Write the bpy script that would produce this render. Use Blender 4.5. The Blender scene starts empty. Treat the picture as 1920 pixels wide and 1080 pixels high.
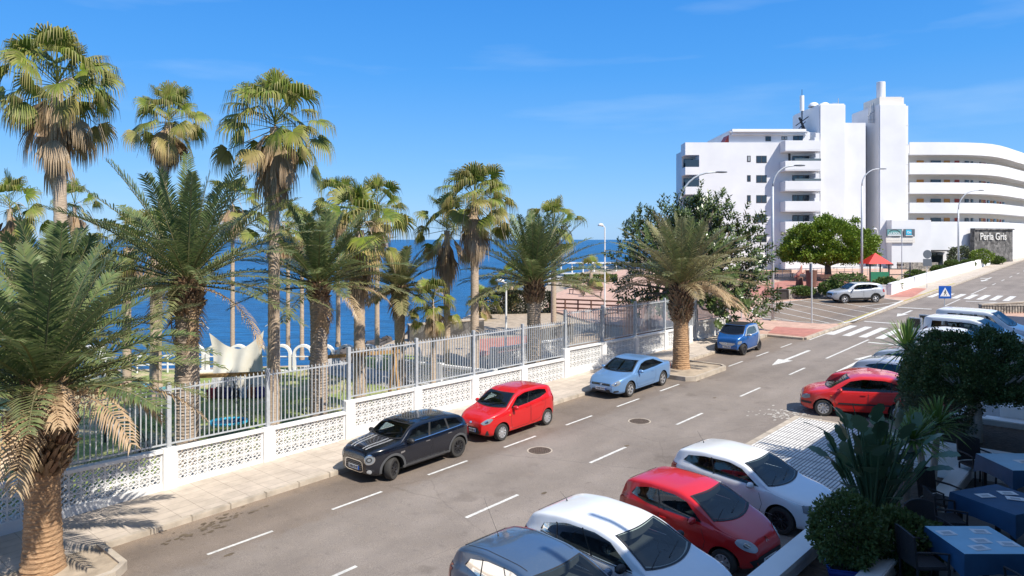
import bpy, bmesh, math, random
from math import sin, cos, pi, radians, atan2, sqrt
from mathutils import Vector, Matrix
from mathutils.bvhtree import BVHTree

scene = bpy.context.scene
COL = scene.collection
# ------------------------------------------------------------------ camera, sky, sun, exposure
CAM_Z = 7.3
F = 1350.0          # focal length in pixels of a 1920 px wide frame
HOR = 449.0
cam_d = bpy.data.cameras.new('camera'); cam = bpy.data.objects.new('camera', cam_d); COL.objects.link(cam)
cam.location = (0, 0, CAM_Z); cam.rotation_euler = (pi/2, 0, 0)
cam_d.sensor_width = 36; cam_d.lens = F/1920*36
cam_d.shift_y = -(540-HOR)/1920.0
cam_d.clip_start = 0.1; cam_d.clip_end = 60000
scene.camera = cam
SUN_EL, SUN_AZ = radians(50), atan2(.72, -.694)
w = bpy.data.worlds.new('World'); scene.world = w; w.use_nodes = True
nt = w.node_tree; bg = nt.nodes['Background']
sky = nt.nodes.new('ShaderNodeTexSky'); sky.sky_type = 'NISHITA'; sky.sun_disc = False
sky.sun_elevation = SUN_EL; sky.sun_rotation = SUN_AZ
sky.altitude = 0; sky.air_density = 1.0; sky.dust_density = 0.25; sky.ozone_density = 4.0
hs = nt.nodes.new('ShaderNodeHueSaturation'); hs.inputs['Saturation'].default_value = 1.15
nt.links.new(sky.outputs[0], hs.inputs['Color'])
wtc = nt.nodes.new('ShaderNodeTexCoord'); wsx = nt.nodes.new('ShaderNodeSeparateXYZ'); nt.links.new(wtc.outputs['Generated'], wsx.inputs[0])
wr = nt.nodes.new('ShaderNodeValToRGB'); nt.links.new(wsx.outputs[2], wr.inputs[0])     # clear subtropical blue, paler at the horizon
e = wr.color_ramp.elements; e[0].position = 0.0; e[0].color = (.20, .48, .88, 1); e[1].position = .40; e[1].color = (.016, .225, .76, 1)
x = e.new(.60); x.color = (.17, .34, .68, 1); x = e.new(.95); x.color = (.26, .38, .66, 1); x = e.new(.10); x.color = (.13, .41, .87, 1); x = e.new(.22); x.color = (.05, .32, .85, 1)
wm = nt.nodes.new('ShaderNodeMapping'); wm.inputs['Scale'].default_value = (1.2, 2.5, 9); wm.inputs['Rotation'].default_value = (0, .12, 0); nt.links.new(wtc.outputs['Generated'], wm.inputs[0])
wn = nt.nodes.new('ShaderNodeTexNoise'); wn.inputs['Scale'].default_value = 2.2; wn.inputs['Detail'].default_value = 6; nt.links.new(wm.outputs[0], wn.inputs[0])
wc = nt.nodes.new('ShaderNodeValToRGB'); wc.color_ramp.elements[0].position = .52; wc.color_ramp.elements[0].color = (0, 0, 0, 1); wc.color_ramp.elements[1].position = .80; wc.color_ramp.elements[1].color = (.28, .28, .28, 1); nt.links.new(wn.outputs[0], wc.inputs[0])
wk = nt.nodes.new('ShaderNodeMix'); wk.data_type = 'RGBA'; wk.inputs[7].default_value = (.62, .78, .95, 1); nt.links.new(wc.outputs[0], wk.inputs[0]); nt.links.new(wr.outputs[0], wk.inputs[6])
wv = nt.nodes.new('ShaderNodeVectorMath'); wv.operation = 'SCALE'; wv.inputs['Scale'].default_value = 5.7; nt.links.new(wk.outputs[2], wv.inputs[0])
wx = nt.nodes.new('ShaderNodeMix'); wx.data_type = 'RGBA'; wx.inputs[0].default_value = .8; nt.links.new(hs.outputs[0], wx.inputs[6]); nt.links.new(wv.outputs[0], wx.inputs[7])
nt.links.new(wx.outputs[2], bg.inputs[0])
bg.inputs[1].default_value = 0.142
sl = bpy.data.lights.new('sun', 'SUN'); so = bpy.data.objects.new('sun', sl); COL.objects.link(so)
sl.energy = 5.0; sl.angle = radians(0.5); sl.color = (1, .94, .84)
sv = Vector((sin(SUN_AZ)*cos(SUN_EL), cos(SUN_AZ)*cos(SUN_EL), sin(SUN_EL)))
so.rotation_euler = sv.to_track_quat('Z', 'Y').to_euler(); so.location = (20, -20, 40)
scene.view_settings.view_transform = 'Standard'; scene.view_settings.look = 'None'
scene.view_settings.exposure = 0.45; scene.view_settings.gamma = 1
scene.cycles.max_bounces = 6; scene.cycles.transparent_max_bounces = 8

# ------------------------------------------------------------------ road frame: s along the street, t to its left
TH = atan2(1220, 1350); ST, CT = sin(TH), cos(TH); GR = 56/1820.0
SMAX = 140.0
def zg(x, y): return GR*min(x*ST + y*CT, SMAX)
def W(s, t, h=0.0): return Vector((s*ST - t*CT, s*CT + t*ST, GR*min(s, SMAX) + h))
def G(px, py, h=0.0):
    dx, dz = (px-960)/F, (HOR-py)/F
    k = (h-CAM_Z)/(dz - GR*(dx*ST+CT))
    return Vector((k*dx, k, CAM_Z+k*dz))
def A(px, py, y): return Vector(((px-960)/F*y, y, CAM_Z+(HOR-py)/F*y))
ROADDIR = Vector((ST, CT, GR)).normalized()
NRM = Vector((-GR*ST, -GR*CT, 1)).normalized()
RZ = -TH            # rotation of an object whose local x runs along... (local y = road direction)

# ------------------------------------------------------------------ materials
def newmat(name):
    m = bpy.data.materials.new(name); m.use_nodes = True
    return m, m.node_tree, m.node_tree.nodes['Principled BSDF']
def mat(name, col, rough=.6, metal=0, spec=.5, var=.12, scale=6, bump=0, bscale=40, coat=0, sub=None, trans=0, emit=None):
    m, t, p = newmat(name)
    p.inputs['Roughness'].default_value = rough; p.inputs['Metallic'].default_value = metal
    p.inputs['Specular IOR Level'].default_value = spec
    if coat: p.inputs['Coat Weight'].default_value = coat; p.inputs['Coat Roughness'].default_value = .03
    tc = t.nodes.new('ShaderNodeTexCoord')
    if var:
        n = t.nodes.new('ShaderNodeTexNoise'); n.inputs['Scale'].default_value = scale; n.inputs['Detail'].default_value = 5
        t.links.new(tc.outputs['Object'], n.inputs['Vector'])
        r = t.nodes.new('ShaderNodeValToRGB')
        r.color_ramp.elements[0].position = .3; r.color_ramp.elements[1].position = .7
        r.color_ramp.elements[0].color = [c*(1-var) for c in col]+[1]
        r.color_ramp.elements[1].color = [min(1, c*(1+var)) for c in col]+[1]
        t.links.new(n.outputs['Fac'], r.inputs[0]); t.links.new(r.outputs[0], p.inputs['Base Color'])
    else: p.inputs['Base Color'].default_value = (*col, 1)
    if bump:
        n2 = t.nodes.new('ShaderNodeTexNoise'); n2.inputs['Scale'].default_value = bscale; n2.inputs['Detail'].default_value = 4
        t.links.new(tc.outputs['Object'], n2.inputs['Vector'])
        b = t.nodes.new('ShaderNodeBump'); b.inputs['Strength'].default_value = bump; b.inputs['Distance'].default_value = .02
        t.links.new(n2.outputs['Fac'], b.inputs['Height']); t.links.new(b.outputs[0], p.inputs['Normal'])
    return m
def leafmat(name, col, col2, dry=(.32, .24, .13), rough=.5, trans=.25):
    m, t, p = newmat(name)
    p.inputs['Roughness'].default_value = rough; p.inputs['Specular IOR Level'].default_value = .28
    g = t.nodes.new('ShaderNodeNewGeometry'); r = t.nodes.new('ShaderNodeMix'); r.data_type = 'RGBA'
    r.inputs[6].default_value = (*col, 1); r.inputs[7].default_value = (*col2, 1)
    t.links.new(g.outputs['Random Per Island'], r.inputs[0])
    at = t.nodes.new('ShaderNodeAttribute'); at.attribute_name = 'dry'
    r2 = t.nodes.new('ShaderNodeMix'); r2.data_type = 'RGBA'; r2.inputs[7].default_value = (*dry, 1)
    t.links.new(at.outputs['Fac'], r2.inputs[0]); t.links.new(r.outputs[2], r2.inputs[6])
    t.links.new(r2.outputs[2], p.inputs['Base Color'])
    tr = t.nodes.new('ShaderNodeBsdfTranslucent'); t.links.new(r2.outputs[2], tr.inputs[0])
    mx = t.nodes.new('ShaderNodeMixShader'); mx.inputs[0].default_value = trans
    t.links.new(p.outputs[0], mx.inputs[1]); t.links.new(tr.outputs[0], mx.inputs[2])
    t.links.new(mx.outputs[0], t.nodes['Material Output'].inputs[0])
    return m
def N(t, kind, **kw):
    n = t.nodes.new(kind)
    for k, v in kw.items():
        if k in n.inputs: n.inputs[k].default_value = v
        else: setattr(n, k, v)
    return n
def ramp(t, src, stops):
    r = t.nodes.new('ShaderNodeValToRGB'); e = r.color_ramp.elements
    e[0].position = stops[0][0]; e[0].color = (*stops[0][1], 1); e[1].position = stops[-1][0]; e[1].color = (*stops[-1][1], 1)
    for pos, c in stops[1:-1]:
        x = e.new(pos); x.color = (*c, 1)
    t.links.new(src, r.inputs[0]); return r.outputs[0]
def mixc(t, fac, a, b, mode='MIX'):
    m = t.nodes.new('ShaderNodeMix'); m.data_type = 'RGBA'; m.blend_type = mode
    for sock, v in ((m.inputs[0], fac), (m.inputs[6], a), (m.inputs[7], b)):
        if isinstance(v, (int, float)): sock.default_value = v
        elif isinstance(v, tuple): sock.default_value = (*v, 1)
        else: t.links.new(v, sock)
    return m.outputs[2]
def road_uv(t):
    """object coordinates turned so x runs along the street"""
    tc = t.nodes.new('ShaderNodeTexCoord'); mp = t.nodes.new('ShaderNodeMapping'); mp.vector_type = 'POINT'
    mp.inputs['Rotation'].default_value = (0, 0, -(pi/2-TH))
    t.links.new(tc.outputs['Object'], mp.inputs[0]); return mp.outputs[0]
def asphalt_mat():
    m, t, p = newmat('asphalt'); uv = road_uv(t)
    tc = t.nodes.new('ShaderNodeTexCoord')
    n1 = N(t, 'ShaderNodeTexNoise', Scale=.35, Detail=6, Roughness=.6); t.links.new(tc.outputs['Object'], n1.inputs[0])
    n2 = N(t, 'ShaderNodeTexNoise', Scale=60, Detail=4); t.links.new(tc.outputs['Object'], n2.inputs[0])
    n3 = N(t, 'ShaderNodeTexNoise', Scale=3.2, Detail=6, Roughness=.7); t.links.new(tc.outputs['Object'], n3.inputs[0])
    base = ramp(t, n1.outputs[0], [(.3, (.18, .152, .133)), (.5, (.225, .192, .168)), (.72, (.27, .232, .205))])
    sp = ramp(t, n2.outputs[0], [(.35, (.72, .72, .72)), (.65, (1.2, 1.2, 1.2))])
    c = mixc(t, 1.0, base, sp, 'MULTIPLY')
    st = ramp(t, n3.outputs[0], [(.25, (.72, .7, .68)), (.4, (1, 1, 1)), (.7, (1.04, 1.03, 1.0))])
    c = mixc(t, 1.0, c, st, 'MULTIPLY')
    # faint wheel tracks along the street and cracks
    sx = t.nodes.new('ShaderNodeSeparateXYZ'); t.links.new(uv, sx.inputs[0])
    wv = N(t, 'ShaderNodeMath', operation='MULTIPLY'); t.links.new(sx.outputs[1], wv.inputs[0]); wv.inputs[1].default_value = 2*pi/1.45
    sn = N(t, 'ShaderNodeMath', operation='SINE'); t.links.new(wv.outputs[0], sn.inputs[0])
    wr = ramp(t, sn.outputs[0], [(.0, (.97, .97, .97)), (1, (1.04, 1.04, 1.04))])
    c = mixc(t, 1.0, c, wr, 'MULTIPLY')
    # parking lane: browner and stained, dust gathered along the gutter
    jn = N(t, 'ShaderNodeMath', operation='MULTIPLY_ADD'); t.links.new(n3.outputs[0], jn.inputs[0]); jn.inputs[1].default_value = .9; t.links.new(sx.outputs[1], jn.inputs[2])
    mr = N(t, 'ShaderNodeMapRange'); mr.inputs['From Min'].default_value = 15.9; mr.inputs['From Max'].default_value = 18.6; t.links.new(jn.outputs[0], mr.inputs['Value'])
    pk = ramp(t, mr.outputs[0], [(0, (1, 1, 1)), (.12, (.86, .82, .78)), (.7, (.80, .75, .70)), (.9, (1.0, .90, .78))]); c = mixc(t, 1.0, c, pk, 'MULTIPLY')
    n4 = N(t, 'ShaderNodeTexNoise', Scale=.9, Detail=3, Roughness=.5); t.links.new(uv, n4.inputs[0])
    pa = ramp(t, n4.outputs[0], [(.28, (.80, .79, .78)), (.38, (1, 1, 1)), (.66, (1, 1, 1)), (.74, (1.10, 1.09, 1.07))]); c = mixc(t, 1.0, c, pa, 'MULTIPLY')
    nd = N(t, 'ShaderNodeTexNoise', Scale=1.2, Detail=5); t.links.new(tc.outputs['Object'], nd.inputs[0])
    dv = mixc(t, .18, tc.outputs['Object'], nd.outputs['Color'])
    vo = N(t, 'ShaderNodeTexVoronoi', feature='DISTANCE_TO_EDGE', Scale=.22); t.links.new(dv, vo.inputs['Vector'])
    cr = ramp(t, vo.outputs['Distance'], [(0, (.7, .7, .7)), (.004, (1, 1, 1))])
    c = mixc(t, .62, c, cr, 'MULTIPLY')
    t.links.new(c, p.inputs['Base Color']); p.inputs['Roughness'].default_value = .82; p.inputs['Specular IOR Level'].default_value = .35
    b = N(t, 'ShaderNodeBump', Strength=.35, Distance=.01); t.links.new(n2.outputs[0], b.inputs['Height']); t.links.new(b.outputs[0], p.inputs['Normal'])
    return m
def tile_mat(name, c1, c2, mortar, w_, h_, msize=.012, bump=.3, off=0.0, rough=.75, dirt=.25):
    m, t, p = newmat(name); uv = road_uv(t)
    br = N(t, 'ShaderNodeTexBrick', Scale=1.0); br.offset = off
    br.inputs['Brick Width'].default_value = w_; br.inputs['Row Height'].default_value = h_; br.inputs['Mortar Size'].default_value = msize
    br.inputs['Color1'].default_value = (*c1, 1); br.inputs['Color2'].default_value = (*c2, 1); br.inputs['Mortar'].default_value = (*mortar, 1)
    t.links.new(uv, br.inputs['Vector'])
    n = N(t, 'ShaderNodeTexNoise', Scale=1.7, Detail=7, Roughness=.65); t.links.new(uv, n.inputs[0])
    d = ramp(t, n.outputs[0], [(.3, (1-dirt,)*3), (.65, (1.06,)*3)])
    c = mixc(t, 1.0, br.outputs['Color'], d, 'MULTIPLY'); t.links.new(c, p.inputs['Base Color'])
    p.inputs['Roughness'].default_value = rough
    b = N(t, 'ShaderNodeBump', Strength=bump, Distance=.01, invert=True); t.links.new(br.outputs['Fac'], b.inputs['Height']); t.links.new(b.outputs[0], p.inputs['Normal'])
    return m
def paint_mat(name, col, rough=.32, metal=0, coat=1.0, spec=.5):
    m, t, p = newmat(name)
    tc = t.nodes.new('ShaderNodeTexCoord')
    n = N(t, 'ShaderNodeTexNoise', Scale=2.2, Detail=6, Roughness=.7); t.links.new(tc.outputs['Object'], n.inputs[0])
    c = ramp(t, n.outputs[0], [(.3, tuple(x*.93 for x in col)), (.7, col)])
    # dust settles low and in specks
    n2 = N(t, 'ShaderNodeTexNoise', Scale=30, Detail=3); t.links.new(tc.outputs['Object'], n2.inputs[0])
    dr = ramp(t, n2.outputs[0], [(.5, (0, 0, 0)), (.85, (.10,)*3)])
    c = mixc(t, dr, c, (.32, .28, .24)) if .1 < max(col) < .5 else c
    t.links.new(c, p.inputs['Base Color'])
    p.inputs['Roughness'].default_value = rough; p.inputs['Metallic'].default_value = metal
    p.inputs['Coat Weight'].default_value = coat; p.inputs['Coat Roughness'].default_value = .04
    p.inputs['Specular IOR Level'].default_value = spec
    rr = ramp(t, n.outputs[0], [(.35, (.03,)*3), (.75, (.10,)*3)]); t.links.new(rr, p.inputs['Coat Roughness'])
    return m
def bark_mat(name, a, b_, sc=(3, 3, 14), bump=.8):
    m, t, p = newmat(name); tc = t.nodes.new('ShaderNodeTexCoord'); mp = t.nodes.new('ShaderNodeMapping')
    mp.inputs['Scale'].default_value = sc; t.links.new(tc.outputs['Object'], mp.inputs[0])
    n = N(t, 'ShaderNodeTexNoise', Scale=3, Detail=6, Roughness=.65); t.links.new(mp.outputs[0], n.inputs[0])
    c = ramp(t, n.outputs[0], [(.3, a), (.7, b_)]); t.links.new(c, p.inputs['Base Color']); p.inputs['Roughness'].default_value = .9
    b = N(t, 'ShaderNodeBump', Strength=bump, Distance=.03); t.links.new(n.outputs[0], b.inputs['Height']); t.links.new(b.outputs[0], p.inputs['Normal'])
    return m
def stone_mat(name, a, b_, sc=4, mortar=(.3, .28, .25)):
    m, t, p = newmat(name); tc = t.nodes.new('ShaderNodeTexCoord')
    v = N(t, 'ShaderNodeTexVoronoi', Scale=sc); t.links.new(tc.outputs['Object'], v.inputs['Vector'])
    v2 = N(t, 'ShaderNodeTexVoronoi', feature='DISTANCE_TO_EDGE', Scale=sc); t.links.new(tc.outputs['Object'], v2.inputs['Vector'])
    sp = t.nodes.new('ShaderNodeSeparateColor'); t.links.new(v.outputs['Color'], sp.inputs[0])
    c = ramp(t, sp.outputs[0], [(0, a), (1, b_)])
    f = ramp(t, v2.outputs['Distance'], [(.0, (1,)*3), (.05, (0,)*3)])
    c = mixc(t, f, c, mortar); t.links.new(c, p.inputs['Base Color']); p.inputs['Roughness'].default_value = .9
    b = N(t, 'ShaderNodeBump', Strength=.8, Distance=.05); t.links.new(v2.outputs['Distance'], b.inputs['Height']); t.links.new(b.outputs[0], p.inputs['Normal'])
    return m
def glass_mat(name, col=(.012, .02, .03), rough=.03, spec=.8):
    m, t, p = newmat(name); p.inputs['Base Color'].default_value = (*col, 1)
    p.inputs['Roughness'].default_value = rough; p.inputs['Specular IOR Level'].default_value = spec; p.inputs['IOR'].default_value = 1.55
    return m

M = {}
M['asphalt'] = asphalt_mat()
M['pavement'] = tile_mat('pale_pavement_tiles', (.53, .45, .375), (.50, .425, .35), (.32, .27, .22), .6, .4, .008)
M['white_tiles'] = tile_mat('white_ribbed_tiles', (.70, .68, .64), (.66, .64, .60), (.20, .19, .19), .60, .105, .02, .7)
M['pink_paving'] = tile_mat('pink_paving', (.56, .36, .27), (.52, .33, .25), (.42, .28, .21), .4, .4, .01, .2)
M['red_paving'] = tile_mat('red_paving', (.48, .20, .15), (.44, .18, .14), (.32, .15, .12), .4, .4, .01, .2)
M['kerb'] = mat('kerb_concrete', (.42, .36, .29), .85, var=.22, scale=3, bump=.4)
M['line'] = mat('road_paint', (.58, .57, .54), .7, var=.24, scale=9, bump=.1)
M['yellow_line'] = mat('yellow_paint', (.42, .36, .10), .7, var=.25, scale=6)
M['white'] = mat('white_wall_paint', (.74, .73, .71), .7, var=.06, scale=1.3, bump=.06, bscale=25)
M['hotel_white'] = mat('hotel_white_render', (.67, .67, .68), .8, var=.06, scale=.35, bump=.05, bscale=6)
M['hotel_in'] = mat('gallery_cream_render', (.66, .62, .56), .8, var=.03, scale=.5)
M['galv'] = mat('galvanised_steel', (.47, .49, .51), .5, metal=.15, var=.12, scale=8)
M['rust'] = mat('rusted_iron', (.14, .075, .045), .8, var=.3, scale=12)
M['dark_metal'] = mat('dark_metal', (.03, .03, .032), .5, var=.1)
M['grey_metal'] = mat('grey_painted_metal', (.42, .43, .44), .45, metal=.3, var=.08)
M['soil'] = mat('soil', (.085, .058, .04), .95, var=.4, scale=9, bump=.9, bscale=18)
M['dirt'] = mat('dry_dirt', (.36, .29, .215), .95, var=.25, scale=3, bump=.5, bscale=15)
M['wood'] = bark_mat('yellow_timber', (.27, .15, .055), (.44, .27, .11), (2, 2, 2), .2)
M['brownwood'] = bark_mat('brown_timber', (.10, .05, .035), (.17, .085, .06), (2, 2, 2), .2)
M['canvas'] = mat('cream_canvas', (.74, .70, .60), .9, var=.06, scale=2, bump=.2, bscale=4)
M['stonewall'] = stone_mat('volcanic_stone_wall', (.13, .12, .11), (.42, .38, .33), 5)
M['rock'] = stone_mat('dark_rock', (.035, .03, .028), (.12, .10, .09), 1.2, (.06, .055, .05))
M['darkstone'] = stone_mat('dark_stone_cladding', (.05, .048, .046), (.19, .18, .17), 2.2, (.05, .05, .05))
M['tyre'] = mat('tyre_rubber', (.035, .033, .031), .85, var=.15, scale=10)
M['blacktrim'] = mat('black_plastic', (.022, .022, .024), .55, var=.1)
M['greytrim'] = mat('grey_plastic', (.075, .077, .082), .6, var=.1)
M['alloy'] = mat('alloy_rim', (.62, .63, .65), .28, metal=.75, var=.05)
M['darkalloy'] = mat('dark_alloy_rim', (.05, .05, .055), .3, metal=.6, var=.05)
M['chrome'] = mat('chrome', (.75, .76, .78), .12, metal=1, var=0)
def clear_glass(name, tint, ior=1.5, add=.03):
    m = bpy.data.materials.new(name); m.use_nodes = True; t = m.node_tree; t.nodes.remove(t.nodes['Principled BSDF'])
    tr = t.nodes.new('ShaderNodeBsdfTransparent'); tr.inputs[0].default_value = (*tint, 1); gl = t.nodes.new('ShaderNodeBsdfGlossy'); gl.inputs['Roughness'].default_value = .02
    fr = t.nodes.new('ShaderNodeFresnel'); fr.inputs[0].default_value = ior; ad = N(t, 'ShaderNodeMath', operation='ADD'); t.links.new(fr.outputs[0], ad.inputs[0]); ad.inputs[1].default_value = add
    mx = t.nodes.new('ShaderNodeMixShader'); t.links.new(ad.outputs[0], mx.inputs[0]); t.links.new(tr.outputs[0], mx.inputs[1]); t.links.new(gl.outputs[0], mx.inputs[2]); t.links.new(mx.outputs[0], t.nodes['Material Output'].inputs[0]); return m
M['glass'] = clear_glass('tinted_car_glass', (.42, .50, .52))
M['glass_clear'] = clear_glass('clear_car_glass', (.72, .80, .78))
M['balcony_glass'] = glass_mat('balcony_glass', (.10, .12, .125), .05)
M['winglass'] = glass_mat('window_glass', (.02, .03, .042), .04)
M['lamp_glass'] = glass_mat('headlamp_glass', (.20, .22, .24), .06, 1.0)
M['lamp_pale'] = glass_mat('pale_headlamp_glass', (.40, .43, .46), .06, 1.0)
M['dust'] = mat('pale_dust', (.42, .39, .35), .9, var=.2)
M['tail'] = glass_mat('tail_lamp_red', (.32, .012, .012), .1)
M['orange_glass'] = glass_mat('indicator_orange', (.6, .22, .03), .12)
M['plate'] = mat('plate_white', (.72, .73, .74), .4, var=0)
M['plate_ink'] = mat('plate_ink', (.02, .02, .02), .5, var=0)
M['blue_cloth'] = mat('blue_tablecloth', (.018, .075, .16), .6, var=.12, scale=4, bump=.15, bscale=9)
M['cloth_sheen'] = mat('tablecloth_top_sheen', (.28, .50, .64), .5, var=.06, scale=4)  # paler blue: skylight sheen on the cloth tops, put into the colour
M['paper'] = mat('paper', (.72, .72, .72), .6, var=.05, scale=12)
M['wicker'] = mat('dark_wicker', (.022, .022, .026), .6, var=.3, scale=60, bump=.6, bscale=80)
M['terrace'] = mat('terrace_floor', (.10, .095, .09), .5, var=.2, scale=2)
M['blue_glaze'] = mat('blue_glazed_pot', (.015, .04, .22), .2, var=.1, coat=.6)
M['red_roof'] = mat('red_plastic_roof', (.62, .035, .025), .5, var=.06)
M['green_panel'] = mat('green_plastic_panel', (.02, .17, .085), .5, var=.06)
M['sign_blue'] = mat('sign_blue', (.01, .09, .42), .4, var=0)
M['sign_white'] = mat('sign_white', (.75, .75, .75), .4, var=0)
M['sign_back'] = mat('sign_back_grey', (.10, .115, .135), .5, var=.06)
M['orange_door'] = mat('orange_door', (.50, .22, .04), .5, var=.05)
M['red_thing'] = mat('red_cupboard', (.35, .045, .025), .5, var=.05)
M['frame_dark'] = mat('dark_window_frame', (.045, .04, .038), .5, var=.1)
M['shoreconcrete'] = mat('promenade_concrete', (.40, .38, .35), .85, var=.15, scale=2)
M['iron'] = mat('manhole_iron', (.12, .09, .072), .7, metal=.3, var=.35, scale=14, bump=1, bscale=30)
M['stain'] = mat('oil_stain', (.12, .09, .06), .85, var=.3, scale=6)
M['fp_leaf'] = leafmat('fan_palm_leaf', (.18, .25, .022), (.065, .125, .022), dry=(.48, .33, .15), rough=.5)
M['fp_dead'] = leafmat('fan_palm_dead_leaf', (.40, .26, .15), (.22, .14, .08), dry=(.56, .43, .28))
M['dp_leaf'] = leafmat('date_palm_leaf', (.15, .21, .065), (.065, .115, .045), dry=(.50, .35, .21), rough=.38)
M['fp_trunk'] = bark_mat('fan_palm_trunk', (.36, .27, .19), (.56, .44, .33), (2, 2, 9))
M['dp_trunk'] = bark_mat('date_palm_trunk', (.24, .18, .13), (.54, .43, .33), (3, 3, 16), 1)
M['dp_trunk_red'] = bark_mat('date_palm_trunk_reddish', (.24, .12, .06), (.56, .37, .21), (3, 3, 26), 1)
M['dp_boot'] = leafmat('date_palm_boot', (.27, .155, .095), (.12, .07, .045), trans=.0)
M['branch'] = bark_mat('tree_bark', (.16, .12, .09), (.30, .24, .19))
M['pale_bark'] = bark_mat('pale_grey_bark', (.38, .35, .31), (.60, .56, .51))
M['rubber_leaf'] = leafmat('rubber_tree_leaf', (.055, .10, .028), (.10, .14, .04), rough=.28, trans=.12)
M['round_leaf'] = leafmat('laurel_leaf', (.19, .27, .024), (.095, .16, .018), rough=.4, trans=.15)
M['dark_leaf'] = leafmat('dark_laurel_leaf', (.085, .135, .04), (.045, .08, .025), rough=.45, trans=.1)
M['hedge_leaf'] = leafmat('grey_green_hedge_leaf', (.12, .15, .075), (.08, .10, .055), rough=.6, trans=.1)
M['yucca_leaf'] = leafmat('yucca_leaf', (.15, .25, .05), (.09, .17, .04), rough=.4, trans=.2)
M['strelitzia'] = leafmat('bird_of_paradise_leaf', (.06, .12, .06), (.085, .14, .075), rough=.35, trans=.15)
M['shrub_leaf'] = leafmat('shrub_leaf', (.08, .14, .03), (.11, .16, .04), rough=.5)
M['cypress'] = leafmat('hedge_screen_leaf', (.035, .05, .025), (.025, .035, .02), rough=.6)

# grass with dry patches
def grass_mat():
    m, t, p = newmat('lawn'); tc = t.nodes.new('ShaderNodeTexCoord')
    n = N(t, 'ShaderNodeTexNoise', Scale=.35, Detail=7, Roughness=.65); t.links.new(tc.outputs['Object'], n.inputs[0])
    n2 = N(t, 'ShaderNodeTexNoise', Scale=14, Detail=4); t.links.new(tc.outputs['Object'], n2.inputs[0])
    c = ramp(t, n.outputs[0], [(.36, (.17, .24, .05)), (.5, (.27, .32, .10)), (.57, (.46, .39, .22)), (.72, (.55, .44, .30))])
    d = ramp(t, n2.outputs[0], [(.3, (.55,)*3), (.7, (1.25,)*3)]); c = mixc(t, 1, c, d, 'MULTIPLY')
    t.links.new(c, p.inputs['Base Color']); p.inputs['Roughness'].default_value = .95
    b = N(t, 'ShaderNodeBump', Strength=1, Distance=.05); t.links.new(n2.outputs[0], b.inputs['Height']); t.links.new(b.outputs[0], p.inputs['Normal'])
    return m
M['grass'] = grass_mat()
def sea_mat():
    m, t, p = newmat('sea_water'); tc = t.nodes.new('ShaderNodeTexCoord')
    mp = t.nodes.new('ShaderNodeMapping'); mp.inputs['Scale'].default_value = (.05, .16, 1); mp.inputs['Rotation'].default_value = (0, 0, .15); t.links.new(tc.outputs['Object'], mp.inputs[0])
    n = N(t, 'ShaderNodeTexNoise', Scale=6, Detail=8, Roughness=.62); t.links.new(mp.outputs[0], n.inputs[0])
    mp2 = t.nodes.new('ShaderNodeMapping'); mp2.inputs['Scale'].default_value = (.0006, .006, 1); t.links.new(tc.outputs['Object'], mp2.inputs[0])
    n2 = N(t, 'ShaderNodeTexNoise', Scale=4, Detail=5); t.links.new(mp2.outputs[0], n2.inputs[0])
    c = ramp(t, n2.outputs[0], [(.3, (.004, .050, .14)), (.7, (.007, .085, .21))])
    c2 = ramp(t, n.outputs[0], [(.35, (.5,)*3), (.6, (1.5,)*3)]); c = mixc(t, 1, c, c2, 'MULTIPLY')
    t.links.new(c, p.inputs['Base Color']); p.inputs['Roughness'].default_value = .32; p.inputs['Specular IOR Level'].default_value = .3
    b = N(t, 'ShaderNodeBump', Strength=1, Distance=.6); t.links.new(n.outputs[0], b.inputs['Height']); t.links.new(b.outputs[0], p.inputs['Normal'])
    return m
M['sea'] = sea_mat()

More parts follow.
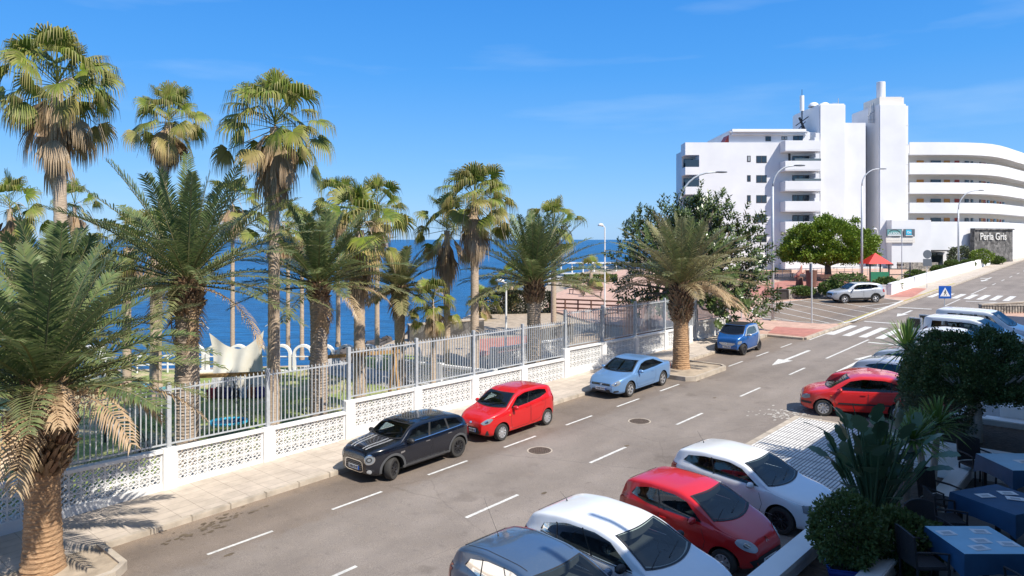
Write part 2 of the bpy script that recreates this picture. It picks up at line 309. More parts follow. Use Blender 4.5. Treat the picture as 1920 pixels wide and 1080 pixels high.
# ------------------------------------------------------------------ mesh builder
class MB:
    def __init__(s): s.v = []; s.f = []; s.m = []; s.dry = None
    def add(s, vs, fs, mi=0, dry=None):
        o = len(s.v); s.v += [tuple(x) for x in vs]
        s.f += [tuple(i+o for i in f) for f in fs]; s.m += [mi]*len(fs)
        if dry is not None or s.dry is not None:
            if s.dry is None: s.dry = [0]*o
            s.dry += (dry if isinstance(dry, list) else [dry or 0]*len(vs))
        return s
    def box(s, x0, x1, y0, y1, z0, z1, mi=0, T=None):
        vs = [Vector((x, y, z)) for x in (x0, x1) for y in (y0, y1) for z in (z0, z1)]
        if T is not None: vs = [T @ v for v in vs]
        return s.add(vs, [(0, 1, 3, 2), (4, 6, 7, 5), (0, 4, 5, 1), (2, 3, 7, 6), (0, 2, 6, 4), (1, 5, 7, 3)], mi)
    def beam(s, a, b, w_, h_, mi=0, up=Vector((0, 0, 1))):
        a, b = Vector(a), Vector(b); d = (b-a).normalized(); x = d.cross(up)
        x = x.normalized() if x.length > 1e-4 else Vector((1, 0, 0)); u = x.cross(d)
        vs = [p + x*i*w_/2 + u*j*h_/2 for p in (a, b) for i, j in ((-1, -1), (1, -1), (1, 1), (-1, 1))]
        return s.add(vs, [(0, 3, 2, 1), (4, 5, 6, 7), (0, 1, 5, 4), (1, 2, 6, 5), (2, 3, 7, 6), (3, 0, 4, 7)], mi)
    def tube(s, pts, rad, n=8, mi=0, caps=True):
        pts = [Vector(p) for p in pts]
        if not isinstance(rad, (list, tuple)): rad = [rad]*len(pts)
        vs = []; prev = None
        for i, p in enumerate(pts):
            d = (pts[min(i+1, len(pts)-1)]-pts[max(i-1, 0)]).normalized()
            if prev is None: x = d.orthogonal().normalized()
            else:
                x = prev - d*prev.dot(d); x = x.normalized() if x.length > 1e-5 else d.orthogonal().normalized()
            prev = x; y = d.cross(x)
            vs += [p + (x*cos(2*pi*k/n)+y*sin(2*pi*k/n))*rad[i] for k in range(n)]
        fs = [(i*n+k, i*n+(k+1) % n, (i+1)*n+(k+1) % n, (i+1)*n+k) for i in range(len(pts)-1) for k in range(n)]
        if caps: fs += [tuple(range(n-1, -1, -1)), tuple((len(pts)-1)*n+k for k in range(n))]
        return s.add(vs, fs, mi)
    def lathe(s, prof, n=16, c=(0, 0, 0), mi=0, axis='z'):
        vs = []
        for r, z in prof:
            for k in range(n):
                a = 2*pi*k/n
                v = (r*cos(a), r*sin(a), z) if axis == 'z' else (r*cos(a), z, r*sin(a))
                vs.append((v[0]+c[0], v[1]+c[1], v[2]+c[2]))
        fs = [(i*n+k, i*n+(k+1) % n, (i+1)*n+(k+1) % n, (i+1)*n+k) for i in range(len(prof)-1) for k in range(n)]
        return s.add(vs, fs, mi)
    def prism(s, poly, z0, z1, mi=0, T=None):
        """poly = list of (x,y); z0,z1 numbers or functions of (x,y)"""
        n = len(poly); f0 = z0 if callable(z0) else (lambda x, y: z0); f1 = z1 if callable(z1) else (lambda x, y: z1)
        vs = [Vector((x, y, f0(x, y))) for x, y in poly]+[Vector((x, y, f1(x, y))) for x, y in poly]
        if T is not None: vs = [T @ v for v in vs]
        return s.add(vs, [tuple(range(n-1, -1, -1)), tuple(range(n, 2*n))]+[(i, (i+1) % n, n+(i+1) % n, n+i) for i in range(n)], mi)
    def sheet(s, pts, mi=0): return s.add(pts, [tuple(range(len(pts)))], mi)
    def build(s, name, mats, parent=None, smooth=False, angle=None, bevel=0):
        me = bpy.data.meshes.new(name); me.from_pydata(s.v, [], s.f)
        if not isinstance(mats, (list, tuple)): mats = [mats]
        for x in mats: me.materials.append(M[x] if isinstance(x, str) else x)
        if len(mats) > 1: me.polygons.foreach_set('material_index', s.m)
        if s.dry is not None:
            at = me.attributes.new('dry', 'FLOAT', 'POINT'); at.data.foreach_set('value', s.dry)
        if smooth: me.polygons.foreach_set('use_smooth', [True]*len(s.f))
        me.update()
        if bevel:
            bm = bmesh.new(); bm.from_mesh(me)
            bmesh.ops.remove_doubles(bm, verts=bm.verts, dist=1e-5)
            es = [e for e in bm.edges if len(e.link_faces) == 2 and e.calc_face_angle(0) > .5]
            bmesh.ops.bevel(bm, geom=es, offset=bevel, segments=2, affect='EDGES', clamp_overlap=True)
            bm.to_mesh(me); bm.free()
        if angle: me.set_sharp_from_angle(angle=radians(angle))
        o = bpy.data.objects.new(name, me); COL.objects.link(o)
        if parent is not None: o.parent = parent
        return o
def tag(o, label, cat=None, group=None):
    o['label'] = label
    if cat: o['category'] = cat
    if group: o['group'] = group
    return o
def struct(o, kind='structure'): o['kind'] = kind; return o
def thing(name, label, cat, loc=(0, 0, 0), rz=0, group=None):
    o = bpy.data.objects.new(name, None); COL.objects.link(o); o.empty_display_size = .3
    o.location = loc; o.rotation_euler = (0, 0, rz); return tag(o, label, cat, group)
def kids(o): return [c for c in bpy.data.objects if c.parent is o]
def copy_tree(o, parent=None, KM=None):
    c = o.copy(); COL.objects.link(c)
    if parent is not None: c.parent = parent
    for ch in kids(o): copy_tree(ch, c)
    return c
def dup(root, loc, rz, label, scale=1.0, group=None):
    c = copy_tree(root); c.location = loc; c.rotation_euler = (0, 0, rz); c.scale = (scale,)*3; c['label'] = label
    if group: c['group'] = group
    return c
def text_mesh(txt, size, mat_, name, parent=None, T=None, ext=.004, align='CENTER', shear=0, bold=0):
    cu = bpy.data.curves.new('txt', 'FONT'); cu.body = txt; cu.size = size; cu.align_x = align; cu.align_y = 'CENTER'; cu.extrude = ext; cu.shear = shear
    cu.offset = bold
    o = bpy.data.objects.new('txt', cu); COL.objects.link(o)
    me = bpy.data.meshes.new_from_object(o.evaluated_get(bpy.context.evaluated_depsgraph_get()))
    bpy.data.objects.remove(o); bpy.data.curves.remove(cu)
    me.name = name; me.materials.clear(); me.materials.append(M[mat_])
    if T is not None: me.transform(T)
    ob = bpy.data.objects.new(name, me); COL.objects.link(ob)
    if parent is not None: ob.parent = parent
    return ob
# ------------------------------------------------------------------ the ground, the sea, the street
def clip_s(poly, keep_below, smax=SMAX):
    out = []
    S = lambda p: p[0]*ST+p[1]*CT
    for i, p in enumerate(poly):
        q = poly[(i+1) % len(poly)]; a, b = S(p)-smax, S(q)-smax
        ina, inb = (a <= 0) == keep_below, (b <= 0) == keep_below
        if ina: out.append(p)
        if ina != inb:
            k = a/(a-b); out.append((p[0]+(q[0]-p[0])*k, p[1]+(q[1]-p[1])*k))
    return out
def ground_sheet(name, poly, h, m, thick=None, kind='structure'):
    mb = MB()
    for kb in (True, False):
        pl = clip_s(poly, kb)
        if len(pl) < 3: continue
        if thick: mb.prism(pl, (lambda x, y: zg(x, y)+h-thick), (lambda x, y: zg(x, y)+h))
        else: mb.sheet([(x, y, zg(x, y)+h) for x, y in pl])
    return struct(mb.build(name, m), kind)
def xy(*pts): return [(p[0], p[1]) for p in pts]
shore = [(-70, 37.5), (-30, 37.8), (-8.5, 38.2)] + [tuple(G(a, b).xy) for a, b in ((700, 655), (760, 628), (850, 605), (930, 566), (1000, 546), (1060, 521), (1130, 500), (1190, 489))] + [(30, 150), (60, 260)]
land = shore + [(230, 260), (230, -60), (-70, -60)]
lb = MB()
for kb in (True, False):
    pl = clip_s(land, kb); lb.prism(pl, (lambda x, y: -9.0), (lambda x, y: zg(x, y)-.012))
struct(lb.build('ground', 'dirt'))
sea = MB(); ring = []
NX = 24
for j, y in enumerate([-200, 0, 30, 60, 120, 240, 600, 1500, 5000, 15000, 45000]):
    for i in range(NX+1): ring.append(((i/NX-.5)*2*(400+abs(y)*1.6), y, -6.2))
sea.add(ring, [(j*(NX+1)+i, j*(NX+1)+i+1, (j+1)*(NX+1)+i+1, (j+1)*(NX+1)+i) for j in range(10) for i in range(NX)])
struct(sea.build('sea', 'sea'))

R_R, R_C, R_P, R_K, R_W = 9.8, 12.84, 15.9, 18.0, 20.4   # right edge, centre, bay line, kerb, wall
def st_poly(pts): return xy(*[W(s, t) for s, t in pts])
ground_sheet('road', st_poly([(-30, R_K), (150, R_K), (150, 3.9), (-30, 3.9)]), 0.0, 'asphalt')
# left pavement with kerb (kerb top .13)
KH = .13
pav = MB()
def slab(mb, pts, h0, h1, mi=0):
    n = len(pts); lo = [W(s, t, h0) for s, t in pts]; hi = [W(s, t, h1) for s, t in pts]
    mb.add(lo+hi, [tuple(range(n-1, -1, -1)), tuple(range(n, 2*n))]+[(i, (i+1) % n, n+(i+1) % n, n+i) for i in range(n)], mi)
slab(pav, [(-30, R_K+.16), (43.4, R_K+.16), (43.4, 20.8), (-30, 20.8)], -.1, KH)
struct(pav.build('pavement', 'pavement'))
kb_ = MB(); rnd = random.Random(3)
def kerb_run(mb, s0, s1, t0, t1, step=1.0):
    s = s0
    while s < s1-.05:
        e = min(s+step, s1); slab(mb, [(s+.006, t0), (e-.006, t0), (e-.006, t1), (s+.006, t1)], -.1, KH+.004+rnd.uniform(-.004, .004)); s = e
kerb_run(kb_, -30, 43.4, R_K, R_K+.16)
kerb_run(kb_, 43.4, 150, 15.67, 15.83)
for (a, b) in ((15.83, 16.5), (16.5, 17.2), (17.2, 18.0)): slab(kb_, [(43.25, a), (43.4, a), (43.4, b-.01), (43.25, b-.01)], -.1, KH+.003)
struct(kb_.build('kerb', 'kerb', bevel=.015))
# pavement and plaza past the end of the wall
plaza = st_poly([(43.4, 15.83), (73, 15.83), (73, 20.0)]) + [tuple(A(1700, 500, 96).xy), tuple(A(1560, 500, 99).xy), tuple(A(1280, 500, 99).xy), tuple(G(1190, 500).xy), tuple(G(1100, 530).xy), tuple(G(1040, 553).xy), tuple(G(1020, 580).xy), tuple(G(1120, 610).xy), tuple(G(1240, 618).xy)] + st_poly([(43.4, 20.8)])
ground_sheet('plaza_paving', plaza, KH, 'pink_paving', .3)
ground_sheet('upper_pavement', st_poly([(73, 15.83), (150, 15.83), (150, 21), (73, 21)]), KH+.001, 'pavement', .3)
redp = MB(); 
redp.sheet([G(x, y, KH+.012) for x, y in ((1668, 556), (1703, 539), (1738, 541), (1710, 557))]); redp.sheet([G(x, y, KH+.012) for x, y in ((1455, 612), (1545, 618), (1508, 631), (1440, 624))])
redp.sheet([G(x, y, KH+.012) for x, y in ((1372, 545), (1545, 512), (1640, 525), (1560, 545), (1475, 552), (1400, 562))])
redp.sheet([G(x, y, .02) for x, y in ((900, 668), (1010, 650), (1010, 628), (890, 636))])
redp.sheet([G(x, y, .02) for x, y in ((1040, 570), (1180, 560), (1230, 540), (1070, 552))])
struct(redp.build('red_paving', 'red_paving'))
lot = [G(x, y, KH+.008) for x, y in ((1411, 585), (1412, 580), (1420, 574.5), (1440, 570), (1500, 563), (1553, 557), (1640, 556), (1668, 561), (1693, 564), (1600, 602), (1580, 606), (1540, 606.5), (1480, 602), (1433, 597), (1418, 591))]
lt = MB(); lt.sheet(lot); struct(lt.build('hatched_parking', M['asphalt']))
hl = MB()
def strip(mb, a, b, w_, h=.0, n=1):
    a, b = Vector(a), Vector(b); d = (b-a); nn = Vector((-d.y, d.x, 0)).normalized()*w_/2
    mb.sheet([a-nn+Vector((0, 0, h)), b-nn+Vector((0, 0, h)), b+nn+Vector((0, 0, h)), a+nn+Vector((0, 0, h))])
for i in range(len(lot)): strip(hl, lot[i], lot[(i+1) % len(lot)], .14 if not 8 <= i <= 9 else .22, .010)
for a, b in (((1420, 577), (1555, 606)), ((1440, 570), (1588, 604.5)), ((1472, 566.5), (1612, 596)), ((1500, 563), (1636, 588)), ((1530, 560), (1655, 581)), ((1416, 589), (1500, 604)),
             ((1610, 575), (1690, 566)), ((1640, 580), (1680, 571))):
    strip(hl, G(*a, KH+.008), G(*b, KH+.008), .11, .006)
struct(hl.build('parking_lines', 'line'))
yl = MB()
for s in range(50, 86, 1): 
    p = [W(s, 15.88, KH+.016), W(s+.98, 15.88, KH+.016), W(s+.98, 16.04, KH+.016), W(s, 16.04, KH+.016)]; yl.sheet(p)
struct(yl.build('yellow_kerb_line', 'yellow_line'))

# road markings
mk = MB(); H1 = .005
def rect_st(s0, s1, t0, t1, mb=mk, h=H1): mb.sheet([W(s0, t0, h), W(s1, t0, h), W(s1, t1, h), W(s0, t1, h)])
for k in range(-3, 5):
    s0 = 12.5+5.22*k; rect_st(s0, s0+1.95, R_C-.05, R_C+.05)
rect_st(38.3, 45.5, R_C-.06, R_C+.05)
for k in range(-3, 11): rect_st(7.4+3.27*k, 9.0+3.27*k, R_P-.045, R_P+.045)
rect_st(43.5, 47.5, 15.5, 15.6)
for S0, S1 in ((46.2, 50.8), (71.7, 76.0)):
    for k in range(7): rect_st(S0, S1, 15.25-k*.93-.23, 15.25-k*.93+.23)
rect_st(53.1, 53.4, 13.3, 15.3); rect_st(62.6, 62.95, 13.2, 15.6); rect_st(69.8, 70.1, 9.6, 12.2); rect_st(44.4, 44.7, 10.0, 12.6)
rect_st(65.4, 71.3, R_C-.05, R_C+.05); rect_st(76.0, 83.7, R_C-.05, R_C+.05)
for k in range(8): rect_st(87+k*5.5, 89+k*5.5, R_C-.05, R_C+.05)
def arrow(s_tail, s_head, t):
    d = 1 if s_head > s_tail else -1
    rect_st(s_tail, s_head-d*1.7, t-.09, t+.09); mk.sheet([W(s_head, t, H1), W(s_head-d*1.75, t-.38, H1), W(s_head-d*1.75, t+.38, H1)])
arrow(40.1, 35.0, 14.33); arrow(35.3, 40.6, 11.3); arrow(61.2, 57.0, 14.2); arrow(97, 91, 14.4)
rect_st(95, 95.5, 14.4, 15.2)
struct(mk.build('road_marking', 'line'))
# manholes and stains
def disc(mb, c, r, n=28, jit=0, rr=None, sy=1.0):
    vs = []
    for k in range(n):
        a = 2*pi*k/n; q = r*(1+(rr.uniform(-jit, jit) if rr else 0))
        x, y = c.x+q*cos(a)*ST - q*sy*sin(a)*CT, c.y+q*cos(a)*CT+q*sy*sin(a)*ST
        vs.append((x, y, zg(x, y)+c.z))
    mb.sheet(vs)
for px, py, lab in ((1012, 845, 'rusty round manhole cover nearest the dark hatchback'), (1199, 790, 'round iron manhole cover farther up the road by the red hatchback')):
    c = G(px, py); ca = Vector((c.x, c.y, 0))
    t_ = thing('manhole_cover', lab, 'manhole cover', c); 
    m1 = MB(); a1 = []
    for k in range(32): a1.append((.36*cos(k*pi/16), .36*sin(k*pi/16), 0))
    m1.prism([(x, y) for x, y, _ in a1], (lambda x, y: -.02+GR*(x*ST+y*CT)), (lambda x, y: .008+GR*(x*ST+y*CT)))
    for i in range(-4, 5):
        for j in range(-4, 5):
            if i*i+j*j < 18: m1.box(i*.07-.02, i*.07+.02, j*.07-.02, j*.07+.02, .0, .016+GR*(i*.07*ST+j*.07*CT))
    m1.build('cover_plate', 'iron', t_)
    m2 = MB(); ro = 20
    vs = []
    for k in range(32):
        for r_ in (.365, .41): vs.append((r_*cos(k*pi/16), r_*sin(k*pi/16), .006+GR*r_*(cos(k*pi/16)*ST+sin(k*pi/16)*CT)))
    m2.add(vs, [(2*k, 2*k+1, (2*k+3) % 64, (2*k+2) % 64) for k in range(32)]); m2.build('frame_ring', 'kerb', t_)
sn = MB(); rr = random.Random(11)
def blob(px, py, r, sy, n=26, h=.0055, mb=None):
    c = G(px, py); disc(mb or sn, Vector((c.x, c.y, h)), r, n, .22, rr, sy)
for i in range(70):
    u = rr.gauss(0, 1); v = rr.gauss(0, .6); blob(400+u*36, 984-u*14+v*9, rr.uniform(.015, .085), .6, 12, .0050+i*.00012)
for i in range(16): blob(300+i*16+rr.uniform(-6, 6), 985-i*7+rr.uniform(-10, 20), rr.uniform(.02, .07), .7, 9, .0054+i*.0001)
for x, y in ((1340, 746), (1438, 855), (1452, 812), (1020, 925), (1175, 836), (430, 1040), (1310, 715)): blob(x, y, .12, .5, 14)
struct(sn.build('oil_stains', 'stain'), 'structure')
wt_ = MB()
for i in range(150): blob(1482+rr.gauss(0, 26), 776+rr.gauss(0, 6), rr.uniform(.012, .09), .6, 9, .0050+i*.00006, mb=wt_)
struct(wt_.build('spilt_white_powder', 'dust'), 'structure')

# planters in the kerb line (two bulb-outs)
def bulb(name, s0, s1, t0, t1, lab, kh=.2):
    b = thing(name, lab, 'kerb planter', W((s0+s1)/2, (t0+t1)/2))
    o = W((s0+s1)/2, (t0+t1)/2); 
    m1 = MB()
    def sl(pts, h0, h1):
        n = len(pts); lo = [W(s, t, h0)-o for s, t in pts]; hi = [W(s, t, h1)-o for s, t in pts]
        m1.add(lo+hi, [tuple(range(n-1, -1, -1)), tuple(range(n, 2*n))]+[(i, (i+1) % n, n+(i+1) % n, n+i) for i in range(n)])
    c = .35
    sl([(s0, t1), (s0, t0+c), (s0+.14, t0+c+.04), (s0+.14, t1)], -.1, kh)
    sl([(s0, t0+c), (s0+c, t0), (s0+c+.04, t0+.14), (s0+.14, t0+c+.04)], -.1, kh)
    sl([(s0+c, t0), (s1-c, t0), (s1-c-.04, t0+.14), (s0+c+.04, t0+.14)], -.1, kh)
    sl([(s1-c, t0), (s1, t0+c), (s1-.14, t0+c+.04), (s1-c-.04, t0+.14)], -.1, kh)
    sl([(s1, t0+c), (s1, t1), (s1-.14, t1), (s1-.14, t0+c+.04)], -.1, kh)
    m1.build('kerb_stones', 'kerb', b)
    m2 = MB(); pts = [(s0+.14, t1), (s0+.14, t0+c+.04), (s0+c+.04, t0+.14), (s1-c-.04, t0+.14), (s1-.14, t0+c+.04), (s1-.14, t1)]
    n = len(pts); m2.add([W(s, t, -.1)-o for s, t in pts]+[W(s, t, kh-.05)-o for s, t in pts], [tuple(range(n, 2*n))]+[(i, (i+1) % n, n+(i+1) % n, n+i) for i in range(n)])
    m2.build('soil_bed', 'dirt', b)
bulb('kerb_planter', -2.2, 5.95, 16.2, 17.99, 'bare earth kerb planter under the nearest big palm at lower left')
bulb('kerb_planter', 29.3, 33.0, 15.6, 17.99, 'low kerb planter of dry earth between the pale blue coupe and tiny blue car')

# lawn
lawn = st_poly([(-30, 20.8), (27, 20.8)]) + xy(G(930, 706), G(800, 668), G(700, 660)) + [(-8.6, 37.7), (-30, 37.3), (-69, 37.1)]
ground_sheet('lawn', lawn, .006, 'grass')
pth = [G(x, y, .012) for x, y in ((560, 690), (700, 720), (860, 760), (880, 735), (740, 700), (620, 672))]
pm = MB(); pm.sheet(pth); pm.sheet([W(s, t, .014) for s, t in ((-5, 20.8), (42, 20.8), (42, 22.1), (-5, 22.1))]); struct(pm.build('garden_path', 'shoreconcrete'))
# grass tufts: one stuff object
tb = MB(); rg = random.Random(5)
for i in range(5200):
    s, t = rg.uniform(-2, 26), rg.uniform(22.2, 35)
    p = W(s, t)
    if p.y > 37 or p.y < 8: continue
    if sin(p.x*1.3+sin(p.y*.7)*2)+sin(p.y*1.1+p.x*.6) < -.1: continue
    for k in range(3):
        a = rg.uniform(0, 6.28); l = rg.uniform(.04, .12); dx, dy = cos(a), sin(a); q = p+Vector((rg.uniform(-.15, .15), rg.uniform(-.15, .15), 0))
        tb.add([(q.x-dy*.018, q.y+dx*.018, q.z), (q.x+dy*.018, q.y-dx*.018, q.z), (q.x+dx*l*.6, q.y+dy*l*.6, q.z+l)], [(0, 1, 2)], 0, rg.choice([0, 0, .2, .5]))
g_ = tb.build('grass', 'shrub_leaf'); struct(g_, 'stuff'); g_['label'] = 'short tufts of grass over the garden lawn'
# shore rocks
rk = MB(); rg = random.Random(8)
for i in range(150):
    k = rg.random()
    px = 640+k*420; 
    b = Vector(G(px, 648-k*95-rg.uniform(-4, 10)).xy.to_3d())
    b.y += rg.uniform(-1, 9); b.x += rg.uniform(-4, 1); r = rg.uniform(.5, 1.8); z = rg.uniform(-6.3, -.6) if b.y > 40 else -3
    vs = []; n = 7
    for j in range(5):
        ph = -pi/2+pi*j/4
        for q in range(n):
            a = 2*pi*q/n+j; f = rg.uniform(.7, 1.15); vs.append((b.x+r*f*cos(ph)*cos(a), b.y+r*f*cos(ph)*sin(a), z+r*.7*f*sin(ph)))
    rk.add(vs, [(j*n+q, j*n+(q+1) % n, (j+1)*n+(q+1) % n, (j+1)*n+q) for j in range(4) for q in range(n)])
o = struct(rk.build('shore_rocks', 'rock'), 'stuff'); o['label'] = 'dark volcanic boulders along the shore behind the garden palms'
# ------------------------------------------------------------------ breeze-block wall and railing along the pavement
BS = .28
def block_geo(mb, o, ux, uz, n, b=BS, th=.09):
    """one pierced block: square frame plus four pointed petals, in plane (ux,uz) from corner o, thickness along n"""
    fr = .019
    def pr(pts):
        k = len(pts); lo = [o+ux*x+uz*z for x, z in pts]; hi = [p+n*th for p in lo]
        mb.add(lo+hi, [tuple(range(k-1, -1, -1)), tuple(range(k, 2*k))]+[(i, (i+1) % k, k+(i+1) % k, k+i) for i in range(k)])
    pr([(0, 0), (b, 0), (b-fr, fr), (fr, fr)]); pr([(b, 0), (b, b), (b-fr, b-fr), (b-fr, fr)])
    pr([(b, b), (0, b), (fr, b-fr), (b-fr, b-fr)]); pr([(0, b), (0, 0), (fr, fr), (fr, b-fr)])
    h = b/2; q = .008
    for cx, cz, a0 in ((0, 0, 0), (b, 0, 90), (b, b, 180), (0, b, 270)):
        r0, r1 = h*.70, h*.70+.018
        A_ = [radians(a0+90*k/4) for k in range(5)]
        for k in range(4): pr([(cx+r0*cos(A_[k]), cz+r0*sin(A_[k])), (cx+r1*cos(A_[k]), cz+r1*sin(A_[k])), (cx+r1*cos(A_[k+1]), cz+r1*sin(A_[k+1])), (cx+r0*cos(A_[k+1]), cz+r0*sin(A_[k+1]))])
    for (x0, z0, x1, z1) in ((fr, fr, b-fr, b-fr), (b-fr, fr, fr, b-fr)):
        d = Vector((x1-x0, z1-z0)).normalized(); nn = Vector((-d.y, d.x))*q
        pr([(x0-nn.x, z0-nn.y), (x1-nn.x, z1-nn.y), (x1+nn.x, z1+nn.y), (x0+nn.x, z0+nn.y)])
ground0 = lambda s: GR*s+KH
P_S = [8.45+2.985*k for k in range(-5, 10)]+[38.12]
def cap_level(s):   # stepped every few bays, level between steps
    return 1.5 if s < 14.42 else (1.83 if s < 26.36 else 2.24)
wall = thing('breeze_block_wall', 'long white breeze block garden wall beside the pavement', 'wall', W(8.45, R_W))
fence = thing('railing_fence', 'long galvanised bar railing on top of the white breeze block wall', 'fence', W(8.45, R_W, 1))
OW, OF = Vector(wall.location), Vector(fence.location)
du = Vector((ST, CT, 0)); dn = Vector((-CT, ST, 0)); Z1 = Vector((0, 0, 1))
def pt(s, t, z): return Vector((s*ST-t*CT, s*CT+t*ST, z))
def vbox(mb, o, s0, s1, t0, t1, z0, z1):
    """z0,z1 absolute, may be pairs (at s0, at s1)"""
    a0, b0 = z0 if isinstance(z0, tuple) else (z0, z0); a1, b1 = z1 if isinstance(z1, tuple) else (z1, z1)
    vs = [pt(s0, t0, a0), pt(s0, t1, a0), pt(s1, t1, b0), pt(s1, t0, b0), pt(s0, t0, a1), pt(s0, t1, a1), pt(s1, t1, b1), pt(s1, t0, b1)]
    mb.add([v-o for v in vs], [(0, 1, 2, 3), (4, 7, 6, 5), (0, 4, 5, 1), (1, 5, 6, 2), (2, 6, 7, 3), (3, 7, 4, 0)])
def bars(mb, o, s0, s1, z0, z1, t=R_W+.11, step=.125, r=.013, spike=.0):
    n = int(round((s1-s0)/step))
    for k in range(1, n):
        s = s0+(s1-s0)*k/n; vbox(mb, o, s-r, s+r, t-r, t+r, z0, z1)
        if spike:
            c = pt(s, t, z1)-o; mb.add([c+du*-.02+dn*0, c+du*.02, c+Vector((0, 0, spike)), c+dn*.02], [(0, 1, 2), (1, 3, 2), (3, 0, 2)])
SEG_END = 33.0
for i, s in enumerate(P_S):
    if s > 38.5: break
    zc = max(cap_level(s-.3), cap_level(s+.3))
    m = MB(); vbox(m, OW, s-.19, s+.19, R_W-.03, R_W+.25, ground0(s)-.25, zc+.02); m.build('pillar', 'white', wall, bevel=.012)
    m = MB(); zt = zc+1.82
    vbox(m, OF, s-.06, s+.06, R_W+.05, R_W+.17, zc+.02, zt); m.build('post', 'galv', fence, bevel=.008)
    if i+1 < len(P_S) and P_S[i+1] < 38.5:
        s1 = P_S[i+1]; a, b = s+.19, s1-.19; z = cap_level((s+s1)/2)
        m = MB(); vbox(m, OW, a, b, R_W-.01, R_W+.23, z-.10, z); m.build('coping', 'white', wall, bevel=.008)
        m = MB(); vbox(m, OW, a, b, R_W+.02, R_W+.2, (ground0(a)-.25, ground0(b)-.25), z-.10-3*BS); m.build('plinth', 'white', wall)
        m = MB(); nb = int((b-a)/BS); x0 = (a+b)/2-nb*BS/2
        for c in range(nb):
            for r in range(3): block_geo(m, pt(x0+c*BS, R_W+.06, z-.10-(3-r)*BS)-OW, du, Z1, dn)
        vbox(m, OW, a, x0, R_W+.05, R_W+.16, z-.10-3*BS, z-.10); vbox(m, OW, x0+nb*BS, b, R_W+.05, R_W+.16, z-.10-3*BS, z-.10)
        m.build('pierced_panel', 'white', wall)
        m = MB(); a, b = s+.05, s1-.05
        vbox(m, OF, a, b, R_W+.09, R_W+.13, z+.10, z+.14); vbox(m, OF, a, b, R_W+.09, R_W+.13, z+1.60, z+1.64)
        bars(m, OF, a, b, z+.12, z+1.70, step=.135, r=.0145, spike=.05); m.build('bar_panel', 'galv', fence)
# last stretch: gate, wall and railing up to the corner
zc = 2.46
for a, b in ((39.0, 41.2), (41.2, 43.4)):
    m = MB(); vbox(m, OW, b-.3 if b > 42 else b-.15, b, R_W-.03, R_W+.25, ground0(a)-.2, zc+.03); m.build('pillar', 'white', wall)
    m = MB(); vbox(m, OW, a, b-.31 if b > 42 else b-.16, R_W-.01, R_W+.23, zc-.1, zc); m.build('coping', 'white', wall)
    m = MB(); vbox(m, OW, a, b-.3, R_W+.02, R_W+.2, ground0(a)-.2, zc-.1-3*BS); m.build('plinth', 'white', wall)
    m = MB()
    for c in range(6):
        for r in range(3): block_geo(m, pt(a+.05+c*BS, R_W+.06, zc-.10-(3-r)*BS)-OW, du, Z1, dn)
    m.build('pierced_panel', 'white', wall)
    m = MB(); vbox(m, OF, a, b, R_W+.09, R_W+.13, zc+.1, zc+.14); vbox(m, OF, a, b, R_W+.09, R_W+.13, zc+1.5, zc+1.54)
    bars(m, OF, a, b, zc+.05, zc+1.62, step=.11, spike=.05); m.build('bar_panel', 'galv', fence)
gate = thing('metal_gate', 'tall galvanised bar gate in the white wall behind the kerbside palm', 'gate', W(38.6, R_W)); OG = Vector(gate.location)
for s in (38.36, 38.93):
    m = MB(); vbox(m, OG, s-.06, s+.06, R_W+.05, R_W+.17, ground0(s)-.05, ground0(s)+2.9); m.build('post', 'galv', gate)
m = MB(); vbox(m, OG, 38.42, 38.87, R_W+.09, R_W+.13, ground0(38)+.15, ground0(38)+.2); vbox(m, OG, 38.42, 38.87, R_W+.09, R_W+.13, ground0(38)+2.5, ground0(38)+2.55)
bars(m, OG, 38.40, 38.89, ground0(38)+.15, ground0(38)+2.62, step=.085); m.build('bar_panel', 'galv', gate)
nb_ = thing('notice_board', 'brown framed notice board with a white poster fixed to the railing near the corner', 'notice board', W(41.9, R_W, 1.35)); ON = Vector(nb_.location)
m = MB()
z0 = zc+.12
for (a, b, c, d) in ((41.3, 41.4, z0, z0+1.0), (42.5, 42.6, z0, z0+1.0), (41.4, 42.5, z0, z0+.1), (41.4, 42.5, z0+.9, z0+1.0)): vbox(m, ON, a, b, R_W-.02, R_W+.06, c, d)
m.build('frame', 'rust', nb_)
m = MB(); vbox(m, ON, 41.2, 42.7, R_W-.12, R_W+.12, z0+1.0, z0+1.12); vbox(m, ON, 41.4, 42.5, R_W-.06, R_W+.12, z0+1.12, z0+1.25); m.build('little_roof', 'rust', nb_)
m = MB(); vbox(m, ON, 41.42, 42.48, R_W+.0, R_W+.03, z0+.12, z0+.88); m.build('poster', 'paper', nb_)
m = MB()
for k in range(5): vbox(m, ON, 41.55, 42.35-.1*(k % 2), R_W-.004, R_W-.001, z0+.2+k*.12, z0+.25+k*.12)
m.build('printed_lines', 'sign_back', nb_)
